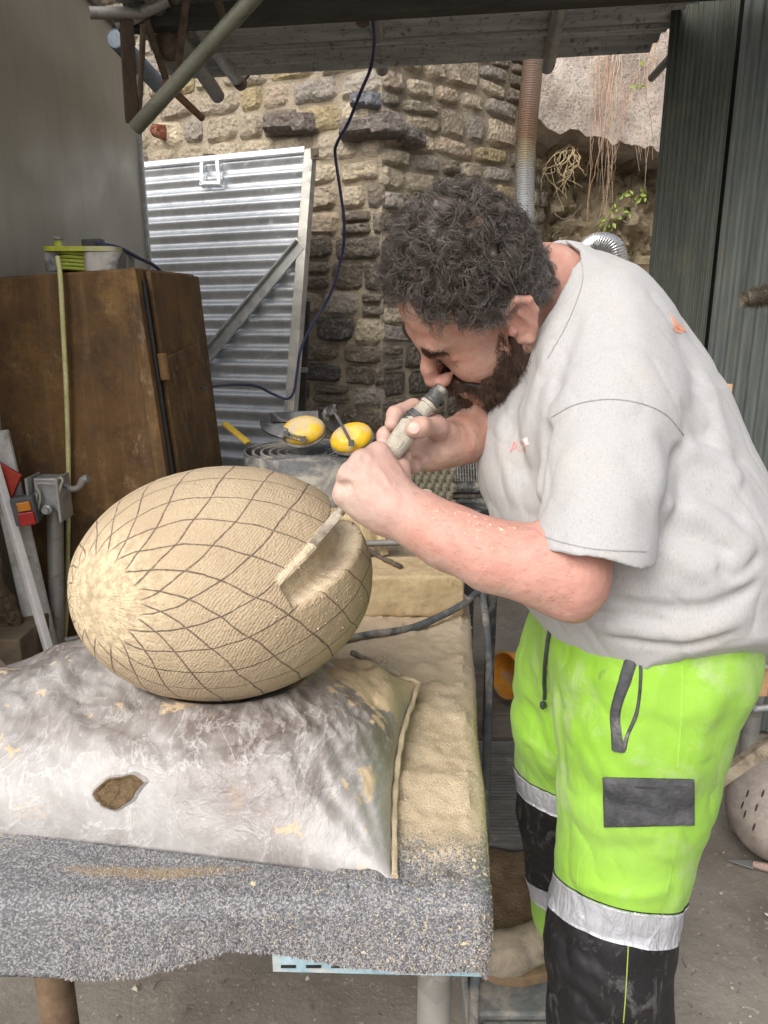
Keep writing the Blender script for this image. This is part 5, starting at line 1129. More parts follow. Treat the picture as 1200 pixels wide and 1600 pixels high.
# ---- trailer board with triangle reflector and lamp
tb = empty('trailer_board', Wy(60, 1100, 1.84), 'white trailer light board leaning at the left edge with red triangle', 'trailer board')
m_wht = simple('dirty_white_board', (.42, .41, .38), (.58, .57, .54), 10, .6, dust=(.3, .27, .22), dustamt=.3)
qa, qb, qc, qd = lean(-40, 676, 1.80), lean(12, 672, 1.82), lean(96, 1040, 1.80), lean(64, 1040, 1.76)
qa, qb, qc, qd = lean(-30, 676, 1.84), lean(11, 672, 1.86), lean(94, 1035, 1.80), lean(50, 1035, 1.77)
th = np.array([0, .012, 0]); mb = MB(); mb.hexa([qd, qc, qc + th, qd + th, qa, qb, qb + th, qa + th]); mb.build('board', m_wht, tb, bevel=.002)
mb = MB(); mb.beam(lean(-16, 700, 1.80), lean(82, 1035, 1.735), .020, .018); mb.build('white_edge_strip', simple('white_edge', (.66, .65, .63), (.78, .77, .75), 10, .5), tb, bevel=.003)
# reflector triangle
t0, t1, t2_ = lean(-4, 718, 1.82), lean(36, 742, 1.82), lean(17, 786, 1.815); o_ = np.array([0, -.012, 0]); mb = MB(); mb.add([t0, t1, t2_, t0 + o_, t1 + o_, t2_ + o_], [(0, 1, 2), (5, 4, 3), (0, 3, 4, 1), (1, 4, 5, 2), (2, 5, 3, 0)]); mb.build('reflector', simple('red_reflector', (.30, .03, .015), (.40, .05, .03), 30, .35), tb, bevel=.001)
mb = MB(); cl = np.array(Wy(41, 796, 1.80)); Rl = Matrix.Rotation(-.12, 3, 'Y') @ Matrix.Rotation(.2, 3, 'Z'); mb.box(cl, (.052, .045, .068), Rl); lamp_b = mb.build('lamp_housing', simple('lamp_grey', (.06, .065, .07), (.10, .105, .11), 30, .6), tb, bevel=.003)
mb = MB(); mb.box(cl + np.array([.008, -.026, .014]), (.030, .010, .022), Rl); mb.build('amber_lens', simple('amber_lens', (.50, .16, .01), (.6, .22, .02), 60, .2), lamp_b, bevel=.002)
mb = MB(); mb.box(cl + np.array([.012, -.026, -.016]), (.036, .011, .032), Rl); mb.build('red_lens', simple('red_lens', (.32, .012, .012), (.42, .02, .02), 60, .2), lamp_b, bevel=.002)
# ---- rough brown board and pale block at the lower left
s_ = Sdf(); c_ = (lean(-60, 800, 1.78) + lean(40, 1060, 1.72)) / 2; s_.box(lean(-58, 930, 1.74), (.115, .02, .24), np.array(Matrix.Rotation(-.18, 3, 'Y')), .006); s_.post = lambda P, d: d - .008 * fbm(P, 16, 4)
me = sdfmesh(s_, lean(-58, 930, 1.74) - .34, lean(-58, 930, 1.74) + .34, .009, 'bark_slab'); 
tag(link('bark_slab', me, simple('brown_rough_slab', (.055, .038, .022), (.14, .10, .06), 14, .95, bump=.9, dist=.02), None, True), 'rough dark brown slab standing in front of the trailer board', 'slab')
mb = MB(); mb.beam(lean(-12, 1032, 1.66), lean(8, 1110, 1.62), .07, .05); tag(mb.build('offcut', simple('pale_offcut', (.24, .20, .15), (.34, .29, .22), 20, .9), bevel=.004), 'pale wood offcut standing at the left end of the table', 'offcut')
mb = MB(); pb = lean(-10, 1075, 1.80); mb.box((pb[0] - .05, 1.76, ZT_ - .24), (.42, .22, .42)); tag(mb.build('crate', simple('crate_wood', (.10, .075, .05), (.18, .14, .09), 12, .9, stretch=(.3, 1, 1)), bevel=.004), 'dark wooden crate under the rough slab behind the table', 'crate')
mb = MB(); mb.tube([Wy(101, 1000, 1.8), Wy(122, 996, 1.82)], .006, 8); tag(mb.build('steel_bar', m_tube, smooth=True), 'short grey steel bar between the egg and the prop post', 'bar')
# ================================================================== PERSON
rng = np.random.RandomState(11)
def M_skin():
    t = NT('skin'); co = t.co()
    c = t.mix(t.mr(t.noise(co, 14, 5), .35, .7), (.44, .25, .185), (.53, .32, .245))
    c = t.mix(t.m('MULTIPLY', t.mr(t.noise(co, 45, 4), .48, .68), .5), c, (.46, .16, .12)); c = t.mix(t.m('MULTIPLY', t.mr(t.noise(co, 260, 3), .52, .7), .35), c, (.36, .15, .10)); c = t.mix(t.m('MULTIPLY', t.mr(t.noise(t.map(co, loc=(3, 0, 3)), 26, 6, .7), .5, .72), .35), c, (.60, .47, .38))
    at = t.n('Attribute', attribute_name='tone').outputs[0]
    r = t.sep(at)
    c = t.mix(t.m('MULTIPLY', r[0], .62), c, (.58, .285, .235))       # redder (ear, forearm, elbow)
    c = t.mix(t.m('MULTIPLY', r[1], .6), c, (.55, .37, .32))       # pale pink (hands)
    dn = t.mr(t.noise(co, 60, 6, .7), .5, .62)
    c = t.mix(t.m('MULTIPLY', r[2], t.m('ADD', t.m('MULTIPLY', dn, .45), .3)), c, (.60, .51, .42))   # stone dust
    v = t.vor(co, 700); h = t.m('ADD', t.m('MULTIPLY', v, .4), t.noise(co, 160, 4))
    return t.fin(c, t.mr(t.noise(co, 90, 4), .3, .7, .48, .68), 0, t.bump(h, .5, .0016), Subsurface_Weight=.07, Subsurface_Radius=(1, .35, .2), Subsurface_Scale=.008)
def M_shirt():
    t = NT('heather_cotton'); co = t.co()
    # short pale and dark yarn flecks running along the knit
    a = t.noise(t.map(co, scale=(1, 1, .22), rot=(0, .35, 0)), 640, 2, .6); b = t.noise(t.map(co, scale=(1, 1, .16), rot=(0, .35, 0)), 300, 3, .6)
    c = t.mix(t.mr(a, .35, .65), (.36, .36, .365), (.47, .465, .465)); c = t.mix(t.mr(b, .35, .68), c, (.44, .435, .435))
    d = t.noise(t.map(co, scale=(1, 1, 1)), 7, 6, .65); c = t.mix(t.mr(d, .52, .78, 0, .5), c, (.47, .43, .35))
    h = t.m('ADD', t.m('MULTIPLY', t.noise(co, 900, 2), .25), t.m('MULTIPLY', t.noise(t.map(co, scale=(1, 1, .5)), 34, 4, .5, .4), .45))
    return t.fin(c, .93, 0, t.bump(h, .5, .004), Sheen_Weight=.15)
def M_hivis(name='hivis_yellow', c1=(.25, .50, .03), c2=(.32, .58, .075)):
    t = NT(name); co = t.co()
    c = t.mix(t.mr(t.noise(co, 6, 5), .35, .7), c1, c2)
    d = t.mr(t.noise(co, 8, 8, .74, .5), .50, .70); c = t.mix(t.m('MULTIPLY', d, .75), c, (.48, .55, .33))
    g = t.mr(t.noise(t.map(co, scale=(1, 1, .5)), 24, 5, .7), .66, .74); c = t.mix(t.m('MULTIPLY', g, .65), c, (.13, .17, .08))
    wv = t.m('ADD', t.noise(co, 800, 2), t.m('MULTIPLY', t.noise(t.map(co, scale=(1, 1, .55)), 22, 4, .5, .6), 5.0))
    return t.fin(c, .8, 0, t.bump(wv, .35, .004), Sheen_Weight=.1)
def M_black():
    t = NT('black_workwear'); co = t.co()
    d = t.mr(t.noise(t.map(co, rot=(0, .6, 0), scale=(1, 1, .45)), 26, 8, .75, 1.2), .53, .74)
    c = t.mix(t.mr(t.noise(co, 8, 5), .3, .7), (.005, .005, .006), (.014, .014, .016)); c = t.mix(t.m('MULTIPLY', d, .7), c, (.24, .23, .23))
    return t.fin(c, t.mix(d, (.55,) * 3, (.9,) * 3), 0, t.bump(t.m('ADD', t.noise(co, 700, 2), t.m('MULTIPLY', t.noise(co, 26, 4), 4.0)), .35, .003))
def M_reflect():
    t = NT('reflective_tape'); co = t.co()
    c = t.mix(t.mr(t.noise(co, 20, 6, .7), .5, .75), (.56, .57, .62), (.36, .36, .36))
    return t.fin(c, .42, .25, t.bump(t.noise(t.map(co, scale=(1, 1, .3)), 45, 4, .6, 1.2), .9, .010))
def M_hair(name, dark, grey):
    t = NT(name); a = t.sep(t.n('Attribute', attribute_name='tone').outputs[0])
    c = t.mix(a[0], dark, grey)
    return t.fin(c, .42, 0, None, Specular_IOR_Level=.55)
m_skin, m_shirt, m_hivis, m_black, m_refl = M_skin(), M_shirt(), M_hivis(), M_black(), M_reflect()
m_hair = M_hair('dark_curly_hair', (.038, .025, .018), (.42, .385, .355)); m_beard = M_hair('beard_hair', (.038, .020, .012), (.22, .14, .09))
m_pocket = simple('grey_pocket_cloth', (.035, .037, .042), (.10, .10, .108), 26, .85, bump=.6, dist=.004, dust=(.26, .25, .24), dustamt=.2)

man = empty('person', (.36, 1.05, 0), 'bearded man in grey t-shirt and lime work trousers bending over the egg with a chisel', 'person')

# ---- head frame: face forward, left, up
def camv(a, b, c): return RT * a + UP * b - FW * c
Fd = camv(-.73, -.66, -.14); Fd /= np.linalg.norm(Fd)
Ud = camv(-.36, .60, .70); Ud -= Fd * (Ud @ Fd); Ud /= np.linalg.norm(Ud)
Ld = np.cross(Ud, Fd); HR = np.stack([Fd, Ld, Ud], 1); HC = K(754, 468, 1.045); HS = 1.06
def hl(p): return HR @ (np.array(p, float) * HS) + HC

b = Sdf(); b.xf((HR * HS, HC)) if False else None
class Hd:   # scaled head helper
    @staticmethod
    def cap(a, c, ra, rb=None, k=.01, mode='+'): b.cap(hl(a), hl(c), ra * HS, (rb if rb is not None else ra) * HS, k, mode)
    @staticmethod
    def ell(c, r, k=.01, mode='+', A=None):
        A = HR if A is None else HR @ A; b.ell(hl(c), np.array(r) * HS, A, k, mode)
def rotm(ax, a): return np.array(Matrix.Rotation(a, 3, ax))
Hd.ell((-.004, 0, .050), (.085, .073, .092))
Hd.ell((.034, 0, .040), (.058, .063, .064), .03)
Hd.ell((.040, 0, -.030), (.050, .058, .078), .03)
Hd.cap((.086, -.030, .018), (.086, .030, .018), .0125, k=.02)
for s in (-1, 1):
    Hd.cap((-.002, .058 * s, -.045), (.062, .026 * s, -.098), .022, .018, k=.03)
    Hd.ell((.060, .040 * s, -.030), (.026, .024, .026), .025)
Hd.cap((.070, -.012, -.100), (.070, .012, -.100), .022, k=.03)
for s in (-1, 1):
    Hd.ell((.093, .033 * s, -.006), (.014, .018, .010), .014, '-')
    Hd.ell((.073, .032 * s, -.007), (.0145, .0135, .0135), .004)
    Hd.cap((.085, .016 * s, -.013), (.078, .044 * s, -.012), .0030, .002, k=.006)     # lower lid
    Hd.cap((.087, .016 * s, -.001), (.079, .046 * s, -.002), .0046, .003, k=.010)    # folded upper lid
Hd.chain = None
Hd.cap((.090, 0, .008), (.108, 0, -.022), .0080, .0095, k=.012); Hd.cap((.108, 0, -.022), (.114, 0, -.040), .0095, .0115, k=.008)
for s in (-1, 1):
    Hd.ell((.103, .014 * s, -.044), (.012, .0085, .0085), .006)
    Hd.ell((.106, .008 * s, -.053), (.007, .0045, .004), .003, '-')
Hd.cap((.092, -.022, -.070), (.092, .022, -.070), .0085, k=.012)
Hd.cap((.090, -.018, -.082), (.090, .018, -.082), .009, k=.006)
# ear
for s in (1, -1):
    E = rotm('Z', -.38 * s) @ rotm('Y', -.25)
    Hd.ell((-.010, .078 * s, .002), (.020, .008, .035), .008, A=E)
    Hd.ell((-.006, .086 * s, .006), (.012, .0065, .022), .004, '-', A=E)
    pts = [(.006, .080, .012), (.000, .085, .030), (-.016, .089, .036), (-.028, .089, .022), (-.028, .087, .002), (-.018, .084, -.018), (-.006, .080, -.030), (.002, .077, -.026)]
    rr = [.0035, .004, .0045, .0045, .0042, .005, .0075, .006]
    for i in range(7): Hd.cap((pts[i][0], pts[i][1] * s, pts[i][2]), (pts[i + 1][0], pts[i + 1][1] * s, pts[i + 1][2]), rr[i], rr[i + 1], k=.004)
    Hd.cap((-.012, .084 * s, .016), (-.016, .083 * s, -.008), .004, k=.004)
    Hd.ell((.006, .079 * s, -.006), (.006, .005, .007), .004)
# neck and trunk core
b.chain([hl((-.030, 0, -.03)), K(850, 462, 1.10), K(920, 500, 1.14)], [.058, .064, .078], .03)
b.chain([K(930, 520, 1.16), K(955, 650, 1.17), K(985, 800, 1.17), K(1010, 900, 1.17)], [.08, .12, .13, .12], .03)
b.cap(K(940, 560, 1.16), K(955, 565, 1.02), .07, .055, .03)
b.cap(K(930, 560, 1.16), K(900, 570, 1.33), .07, .05, .03)
# near (left) arm
b.cap(K(955, 565, 1.02), K(888, 898, .915), .056, Q(57, .915), .03)
b.chain([K(888, 897, .915), K(835, 884, .920), K(770, 868, .935), K(700, 838, .958), K(652, 812, .975), K(618, 796, .985)],
        [Q(56, .92), Q(55, .92), Q(51, .935), Q(46, .96), Q(40, .975), Q(36, .98)], .025)
b.ell(K(896, 936, .915), (.020, .020, .020), k=.035)
# near fist: back of the hand to the camera, knuckle row along the tool
DK = .985
kn = [K(592, 710, DK + .010), K(566, 722, DK - .008), K(547, 744, DK - .008), K(537, 774, DK + .004)]
wr = [K(622, 778, DK), K(614, 788, DK - .014), K(606, 798, DK - .012), K(598, 808, DK + .004)]
rk = [.0145, .0145, .014, .0125]
for i in range(4):
    b.cap(wr[i], kn[i], .020, rk[i], .020); b.ell(kn[i] + camv(-.001, .002, .004), (.0105, .0105, .0095), k=.010)
b.ell(K(586, 768, DK + .008), (.040, .040, .027), np.stack([(kn[1] - wr[1]) / np.linalg.norm(kn[1] - wr[1]), np.cross((kn[1] - wr[1]) / np.linalg.norm(kn[1] - wr[1]), -FW), -FW], 1), k=.02)
ax_t = K(435, 905, 1.03) - K(690, 605, 1.03); ax_t /= np.linalg.norm(ax_t)
for i in range(4):
    a0 = kn[i]
    p1 = a0 + camv(-.003, .001, -.036); p2 = p1 + camv(.014, -.004, -.018); p3 = p2 + camv(.017, -.006, .006)
    b.cap(a0, p1, rk[i], .0120, .007); b.cap(p1, p2, .0115, .0105, .004); b.cap(p2, p3, .0105, .0095, .004)
b.chain([K(628, 775, DK + .03), K(622, 735, DK + .045), K(600, 722, DK + .06)], [.019, .014, .0115], .014)     # thumb closing behind
# far (right) arm and hand, thumb over the tool
b.cap(K(900, 575, 1.33), K(850, 640, 1.32), .05, .045, .03)
b.chain([K(850, 640, 1.32), K(790, 668, 1.22), K(745, 678, 1.155), K(716, 688, 1.12)], [.046, .044, .036, .031], .025)
b.chain([K(716, 690, 1.12), K(688, 700, 1.10)], [.031, .029], .02)
b.ell(K(672, 705, 1.105), (.032, .028, .020), np.stack([RT, UP, FW], 1), k=.016)
# thumb
b.chain([K(706, 680, 1.09), K(680, 666, 1.055), K(657, 667, 1.018), K(646, 671, 1.012)], [.018, .0145, .0130, .0115], .010)
# fingers: over the back of the tool, tips towards the camera on its far side
fx = [((682, 668), (646, 636), (618, 648), (613, 662)), ((672, 690), (630, 664), (603, 680), (600, 692)), ((664, 706), (628, 690), (610, 702), (622, 712)), ((662, 722), (645, 728), (630, 722), (634, 712))]
fdp = [(1.11, 1.085, 1.055, 1.045), (1.12, 1.10, 1.065, 1.055), (1.12, 1.11, 1.08, 1.06), (1.10, 1.075, 1.05, 1.045)]
for i in range(4):
    p = [K(x, y, d) for (x, y), d in zip(fx[i], fdp[i])]; r = [.0130, .0122, .0118, .0102] if i < 3 else [.0115, .0105, .0100, .0090]
    for j in range(3): b.cap(p[j], p[j + 1], r[j], r[j + 1], .004 if j else .01)
cen0 = K(700, 800, 1)
def body_post(P, d):
    return d - .0006 * vnoise(P, 130) - .0012 * fbm(P, 26, 2)
b.post = body_post
folds(b, [([(524, 759), (538, 758), (551, 757)], -.0050, .0042), ([(531, 730), (544, 736), (556, 743)], -.0050, .0042), ([(555, 703), (565, 712), (574, 722)], -.0045, .0040), ([(583, 722), (600, 742), (612, 762)], .0014, .0035), ([(566, 738), (586, 756), (604, 776)], .0014, .0035), ([(622, 758), (628, 772), (630, 788)], -.0014, .0035),
  ([(672, 663), (676, 668), (679, 674)], -.0018, .0022), ([(690, 690), (684, 706), (686, 722)], -.0026, .0026), ([(702, 672), (694, 690), (692, 706)], -.0020, .003), ([(620, 640), (626, 646), (630, 653)], -.0012, .002)])
lo = np.array([-.12, .70, .85]); hi = np.array([.62, 1.50, 1.78])
body_me = sdfmesh(b, lo, hi, .0022, 'body')
body_bvh = bvh_of(body_me)
n = len(body_me.vertices); V = np.empty(n * 3, np.float32); body_me.vertices.foreach_get('co', V); V = V.reshape(-1, 3)
def near(p, r): return np.clip(1 - np.linalg.norm(V - p, axis=1) / r, 0, 1)
tone = np.zeros((n, 4), np.float32); tone[:, 3] = 1
tone[:, 0] = np.clip(near(K(915, 920, .93), .14) * 1.6 + near(K(820, 870, .92), .16) * .9 + near(hl((-.01, .085, 0)), .04) * 1.6 + near(K(740, 830, .93), .14) * .6 + near(hl((.11, 0, -.04)), .035) + near(K(880, 430, 1.05), .08) * .9, 0, 1)
tone[:, 1] = np.clip(near(K(575, 745, .96), .11) * 1.8 + near(K(640, 680, 1.06), .09) * 1.6, 0, 1)
Nz = np.empty(n * 3, np.float32); body_me.vertices.foreach_get('normal', Nz); Nz = Nz.reshape(-1, 3)
Lf = K(700, 880, .95); tone[:, 2] = np.clip((near(K(760, 930, .95), .15) * 1.6 + near(K(640, 860, .98), .10)) * np.clip(-Nz[:, 2] * 1.3 - .1, 0, 1) + near(K(540, 790, .97), .05) * 1.3 + near(K(640, 690, 1.07), .07) * .6, 0, 1)
ca = body_me.color_attributes.new('tone', 'FLOAT_COLOR', 'POINT'); ca.data.foreach_set('color', tone.ravel())
body = link('body', body_me, m_skin, man, True)

# nails on the far hand's thumb and the near hand
nb_ = MB()
for (px, py, rx, ry, a) in ((647, 669, 9, 11, .3),):
    h, nn = cast(body_bvh, px, py)
    if h is not None:
        u = Vector(camv(math.cos(a), math.sin(a), 0)); u = (u - nn * u.dot(nn)).normalized(); v_ = nn.cross(u)
        ring = [h + u * (Q(rx, 1.04) * math.cos(t)) + v_ * (Q(ry, 1.04) * math.sin(t)) * .8 - nn * .0006 for t in np.linspace(0, 2 * math.pi, 14, endpoint=False)]
        nb_.add(ring + [h + nn * .0012], [(i, (i + 1) % 14, 14) for i in range(14)])
nb_.build('thumb_nail', simple('nail', (.50, .32, .26), (.50, .38, .32), 60, .35, bump=.05), body, True)

# ---- eyebrows, hair, beard ---------------------------------------------------
iHR = HR.T
def to_local(p): return (iHR @ (np.array(p) - HC)) / HS
def head_hit(dl, origin=(0, 0, 0)):
    o = Vector(hl(origin)); d = Vector(HR @ np.array(dl)); d.normalize(); h = body_bvh.ray_cast(o + d * .30, -d)
    return (np.array(h[0]), np.array(h[1])) if h[0] is not None else None
def strands(name, roots, mat_, parent, nseg=7, sides=3):
    """roots: list of polylines, radius, tone"""
    vv = []; ff = []; tt = []
    for pts, r, tn in roots:
        pts = np.asarray(pts); m = len(pts); base = len(vv)
        T = np.gradient(pts, axis=0); T /= np.linalg.norm(T, axis=1)[:, None] + 1e-9
        ref = np.array([.31, .53, .79]); U = np.cross(T, ref); U /= np.linalg.norm(U, axis=1)[:, None] + 1e-9; W = np.cross(T, U)
        rad = r * np.linspace(1, .25, m)
        for k in range(sides):
            a = 2 * math.pi * k / sides; vv.append(pts + (U * math.cos(a) + W * math.sin(a)) * rad[:, None])
        tt.append((tn, m)); ff.append(m)
    # vectorised assembly
    V_ = []; F_ = []; A_ = []; off = 0; q = 0
    for m, (tn, _) in zip(ff, tt):
        blk = np.stack(vv[q:q + sides], 1); q += sides; V_.append(blk.reshape(-1, 3))
        i = np.arange(m - 1)[:, None] * sides; k = np.arange(sides)[None]; k2 = (k + 1) % sides
        F_.append(np.stack([i + k, i + k2, i + sides + k2, i + sides + k], -1).reshape(-1, 4) + off); off += m * sides; A_.append(np.full(m * sides, tn))
    V_ = np.concatenate(V_); F_ = np.concatenate(F_); A_ = np.concatenate(A_)
    me = bpy.data.meshes.new(name); me.vertices.add(len(V_)); me.vertices.foreach_set('co', V_.astype(np.float32).ravel())
    me.loops.add(len(F_) * 4); me.loops.foreach_set('vertex_index', F_.astype(np.int32).ravel()); me.polygons.add(len(F_))
    me.polygons.foreach_set('loop_start', np.arange(0, len(F_) * 4, 4, dtype=np.int32)); me.update(calc_edges=True); me.shade_smooth()
    c = me.color_attributes.new('tone', 'FLOAT_COLOR', 'POINT'); c.data.foreach_set('color', np.stack([A_, A_, A_, np.ones_like(A_)], 1).astype(np.float32).ravel())
    return link(name, me, mat_, parent)
def hairline(l):
    """positive inside the scalp hair region (local head coordinates, metres)"""
    x, y, z = l; ay = abs(y)
    front = .066 + .012 * math.cos(ay * 36) - x - max(0, .075 - z) * .9     # forehead line recedes at the temples
    side = z - (.030 if x > .032 else (.002 if x > .006 else .0)) if ay > .05 else 1
    if ay > .05 and .008 < x < .034: side = z + .045                        # sideburn
    if ay > .05 and -.034 < x <= .008: side = z - .030 - .0 * x             # over the ear
    if x <= -.034: side = z + .045
    return min(front, side)
def inbeard(l):
    x, y, z = l; ay = abs(y)
    if x < -.012: return False
    top = -.048 if x > .055 else -.048 + (.055 - x) * 1.15
    if x > .075 and ay < .036: return -.125 < z < -.056 and not (-.080 < z < -.071 and ay < .018)
    return -.16 < z < top
capv = Sdf(); capv.T = None
roots = []; cl = []
for i in range(9000):
    z = rng.uniform(-1, 1); a = rng.uniform(0, 2 * math.pi); s_ = math.sqrt(1 - z * z); d = np.array([s_ * math.cos(a), s_ * math.sin(a), z])
    h = head_hit(d, (-.01, 0, .02))
    if h is None: continue
    l = to_local(h[0])
    if hairline(l) < 0 or abs(l[1]) > .0795 or np.linalg.norm(l - np.array((-.004, 0, .050))) > .108: continue
    cl.append((h[0], h[1], l))
print('hair roots', len(cl))
BALD = ((.048, .034, .118), (-.030, .040, .130), (-.062, .010, .112))
def bald(l):  # thin spots on the crown
    g = 0
    for c in BALD: g = max(g, math.exp(-(np.linalg.norm(np.array(l) - c) / .015) ** 2))
    return g
# dense cap under the curls
sc_ = np.array([hl((-.012, 0, .045))])[0]
cap_s = Sdf(); cap_s.ell(hl((-.003, 0, .053)), np.array((.089, .080, .099)) * HS, HR); 
cap_s.ell(hl((.030, 0, .050)), np.array((.060, .070, .065)) * HS, HR, k=.02)
def cap_post(P, d):
    l = (P - HC) @ HR / HS; x, y, z = l[:, 0], l[:, 1], l[:, 2]; ay = np.abs(y)
    d = d - .007 * fbm(P, 55, 3) + .001
    front = x - (.060 + .012 * np.cos(ay * 36)) + np.maximum(0, .075 - z) * .9
    low = np.where(x > .034, .032, np.where(x > .008, -.035, np.where(x > -.034, .034, -.040))); side = np.where(ay > .045, low - z, -.04 - z)
    for c in BALD: d = d + .009 * np.exp(-(np.linalg.norm(l - np.array(c), axis=1) / .017) ** 2)
    return np.maximum(d, np.maximum(front, side) * .8)
cap_s.post = cap_post; cap_s.band = .3
ext = np.array([.17, .17, .17]); cap_me = sdfmesh(cap_s, sc_ - ext, sc_ + ext, .0045, 'hair_cap')
cc_ = cap_me.color_attributes.new('tone', 'FLOAT_COLOR', 'POINT'); cc_.data.foreach_set('color', np.tile([0, 0, 0, 1], len(cap_me.vertices)).astype(np.float32))
locks = []
pick = [cl[i] for i in rng.permutation(len(cl))[:1450]]
for h, nn, l in pick:
    bl = bald(l)
    if rng.rand() < bl * .65: continue
    side = max(0, min(1, (.055 - l[2]) / .07)) * (1 if abs(l[1]) > .045 else .3)
    g0 = .12 + .95 * side
    ln = rng.uniform(.026, .042) * (1 - .45 * side) * (1 - .5 * bl)
    # flow direction: forward/outward for the crown, down and back at the sides
    flow = HR @ np.array([rng.normal(.25, .7), rng.normal(0, .7), rng.normal(-.3, .5)]); flow -= nn * (flow @ nn); flow /= np.linalg.norm(flow) + 1e-9
    bin_ = np.cross(nn, flow); R0 = rng.uniform(.0065, .0125) * (1 - .3 * side); turns = rng.uniform(.6, 1.5) * rng.choice([-1, 1]); ph = rng.uniform(0, 6.28)
    nape = max(0, min(1, (-.045 - l[0]) / .035)) ; ln *= 1 - .5 * nape; R0 *= 1 - .4 * nape
    hgt = .0095 * (1 - .6 * side) * (1 - .6 * bl) * (1 - .75 * nape)
    for k in range(12):
        tn = np.clip(g0 * rng.uniform(.1, 1.0) + (rng.rand() < .12) * .40 + rng.uniform(0, .12), 0, 1)
        j = rng.normal(0, .0027, 3); t = np.linspace(0, 1, 8); a = ph + rng.normal(0, .25) + turns * 2 * math.pi * t; rr = R0 * (.5 + .6 * t) * rng.uniform(.85, 1.15)
        up = hgt * np.sin(np.minimum(t * 1.9, 1.57)) + .003 + rng.normal(0, .0012)
        pts = h + j + nn * up[:, None] + flow * (ln * t * .55)[:, None] + (nn * np.cos(a)[:, None] * .7 + bin_ * np.sin(a)[:, None]) * rr[:, None] + flow * (np.cos(a) * rr * .6)[:, None]
        locks.append((pts, .00046 * rng.uniform(.7, 1.3), tn))
hair = strands('hair', locks, m_hair, man)
capo = link('scalp_hair', cap_me, m_hair, hair)
# beard + moustache + brows
bs = []
cand = 0
for i in range(26000):
    d = rng.normal(0, 1, 3); d /= np.linalg.norm(d); h = head_hit(d, (.03, 0, -.06))
    if h is None: continue
    l = to_local(h[0])
    if not inbeard(l): continue
    if np.linalg.norm(l) > .145 or abs(l[1]) > .072: continue
    edge = min(1, max(.2, (-.02 - l[2]) / .03))
    ln = rng.uniform(.010, .019) * (.45 + .55 * edge); nn = h[1]
    fl = HR @ np.array([.15, 0, -1.0]) + nn * .55 + rng.normal(0, .22, 3); fl /= np.linalg.norm(fl); cr = rng.normal(0, .0022, 3)
    t = np.linspace(0, 1, 4); pts = h[0] - nn * .001 + fl * (ln * t)[:, None] + cr * (np.sin(t * 3.1))[:, None]
    bs.append((pts, .00042, np.clip(rng.normal(.18, .16), 0, 1)))
    if len(bs) > 9000: break
for s in (-1, 1):
    for k in range(420):
        u = rng.rand(); h = head_hit(np.array([.088, s * (.014 + .036 * u), .016 + .004 * math.sin(u * 3) + rng.normal(0, .003)]))
        if h is None or np.linalg.norm(to_local(h[0])) > .125: continue
        fl = HR @ np.array([-.1, s * 1.0, .1]) + h[1] * .35 + rng.normal(0, .15, 3); fl /= np.linalg.norm(fl); t = np.linspace(0, 1, 4)
        bs.append((h[0] + fl * (.009 * t)[:, None], .00032, .12))
print('beard', len(bs))
beard = strands('beard', bs, m_beard, man)
bd = Sdf(); bd.chain([hl((.004, .066, -.030)), hl((.012, .060, -.060)), hl((.052, .032, -.108)), hl((.078, 0, -.112)), hl((.052, -.032, -.108)), hl((.012, -.060, -.060)), hl((.004, -.066, -.030))], [.014, .020, .026, .028, .026, .020, .014], .012)
bd.chain([hl((.060, .045, -.085)), hl((.092, .022, -.062)), hl((.098, 0, -.060)), hl((.092, -.022, -.062)), hl((.060, -.045, -.085))], [.016, .0095, .0085, .0095, .016], .008)
bd.cap(hl((.096, -.013, -.074)), hl((.096, .013, -.074)), .0065, k=.004, mode='-')
bd.post = lambda P, d: d - .0035 * fbm(P, 90, 2)
e2 = np.array([.14, .14, .14]); bdm = sdfmesh(bd, hl((.04, 0, -.07)) - e2, hl((.04, 0, -.07)) + e2, .004, 'beard_mass')
c2_ = bdm.color_attributes.new('tone', 'FLOAT_COLOR', 'POINT'); c2_.data.foreach_set('color', np.tile([.05, .05, .05, 1], len(bdm.vertices)).astype(np.float32))
bmb = bvh_of(bdm); bs2 = []
bo_ = link('beard_mass', bdm, m_beard, beard)
for i in range(9000):
    d = rng.normal(0, 1, 3); d /= np.linalg.norm(d); o = Vector(hl((.03, 0, -.07))); dv = Vector(d); h = bmb.ray_cast(o + dv * .25, -dv)
    if h[0] is None or (Vector(h[1]) @ dv < 0): continue
    if not inbeard(to_local(h[0])): continue
    p0 = np.array(h[0]); nn = np.array(h[1]); fl = HR @ np.array([.1, 0, -1.0]) + nn * .8 + rng.normal(0, .3, 3); fl /= np.linalg.norm(fl); t = np.linspace(0, 1, 5); cr = rng.normal(0, .0025, 3)
    bs2.append((p0 - nn * .001 + fl * (rng.uniform(.008, .017) * t)[:, None] + cr * np.sin(t * 4)[:, None], .00045, np.clip(rng.normal(.28, .22), 0, 1)))
strands('beard_strands', bs2, m_beard, beard)
# fine forearm hairs and a few stone flakes on the arm
ah = []
for i in range(620):
    x = rng.uniform(650, 900); h, nn = cast(body_bvh, x, 768 + (x - 640) * .33 + rng.uniform(-6, 110))
    if h is None or h[1] > .99: continue
    h = np.array(h); nn = np.array(nn); fl = camv(-1, .2 + rng.normal(0, .3), 0) + nn * .5; fl /= np.linalg.norm(fl); t = np.linspace(0, 1, 3); ah.append((h + fl * (rng.uniform(.004, .009) * t)[:, None], .00011, rng.uniform(.7, 1)))
strands('arm_hair', ah, m_beard, body)

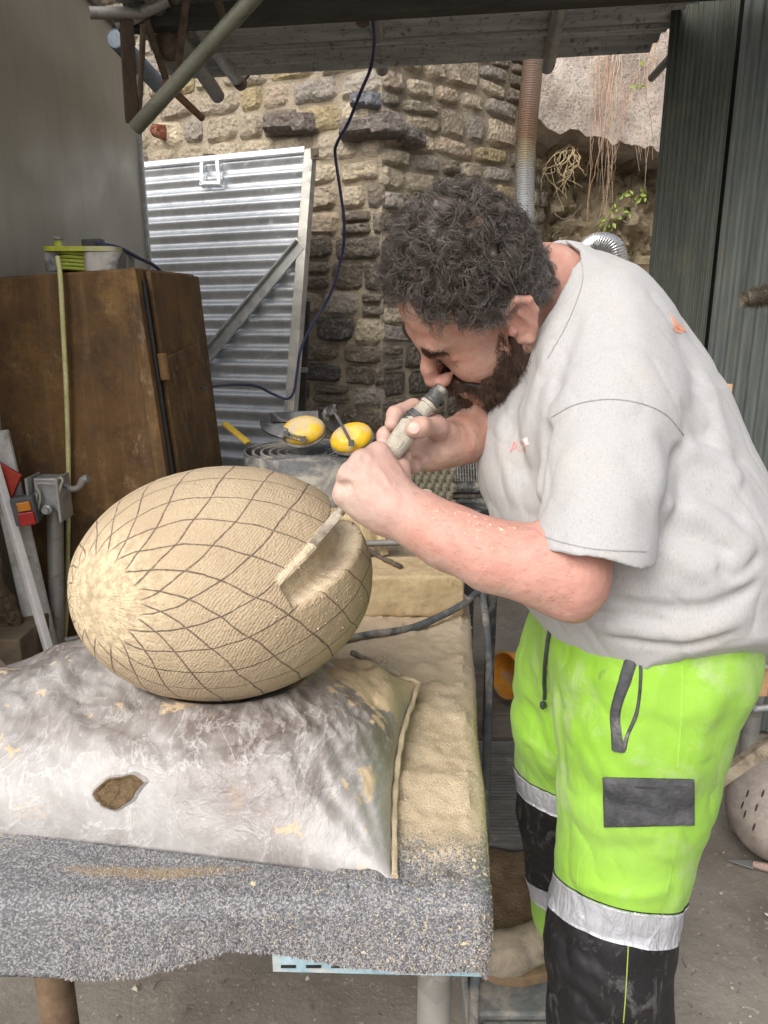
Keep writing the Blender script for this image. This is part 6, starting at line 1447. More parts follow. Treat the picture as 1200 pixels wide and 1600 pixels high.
# ---- t-shirt ---------------------------------------------------------------
t = Sdf()
TD = 1.15
def tcap(p0, p1, r0, r1, k=.03, dz=1.18, off=0.0):
    """torso piece whose section is dz times wider across the shoulders"""
    a = K(p0[0], p0[1], TD); c = K(p1[0], p1[1], TD); ra, rb = Q(r0, TD), Q(r1, TD); ab = c - a; L2 = float(ab @ ab); ax = np.array([0, 1.0, 0.0])
    def fn(P):
        q = P - a; y = q @ ax; q = q - np.outer(y * (1 - 1 / dz), ax); tt = np.clip(q @ ab / L2, 0, 1)
        return (np.linalg.norm(q - tt[:, None] * ab, axis=1) - (ra + tt * (rb - ra)) - off) * .85
    t._add(fn, (a + c) / 2, math.sqrt(L2) / 2 + max(ra, rb) * dz, k, '+')
sp_ = [((895, 475), 72), ((918, 560), 122), ((938, 650), 172), ((970, 770), 185), ((1005, 860), 192), ((1040, 945), 168)]
for i in range(len(sp_) - 1): tcap(sp_[i][0], sp_[i + 1][0], sp_[i][1], sp_[i + 1][1])
t.cap(K(985, 540, 1.12), K(1036, 700, 1.14), .055, .075, .05)                       # upper back hump
t.chain([K(868, 462, 1.10), K(915, 505, 1.08)], [.074, .095], .05)                  # collar base
t.chain([K(800, 640, 1.16), K(830, 740, 1.14), K(880, 850, 1.13)], [.042, .06, .08], .05)   # hanging chest front
t.cap(K(945, 545, 1.04), K(955, 640, .985), Q(95, 1.0), Q(98, .98), .05)
t.chain([K(955, 640, .985), K(942, 760, .945), K(927, 862, .912), K(921, 905, .90)], [Q(100, .98), Q(96, .945), Q(88, .912), Q(88, .90)], .02)   # sleeve
t.cap(K(905, 540, 1.28), K(860, 650, 1.32), .085, .075, .04)                        # far sleeve
# hem planes
ax_s = (K(918, 900, .905) - K(945, 740, .95)); ax_s /= np.linalg.norm(ax_s)
hemp = K(927, 860, .912); sleeve_dir = camv(-.152, -.988, -.16); sleeve_dir /= np.linalg.norm(sleeve_dir)
_torso = Sdf(); _torso.ops = [o for o in t.ops if o[4] == '+' and o is not None][:len(sp_) - 1] + [t.ops[len(sp_) - 1]]
def shirt_post(P, d):
    # cut the sleeve and hollow its end, but only where the sleeve is (in front of the torso)
    s = (P - hemp) @ sleeve_dir
    dax = np.linalg.norm((P - hemp) - s[:, None] * sleeve_dir, axis=1)
    insl = (dax < .125) & (s > -.12)
    td = _torso(P)
    cut = np.maximum(s + .003 * np.sin(P[:, 0] * 60), d); shell = cut
    d2 = np.where(insl, np.minimum(shell, td), d)
    return d2
t.post = shirt_post
# neck opening and bottom hem
t.cap(K(838, 450, 1.08), K(868, 465, 1.10), .070, .064, .006, '-')
t.cap(K(760, 440, 1.04), K(838, 450, 1.08), .10, .070, .006, '-')
hn = K(1060, 1010, TD) - K(985, 820, TD); hn /= np.linalg.norm(hn); hn = hn + camv(-.20, 0, .42); hn /= np.linalg.norm(hn)
t.plane(K(1062, 1033, .98), hn, .008)
FOL = [
 ([(1065, 690), (1120, 720), (1165, 760)], .006, .016), ([(1050, 740), (1110, 770), (1180, 830)], -.006, .012), ([(1045, 780), (1110, 810), (1185, 880)], .006, .014),
 ([(1035, 830), (1090, 840), (1150, 870)], -.004, .012), ([(1030, 860), (1100, 890), (1190, 905)], .005, .016),
 ([(935, 935), (1020, 952), (1120, 948), (1195, 900)], -.008, .010), ([(900, 965), (990, 985), (1090, 992), (1185, 950)], .007, .012), ([(940, 990), (1020, 1004), (1100, 1004), (1160, 982)], -.005, .008),
 ([(920, 960), (980, 962), (1060, 975)], -.006, .007),
 ([(862, 655), (850, 700), (840, 780), (832, 830)], -.014, .011), ([(905, 480), (880, 560), (862, 640)], -.006, .012), ([(880, 470), (850, 560), (830, 650), (826, 740)], .006, .014),
 ([(850, 560), (810, 620), (790, 690)], -.005, .012), ([(780, 640), (790, 720), (812, 800)], .005, .012), ([(800, 640), (812, 700), (826, 760)], -.005, .010),
 ([(1068, 690), (1052, 740), (1040, 800), (1028, 860)], -.012, .010),
 ([(960, 420), (990, 500), (985, 600)], .004, .03), ([(1050, 500), (1085, 580), (1080, 660)], -.004, .02), ([(1090, 560), (1120, 650), (1150, 750)], .004, .016),
 ([(900, 700), (950, 730), (1010, 720)], -.003, .016), ([(880, 770), (940, 800), (1010, 790)], .003, .016), ([(1000, 660), (1030, 720), (1020, 800)], .004, .016),
 ([(1060, 620), (1100, 690), (1170, 740)], -.004, .012), ([(1110, 880), (1150, 900), (1195, 860)], -.005, .009)]
SE = None
RA = np.array([[.8, 0, .6], [0, 1, 0], [-.6 * .45, 0, .8 * .45]])
def ridged(P, sc, off=0.0): return np.clip(1 - np.abs(vnoise(P, sc, off)) * 2.6, 0, 1) ** 2
def sp2(P, d): return d - .0013 * fbm(P, 9, 2) - .0006 * vnoise(P, 70) + .0052 * ridged(P @ RA.T, 12) * np.clip(vnoise(P, 5, 9.0) + .35, 0, 1) + .0016 * ridged(P @ RA.T, 30, 4.0)
t.band = .3; _p1 = t.post; t.post = lambda P, d: sp2(P, _p1(P, d))
folds(t, FOL)
shirt_me = sdfmesh(t, [.0, .68, .80], [.66, 1.55, 1.68], .0032, 't_shirt')
shirt_bvh = bvh_of(shirt_me)
shirt = link('t_shirt', shirt_me, m_shirt, man, True)
m_seam = simple('shirt_seam', (.25, .25, .255), (.33, .33, .33), 200, .95)
ribbon(shirt_bvh, [(862, 652), (900, 632), (950, 624), (1000, 630), (1040, 648), (1068, 680)], .0013, 'shoulder_seam', m_seam, shirt, lift=.0009)
ribbon(shirt_bvh, [(833, 830), (870, 845), (930, 858), (1010, 862)], .0014, 'sleeve_hem_stitching', m_seam, shirt, lift=.0009)
ribbon(shirt_bvh, [(880, 381), (902, 398), (911, 425), (905, 460), (884, 510), (856, 560)], .0010, 'collar_seam', m_seam, shirt, lift=.0009)
# printed letters on the chest
m_print = simple('red_print', (.62, .16, .15), (.72, .35, .33), 200, .9)
def print_text(txt, px, py, size, ang, m_, bvh, name, parent):
    cu = bpy.data.curves.new(name, 'FONT'); cu.body = txt; cu.size = size; cu.align_x = 'CENTER'; cu.resolution_u = 4
    ob = bpy.data.objects.new(name, cu); COL.objects.link(ob); dg = bpy.context.evaluated_depsgraph_get(); me = bpy.data.meshes.new_from_object(ob.evaluated_get(dg)); bpy.data.objects.remove(ob)
    bm = bmesh.new(); bm.from_mesh(me); bmesh.ops.triangulate(bm, faces=bm.faces); bmesh.ops.subdivide_edges(bm, edges=bm.edges, cuts=1, use_grid_fill=True); bmesh.ops.triangulate(bm, faces=bm.faces)
    for v in bm.verts:
        x, y = v.co.x, v.co.y; qx = px + (x * math.cos(ang) - y * math.sin(ang)) * F / 1.0; qy = py - (x * math.sin(ang) + y * math.cos(ang)) * F / 1.0
        h, nn = cast(bvh, qx, qy)
        if h is not None: v.co = h + nn * .0008
    bm.to_mesh(me); bm.free(); me.materials.clear(); return link(name, me, m_, parent)
print_text('AT', 812, 706, .020, .05, m_print, shirt_bvh, 'chest_print', shirt)
patch(shirt_bvh, [(817, 686), (823, 683), (827, 694), (820, 697)], 'white_sticker', simple('white_sticker', (.8, .8, .8), (.7, .7, .68), 50, .6), shirt, 3, 3, .001)
m_or = simple('orange_mark', (.75, .25, .14), (.8, .42, .3), 90, .9)
ribbon(shirt_bvh, [(1048, 492), (1055, 506), (1065, 513), (1072, 518)], .008, 'orange_print', m_or, shirt, lift=.0006, taper=True)
ribbon(shirt_bvh, [(1050, 511), (1058, 517), (1066, 519)], .004, 'orange_print', m_or, shirt, lift=.0007, taper=True)

# ---- trousers ---------------------------------------------------------------
p = Sdf()
p.cap(K(1012, 950, 1.15), K(975, 950, 1.32), Q(135, 1.15), Q(130, 1.32), .05)
p.cap(K(1022, 1015, 1.125), K(975, 1010, 1.32), Q(155, 1.125), Q(148, 1.32), .05)
p.chain([K(1012, 1045, 1.115), K(1004, 1110, 1.13), K(992, 1230, 1.16), K(972, 1345, 1.195), K(957, 1420, 1.215), K(953, 1480, 1.23), K(951, 1600, 1.265), K(950, 1750, 1.31)],
        [Q(152, 1.1), Q(136, 1.125), Q(116, 1.16), Q(101, 1.195), Q(95, 1.215), Q(97, 1.23), Q(95, 1.265), Q(88, 1.31)], .02)
p.chain([K(905, 1040, 1.34), K(898, 1120, 1.37), K(886, 1200, 1.43), K(878, 1270, 1.50), K(884, 1350, 1.58), K(888, 1420, 1.66), K(892, 1482, 1.72)],
        [Q(100, 1.34), Q(96, 1.37), Q(80, 1.43), Q(68, 1.5), Q(60, 1.58), Q(55, 1.66), Q(50, 1.72)], .02)
RB = np.array([[.9, 0, .43], [0, 1, 0], [-.43 * .5, 0, .9 * .5]])
p.post = lambda P, d: d - .0030 * fbm(P, 12, 3) + .0070 * ridged(P @ RB.T, 11, 2.0) * np.clip(vnoise(P, 4, 1.0) + .4, 0, 1) + .0026 * ridged(P @ RB.T, 27, 5.0)
PF = [([(870, 1130), (900, 1100), (960, 1070)], -.006, .014), ([(866, 1010), (900, 1030), (960, 1030)], -.005, .014), ([(828, 985), (845, 1060), (838, 1130)], .006, .012), ([(866, 1060), (872, 1150), (876, 1240)], -.010, .010),
      ([(815, 1090), (835, 1120), (862, 1190)], -.006, .010), ([(812, 1150), (840, 1170), (866, 1220)], .005, .009),
      ([(880, 1370), (940, 1392), (1010, 1396), (1062, 1370)], .004, .009), ([(878, 1440), (930, 1462), (990, 1468), (1045, 1452)], -.003, .010),
      ([(1060, 1040), (1040, 1140), (1000, 1260)], -.004, .018), ([(1120, 1060), (1095, 1150), (1060, 1280)], .005, .02),
      ([(875, 1480), (930, 1520), (960, 1560)], .006, .012), ([(870, 1530), (910, 1560), (945, 1600)], -.006, .012), ([(990, 1500), (1030, 1530), (1040, 1580)], -.005, .014), ([(890, 1500), (900, 1560), (890, 1600)], .005, .012),
      ([(815, 1280), (840, 1300), (868, 1310)], .005, .010), ([(822, 1330), (850, 1345), (870, 1345)], -.005, .010), ([(900, 1180), (960, 1220), (1020, 1240)], .003, .02), ([(890, 1290), (950, 1330), (1040, 1320)], -.003, .02)]
folds(p, PF)
tr_me = sdfmesh(p, [.10, .75, -.02], [.68, 1.72, 1.25], .0042, 'trousers')
tr_bvh = bvh_of(tr_me)
def cutzone(me, keep):  # keep: list of (point, normal): keep the side the normal points to; returns a new mesh
    bm = bmesh.new(); bm.from_mesh(me)
    for q, nrm in keep:
        bmesh.ops.bisect_plane(bm, geom=bm.verts[:] + bm.edges[:] + bm.faces[:], plane_co=Vector(q), plane_no=Vector(nrm), clear_inner=True, clear_outer=False)
    m2 = bpy.data.meshes.new('zone'); bm.to_mesh(m2); bm.free(); m2.shade_smooth(); return m2
# split the legs by a vertical surface between them, then by bands across each leg
upv = np.array([0, 0, 1.0])
def nplane(a, b_, c): n_ = np.cross(b_ - a, c - a); n_ /= np.linalg.norm(n_); return n_ if n_[2] > 0 else -n_
# near leg band planes, through three points of the visible curved edge
nA = (K(872, 1368, 1.19), K(960, 1412, 1.11), K(1058, 1392, 1.20)); nB = (K(864, 1412, 1.21), K(960, 1466, 1.12), K(1052, 1446, 1.22))
fA = (K(806, 1203, 1.42), K(840, 1228, 1.36), K(880, 1236, 1.36)); fB = (K(808, 1236, 1.43), K(842, 1262, 1.37), K(882, 1270, 1.37))
fC = (K(822, 1366, 1.60), K(850, 1384, 1.54), K(880, 1384, 1.54)); fD = (K(826, 1394, 1.62), K(852, 1416, 1.57), K(885, 1416, 1.57))
NA, NB, FA, FB, FC, FD = [(q[1], nplane(*q)) for q in (nA, nB, fA, fB, fC, fD)]
sep_p = K(885, 1300, 1.33); sepn = np.array([-.05, 1.0, 0.0])      # beyond this: far leg
# far / near separation only matters below the crotch
def inv(pl): return (pl[0], -pl[1])
zones = [('upper', m_hivis, None)]
bm = bmesh.new(); bm.from_mesh(tr_me)
def cut_all(pl, cond):
    geom = [f_ for f_ in bm.faces if cond(f_.calc_center_median())]; vs = {v for f_ in geom for v in f_.verts}; es = {e for f_ in geom for e in f_.edges}
    bmesh.ops.bisect_plane(bm, geom=list(vs) + list(es) + geom, plane_co=Vector(pl[0]), plane_no=Vector(pl[1]), clear_inner=False, clear_outer=False)
isfar = lambda c: (np.array(c) - sep_p) @ sepn > 0
for pl in (NA, NB): cut_all(pl, lambda c: not isfar(c) and c.z < .8)
for pl in (FA, FB, FC, FD): cut_all(pl, lambda c: isfar(c) and c.z < .9)
bm.faces.ensure_lookup_table()
lab = np.zeros(len(bm.faces), int)
for i, f_ in enumerate(bm.faces):
    c = np.array(f_.calc_center_median()); ab = lambda pl: (c - pl[0]) @ pl[1] > 0
    if not isfar(c): lab[i] = 0 if ab(NA) or c[2] > .8 else (1 if ab(NB) else 2)
    else: lab[i] = 0 if ab(FA) or c[2] > .9 else (3 if ab(FB) else (4 if ab(FC) else (5 if ab(FD) else 6)))
def sub(labels, name, mat_, parent, push=0.0, label=None):
    b2 = bm.copy(); b2.faces.ensure_lookup_table(); dl = [b2.faces[i] for i in range(len(lab)) if lab[i] not in labels]
    bmesh.ops.delete(b2, geom=dl, context='FACES')
    if push:
        b2.normal_update()
        rim = [e for e in b2.edges if e.is_boundary]
        for v in b2.verts: v.co += v.normal * push
        r = bmesh.ops.extrude_edge_only(b2, edges=rim); 
        for v in [g for g in r['geom'] if isinstance(g, bmesh.types.BMVert)]: v.co -= v.normal * (push + .0015) if v.normal.length > .5 else Vector((0, 0, 0))
    m2 = bpy.data.meshes.new(name); b2.to_mesh(m2); b2.free(); m2.shade_smooth(); o = link(name, m2, mat_, parent, True)
    if label: o['label'] = label
    return o
trous = sub([0, 6], 'trousers', m_hivis, man)
sub([2, 4], 'black_leg_panel', m_black, trous)
sub([1], 'reflective_band', m_refl, trous, .0022); sub([3], 'reflective_band', m_refl, trous, .002); sub([5], 'reflective_band', m_refl, trous, .002)
bm.free()
patch(tr_bvh, [(943, 1214), (1083, 1217), (1083, 1288), (945, 1291)], 'thigh_pocket', m_pocket, trous, 26, 14, .006, .0012)
ribbon(tr_bvh, [(946, 1222), (1010, 1227), (1080, 1224)], .003, 'pocket_flap_seam', simple('pocket_seam', (.03, .03, .035), (.05, .05, .05), 80, .9), trous, lift=.0055)
def poly_patch(bvh, L_, R_, name, m_, parent, lift=.003, n=10):
    A = spline([np.array(q, float) for q in L_], n); B = spline([np.array(q, float) for q in R_], n); v = []; f = []
    for a, c in zip(A, B):
        row = []
        for t_ in np.linspace(0, 1, 5):
            q = a * (1 - t_) + c * t_; h, nn = cast(bvh, *q); row.append((h, nn))
        for j, (h, nn) in enumerate(row):
            if h is None: h, nn = next(((x, y) for x, y in row if x is not None), (Vector(), Vector((0, -1, 0))))
            v.append(h + nn * (lift if 0 < j < 4 else -.001))
    for i in range(len(A) - 1):
        for j in range(4): a = i * 5 + j; f.append((a, a + 1, a + 6, a + 5))
    mb = MB(); mb.add(v, f); return mb.build(name, m_, parent, True)
poly_patch(tr_bvh, [(979, 1013), (965, 1060), (952, 1110), (953, 1145), (954, 1172)], [(1004, 1014), (990, 1060), (972, 1110), (973, 1145), (979, 1176)], 'pocket_trim', m_pocket, trous)
poly_patch(tr_bvh, [(996, 1018), (998, 1060), (992, 1110), (976, 1150), (972, 1166)], [(1004, 1016), (1004, 1065), (998, 1115), (984, 1150), (979, 1174)], 'pocket_trim', m_pocket, trous)
m_cord = simple('dark_cord', (.03, .035, .03), (.06, .065, .06), 100, .8)
cordp = [cast(tr_bvh, *q) for q in spline([np.array(q, float) for q in ((872, 962), (862, 990), (855, 1040), (852, 1090))], 5)]
cm = MB(); cm.tube([h + nn * .004 for h, nn in cordp if h is not None], .0028, 8)
h, nn = cast(tr_bvh, 851, 1097); cm.lathe(h + nn * .006 + Vector((0, 0, .006)), (0, 0, -1), [(0, .002), (.003, .005), (.010, .0055), (.014, .002)], 10); cm.build('drawstring', m_cord, trous, True)
m_st = simple('yellow_stitch', (.35, .42, .05), (.3, .35, .1), 90, .9)
ribbon(tr_bvh, [(982, 1466), (980, 1510), (977, 1560), (974, 1598)], .0016, 'leg_seam', m_st, trous, lift=.0006)
m_hs = simple('hivis_seam', (.30, .55, .06), (.36, .6, .1), 90, .9)
ribbon(tr_bvh, [(940, 1260), (925, 1310), (905, 1350), (902, 1385)], .0018, 'leg_seam', m_hs, trous, lift=.0005)
ribbon(tr_bvh, [(1066, 1040), (1064, 1120), (1058, 1200)], .0018, 'leg_seam', m_hs, trous, lift=.0005)
ribbon(tr_bvh, [(1060, 1295), (1052, 1340), (1042, 1395)], .0018, 'leg_seam', m_hs, trous, lift=.0005)
# ---- boots
m_boot = simple('dusty_leather', (.10, .08, .06), (.26, .22, .17), 26, .8, bump=.5, dust=(.36, .30, .22), dustamt=.6)
m_sole = simple('boot_sole', (.26, .17, .09), (.16, .11, .07), 40, .85)
def boot(toe, heel, name_lbl):
    toe, heel = np.array(toe), np.array(heel); d = toe - heel; d /= np.linalg.norm(d); side = np.cross(d, upv); A = np.stack([d, side, upv], 1)
    s = Sdf(); s.ell(toe + upv * .045 - d * .05, (.075, .048, .042), A, .02); s.ell(heel + upv * .05 + d * .05, (.07, .040, .05), A, .04); s.cap(heel + upv * .05 + d * .05, heel + upv * .17 + d * .03, .045, .052, .04); s.cap(toe + upv * .05 - d * .06, heel + upv * .10 + d * .07, .035, .042, .03)
    s.plane((toe + heel) / 2 + upv * .022, (0, 0, -1), .004); s.post = lambda P, dd: dd - .0025 * fbm(P, 40, 2)
    c = (toe + heel) / 2 + upv * .1; me = sdfmesh(s, c - .22, c + .22, .005, 'boot'); o = link('boot', me, m_boot, man, True)
    mb = MB(); ol = []
    for i in range(28):
        a = 2 * math.pi * i / 28; l = (toe - heel) @ d / 2; x = math.cos(a); wdt = .050 if x > 0 else .042
        ol.append((toe + heel) / 2 + d * (l * np.sign(x) * abs(x) ** .7) + side * wdt * np.sign(math.sin(a)) * abs(math.sin(a)) ** .8)
    v = [q + upv * .001 for q in ol] + [q + upv * .026 for q in ol]; n_ = 28
    mb.add(v, [(i, (i + 1) % n_, (i + 1) % n_ + n_, i + n_) for i in range(n_)] + [tuple(range(n_))[::-1], tuple(range(n_, 2 * n_))]); mb.build('sole', m_sole, o, bevel=.003)
fz = .085
boot(Wz(752, 1520, fz), Wz(935, 1502, fz), 'far')
boot(Wz(780, 1880, .0), Wz(1010, 1850, .0), 'near')
fp = []; fn_ = []
r_ = np.random.RandomState(2)
for (x, y) in [(785, 828), (788, 832)] + [(r_.uniform(660, 830), 0) for _ in range(46)]:
    yy = y if y else 775 + (x - 640) * .30 + abs(r_.normal(0, 16)); h, nn = cast(body_bvh, x, yy)
    if h is not None and h[1] < .99: fp.append(np.array(h)); fn_.append(np.array(nn))
fo_ = chips('arm_crumbs', np.array(fp), np.array(fn_), .0016, simple('arm_crumb', (.55, .43, .28), (.7, .58, .42), 60, .9), 'tiny stone crumbs sprinkled on the forearm', 'stone crumbs', seed=15)
fo_ = chips('forearm_flake', np.array(fp[:1]), np.array(fn_[:1]), .0055, bpy.data.materials['arm_crumb'], seed=3, flat=.3); fo_['label'] = 'small tan stone flake lying on the near forearm'; fo_['category'] = 'stone flake'; del fo_['kind']
# ================================================================== BEHIND THE HANDS, UNDER THE ARM, RIGHT SIDE
# bench with tool rack behind the far hand
m_dk = simple('dark_painted_steel', (.025, .027, .028), (.06, .062, .06), 25, .5, .2, dust=(.28, .26, .22), dustamt=.4)
rack = empty('tool_rack', Wy(740, 1040, 2.35), 'dark steel bar rack standing behind the man\'s far hand', 'rack')
Yx = 2.35
for k, (y, w_, r) in enumerate(((762, 1, .020), (784, 1, .014), (808, 1, .018), (838, 1, .012))):
    mb = MB(); mb.tube([Wy(703, y, Yx), Wy(850, y + 2, Yx + .02)], r, 14); mb.build('bar', m_dk, rack, True)
for x in (776, 848):
    mb = MB(); q = Wy(x, 760, Yx + .04); mb.box((q[0], Yx + .045, (q[2]) / 2), (.030, .030, q[2] - .01)); mb.build('leg', m_dk, rack, bevel=.002)
mb = MB(); mb.lathe(Wy(733, 800, Yx - .03), (0, 0, 1), [(-.05, .05), (-.03, .062), (-.02, .062), (-.018, .055), (0, .055), (.002, .064), (.016, .064), (.02, .05)], 24); mb.build('reel_hub', m_dk, rack, True)
# wire basket and blue crate on top
wb = empty('wire_basket', Wy(728, 750, Yx + .1), 'small dark wire basket beside the blue crate', 'basket'); m_wire = simple('dull_wire', (.10, .10, .10), (.2, .2, .19), 40, .5, .5)
for k in range(14):
    x = 702 + k * 4.2; mb = MB(); mb.tube([Wy(x, 722, Yx + .1), Wy(x + 1, 752, Yx + .08)], .0016, 5); mb.build('wire', m_wire, wb)
for y in (722, 732, 742, 752): mb = MB(); mb.tube([Wy(701, y, Yx + .1), Wy(758, y, Yx + .1)], .0022, 6); mb.build('rim_wire', m_wire, wb)
mb = MB(); mb.box(Wy(770, 735, Yx + .12), (.075, .12, .085)); bc = mb.build('blue_crate', simple('blue_plastic', (.015, .06, .32), (.03, .09, .42), 10, .45), bevel=.006); tag(bc, 'blue plastic crate peeking out behind the man\'s belly', 'crate')
mb = MB(); q = Wy(770, 712, Yx + .12); mb.box(q, (.088, .13, .010)); mb.build('crate_rim', bc.data.materials[0], bc, bevel=.003)
# scaly woven matting
m_scale = simple('olive_mat', (.085, .078, .055), (.17, .155, .11), 30, .85, bump=.5, dust=(.33, .29, .2), dustamt=.35)
mt = empty('scaled_mat', Wy(665, 900, 2.2), 'dull olive mat of overlapping scales hanging behind the fist', 'mat')
mb = MB(); mb.hexa([Wy(600, 900, 2.24), Wy(702, 900, 2.24), Wy(702, 900, 2.28), Wy(600, 900, 2.28), Wy(602, 715, 2.24), Wy(704, 715, 2.24), Wy(704, 715, 2.28), Wy(602, 715, 2.28)]); mb.build('backing', m_scale, mt)
sm_ = None
for r in range(13):
    for k in range(9):
        c = Wy(606 + k * 12 + (r % 2) * 6, 722 + r * 13, 2.235)
        if sm_ is None:
            mb = MB(); v = [(0, -.012, .002)] + [(.0115 * math.cos(a), -.002, .014 * math.sin(a) * (1.25 if math.sin(a) < 0 else 1)) for a in np.linspace(0, 2 * math.pi, 10, endpoint=False)]; mb.add(v, [(0, 1 + (i + 1) % 10, 1 + i) for i in range(10)]); o = mb.build('scale', m_scale, mt); sm_ = o.data; COL.objects.unlink(o); bpy.data.objects.remove(o)
        o = bpy.data.objects.new('scale', sm_); COL.objects.link(o); o.parent = mt; o.matrix_parent_inverse = Matrix.Translation(-Vector(mt.location)); o.location = Vector(c)
# mallet handle with mushroom head
m_ml = simple('pale_handle_wood', (.42, .34, .24), (.56, .48, .36), 30, .85, dust=(.6, .52, .4), dustamt=.6)
mb = MB(); mb.lathe(Wy(663, 800, 2.0), (0, 0, 1), [(-.09, .010), (.0, .011), (.025, .012), (.035, .019), (.048, .022), (.058, .019), (.062, .008)], 18); tag(mb.build('mallet_handle', m_ml, smooth=True), 'pale mushroom topped tool handle standing behind the forearm', 'tool handle')
for i, (x0, y0, x1, y1, lab_) in enumerate(((562, 800, 578, 868, 'leftmost pale stone shard leaning behind the egg'), (590, 806, 600, 868, 'narrow tan shard leaning right of the other pale shards'), (606, 812, 612, 850, 'short dark tan shard beside the steel tube'))):
    mb = MB(); mb.beam(Wy(x0, y0, 1.95), Wy(x1, y1, 1.92), .026 - .005 * i, .018); tag(mb.build('stone_shard', m_ss, bevel=.003), lab_, 'shard', 'shards leaning behind the egg')
mb = MB(); mb.tube([Wy(560, 850, 1.88), Wy(662, 846, 1.92)], .0085, 12); tag(mb.build('steel_tube', m_steel, smooth=True), 'thin pale steel tube lying across behind the sandstone block', 'tube')
bn = empty('low_bench', (.05, 2.12, 0), 'low dusty bench behind the table holding shards and the mat', 'bench')
zbn = Wy(600, 872, 1.9)[2]
mb = MB(); mb.box((.02, 2.10, zbn - .02), (.46, .40, .03)); mb.build('bench_top', simple('dusty_ply', (.22, .18, .13), (.34, .29, .21), 14, .9), bn, bevel=.003)
for x, y in ((-.18, 1.94), (.22, 1.94), (-.18, 2.26), (.22, 2.26)): mb = MB(); mb.box((x, y, (zbn - .036) / 2), (.04, .04, zbn - .036)); mb.build('leg', m_dk, bn)
# ---- floor between the table and the man
fz = .085
def floorbox(name, x0, x1, y0, y1, z0, z1, m_, label, cat, bevel=.004):
    mb = MB(); mb.hexa([(x0, y0, z0), (x1, y0, z0), (x1, y1, z0), (x0, y1, z0), (x0, y0, z1), (x1, y0, z1), (x1, y1, z1), (x0, y1, z1)]); o = mb.build(name, m_, bevel=bevel); tag(o, label, cat); return o
m_deck = simple('grey_decking', (.10, .10, .09), (.19, .185, .17), 25, .85, stretch=(.25, 1, 1), dust=(.34, .29, .2), dustamt=.25)
deck = empty('deck_mat', (.45, 1.98, 0), 'weathered grey ribbed decking on the floor behind the man\'s boot', 'decking')
x0, x1 = .20, .50
ya, yb = 1.785, 2.30; nrib = 34
for k in range(nrib):
    y = ya + (yb - ya) * (k + .5) / nrib; mb = MB(); mb.box(((x0 + x1) / 2, y, fz - .012), (x1 - x0, (yb - ya) / nrib * .72, .024)); mb.build('rib', m_deck, deck)
mb = MB(); mb.box(((x0 + x1) / 2, (ya + yb) / 2, .031), (x1 - x0, yb - ya, .058)); mb.build('base', m_deck, deck)
s_ = Sdf(); cxy = np.array([.36, 1.62, .04]); s_.box(cxy, (.17, .155, .040), None, .01); s_.post = lambda P, d: d - .008 * fbm(P, 14, 4)
tag(link('soil_board', sdfmesh(s_, cxy - [.42, .22, .1], cxy + [.42, .22, .1], .009, 'soil'), simple('brown_soil', (.12, .078, .042), (.21, .145, .085), 26, .95, bump=.8, dist=.008), None, True), 'flat board caked with brown soil between decking and boot', 'board')
stp = empty('step', (.50, 1.30, 0), 'grey moulded plastic step under the man\'s far boot', 'step'); m_stp = simple('grey_step_plastic', (.13, .14, .14), (.24, .245, .24), 14, .5, dust=(.36, .32, .26), dustamt=.45)
for i, (y0_s, y1_s, z1_s) in enumerate(((1.375, 1.46, fz - .003), (1.285, 1.370, fz - .020), (1.02, 1.28, fz - .030))):
    mb = MB(); mb.hexa([(.185 + .01 * i, y0_s, .004), (.52, y0_s, .004), (.52, y1_s, .004), (.185 + .01 * i, y1_s, .004), (.185 + .01 * i, y0_s, z1_s), (.52, y0_s, z1_s), (.52, y1_s, z1_s), (.185 + .01 * i, y1_s, z1_s)]); mb.build('tread', m_stp, stp, bevel=.006)
mb = MB(); mb.beam((.175, 1.02, .05), (.175, 1.46, .05), .014, .09, up=(0, 0, 1)); mb.build('side_rail', m_stp, stp, bevel=.004)
mb = MB(); mb.beam(Wz(741, 1515, .12), Wz(736, 1590, .06), .010, .012); tag(mb.build('black_blade', m_dk, bevel=.002), 'thin black blade leaning against the step side', 'blade')
# orange bucket on its side
m_or2 = simple('orange_plastic', (.62, .24, .02), (.72, .32, .04), 10, .45, dust=(.45, .35, .22), dustamt=.3)
qb_ = Wz(792, 1100, .09); bk = MB(); ax_b = Vector((-.85, -.5, .12)); c_ = Vector((qb_[0] + .09, qb_[1] + .09, .09 + .085))
bk.lathe(c_ - ax_b.normalized() * .04, ax_b, [(0, .06), (.002, .068), (.14, .083), (.142, .088), (.152, .088), (.152, .081), (.02, .066), (.018, .01)], 26); tag(bk.build('orange_bucket', m_or2, smooth=True), 'orange plastic bucket lying on its side behind the man\'s leg', 'bucket')
mb = MB(); fl_ = simple('dirty_planks', (.09, .075, .06), (.2, .17, .14), 14, .9, stretch=(.2, 1, 1))
for k in range(4): mb = MB(); mb.box((.62, 2.44 + k * .155, .04 + .006 * (k % 2)), (.95, .148, .03), Matrix.Rotation(.03 * (k - 1.5), 3, 'Z')); tag(mb.build('floor_plank', fl_, bevel=.003), ['nearest', 'second', 'third', 'farthest'][k] + ' of the dirty planks lying behind the decking', 'plank', 'dirty planks on the floor')
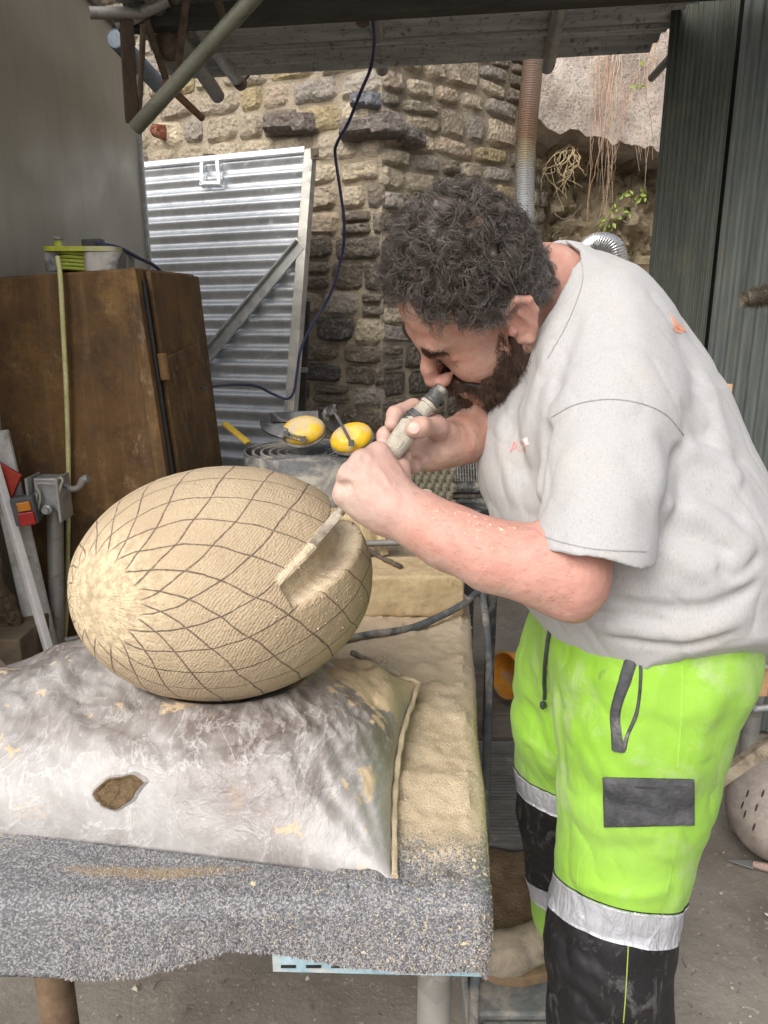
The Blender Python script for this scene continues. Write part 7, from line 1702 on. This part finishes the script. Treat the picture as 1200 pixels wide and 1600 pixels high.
# ---- right edge: stone ball, plank, trowel, clamp, brush
m_ball = simple('pinkish_stone', (.26, .22, .19), (.38, .33, .29), 14, .9, bump=.4)
bcn = np.array(Wz(1222, 1345, 0)); bcn = bcn + np.array([.0, .03, .150]); s_ = Sdf(); s_.ell(bcn, (.150, .150, .150), None); s_.post = lambda P, d: d - .003 * fbm(P, 9, 3)
bo = link('stone_ball', sdfmesh(s_, bcn - .18, bcn + .18, .008, 'ball'), m_ball, None, True); tag(bo, 'round greyish stone ball standing on the floor at the right edge', 'stone ball'); bb = bvh_of(bo.data); m_mark = simple('dark_chisel_mark', (.04, .03, .028), (.07, .06, .05), 60, .95)
for (x, y, a) in ((1160, 1258, .4), (1168, 1240, .4), (1164, 1272, .3), (1182, 1262, .3), (1178, 1292, .4), (1192, 1240, .4)): ribbon(bb, [(x - 2, y + 6), (x, y), (x + 2, y - 6)], .006, 'chisel_mark', m_mark, bo, lift=.0006, taper=True)
m_pl = simple('old_plank_wood', (.26, .21, .15), (.42, .36, .27), 20, .9, stretch=(.4, 1, 1), dust=(.08, .06, .04), dustamt=.35)
mb = MB(); mb.beam(Wy(1060, 1262, 1.72), Wy(1290, 1102, 1.62), .030, .034, up=(0, -1, .4)); tag(mb.build('leaning_plank', m_pl, bevel=.002), 'grey worn plank slanting up in front of the stone ball', 'plank')
tr_ = empty('trowel', Wz(1170, 1352, .01), 'small worn pointed trowel lying on the floor near the stone ball', 'trowel')
a_, b_, c_ = Wz(1138, 1345, .008), Wz(1176, 1352, .010), Wz(1215, 1362, .014); mb = MB(); u_ = (b_ - a_) / np.linalg.norm(b_ - a_); s2 = np.array([-u_[1], u_[0], 0]); th = np.array([0, 0, .003]); mb.add([a_, b_ + s2 * .016, b_ - s2 * .016, a_ + th, b_ + s2 * .016 + th, b_ - s2 * .016 + th], [(2, 1, 0), (3, 4, 5), (0, 1, 4, 3), (1, 2, 5, 4), (2, 0, 3, 5)]); mb.build('blade', m_galvd, tr_)
mb = MB(); mb.tube([b_ + [0, 0, .004], c_ + [0, 0, .006]], [.010, .013], 10); mb.build('handle', simple('dusty_pink_handle', (.26, .18, .15), (.38, .28, .24), 30, .8), tr_, True)
sh = empty('scaffold_stand', Wy(1190, 1200, 2.0), 'galvanised stand with clamp and orange wood block behind the man', 'stand'); Ys = 1.95
mb = MB(); q = Wy(1196, 940, Ys); mb.tube([(q[0], Ys, q[2] + .25), (q[0] + .01, Ys, .01)], .024, 16); mb.build('tube', m_tube, sh, True)
mb = MB(); mb.box(Wy(1180, 1062, Ys - .05), (.052, .05, .075)); mb.build('wood_block', simple('orange_wood', (.36, .20, .10), (.46, .28, .15), 20, .8), sh, bevel=.002)
mb = MB(); mb.box(Wy(1176, 1035, Ys - .06), (.06, .06, .008)); mb.box(Wy(1168, 1012, Ys - .07), (.006, .04, .05)); mb.tube([Wy(1170, 1092, Ys - .06), Wy(1178, 1108, Ys - .06), Wy(1200, 1106, Ys - .06)], .010, 10); mb.build('clamp', m_galvd, sh, bevel=.002)
mb = MB(); mb.beam(Wy(1152, 1070, Ys + .02), Wy(1150, 1150, Ys + .02), .03, .004, up=(0, 1, 0)); tag(mb.build('grey_strap', simple('strap_cloth', (.10, .10, .11), (.16, .16, .17), 30, .9), bevel=.001), 'short grey webbing strap hanging behind the man\'s hip', 'strap')
br = empty('brush', Wy(1200, 470, 1.5), 'round brown bristle brush poking in at the right edge', 'brush')
Yb_ = 1.5; a_, c_ = Wy(1168, 468, Yb_), Wy(1260, 448, Yb_ - .02); mb = MB(); mb.tube([a_, c_], .014, 12); mb.build('brush_core', simple('brush_core', (.05, .04, .03), (.1, .08, .06), 30, .9), br, True); mb = MB(); mb.tube([c_, Wy(1500, 395, 2.2)], .010, 10); mb.build('handle', bpy.data.materials['stick_wood'], br, True)
V_ = []; F_ = []; r = np.random.RandomState(8); dirb = (c_ - a_) / np.linalg.norm(c_ - a_)
for k in range(4200):
    t_ = r.rand() ; p_ = a_ + (c_ - a_) * t_; n_ = r.normal(0, 1, 3); n_ -= dirb * (n_ @ dirb); n_ /= np.linalg.norm(n_); 
    if t_ < .06: n_ = n_ - dirb * r.uniform(0, 1.2); n_ /= np.linalg.norm(n_)
    w_ = np.cross(n_, dirb) * .0011; p1 = p_ + n_ * .010; p2 = p_ + n_ * r.uniform(.018, .027) + r.normal(0, .0022, 3); i = len(V_); V_ += [p1 - w_, p1 + w_, p2]; F_.append((i, i + 1, i + 2))
me = pymesh(V_, F_, 'bristles'); o = link('bristles', me, simple('bristle_brown', (.14, .11, .07), (.30, .25, .17), 90, .9), br); tag(o, kind='stuff')
# ---- debris on the floor
r = np.random.RandomState(12); n = 2600
P_ = np.stack([r.uniform(-.9, 1.6, n), .7 + 1.9 * r.rand(n) ** 1.0, np.full(n, .003)], 1); P_[:, 2] += .006; N_ = np.tile([0, 0, 1.0], (n, 1)) + r.normal(0, .1, (n, 3)); N_ /= np.linalg.norm(N_, axis=1)[:, None]
chips('floor_grit', P_[::2], N_[::2], .0022, m_chip, 'pale stone grit scattered over the concrete floor', 'grit', seed=6)
chips('dark_grit', P_[1::2], N_[1::2], .0026, m_bark, 'dark crumbs and bark bits scattered over the concrete floor', 'crumbs', seed=7, flat=.3)
k = r.permutation(n)[:60]; chips('floor_flakes', P_[k] + [0, 0, .001], N_[k], .008, simple('pale_flake', (.42, .36, .28), (.6, .55, .46), 40, .9), 'larger pale flakes lying on the concrete floor', 'flakes', seed=9, flat=.15)
k = r.permutation(n)[:45]; V_ = []
mb = MB()
for i in k:
    p_ = P_[i]; a = r.uniform(0, 6.28); L_ = r.uniform(.012, .04); d = np.array([math.cos(a), math.sin(a), 0]); e_ = np.array([-d[1], d[0], 0]); mb.tube([p_, p_ + d * L_ * .5 + e_ * r.uniform(-.006, .006) + [0, 0, .003], p_ + d * L_], [.0012, .001, .0005], 5)
tag(mb.build('twig_litter', m_bark), 'tiny dark twigs and roots littering the concrete floor', 'twigs', kind='stuff')
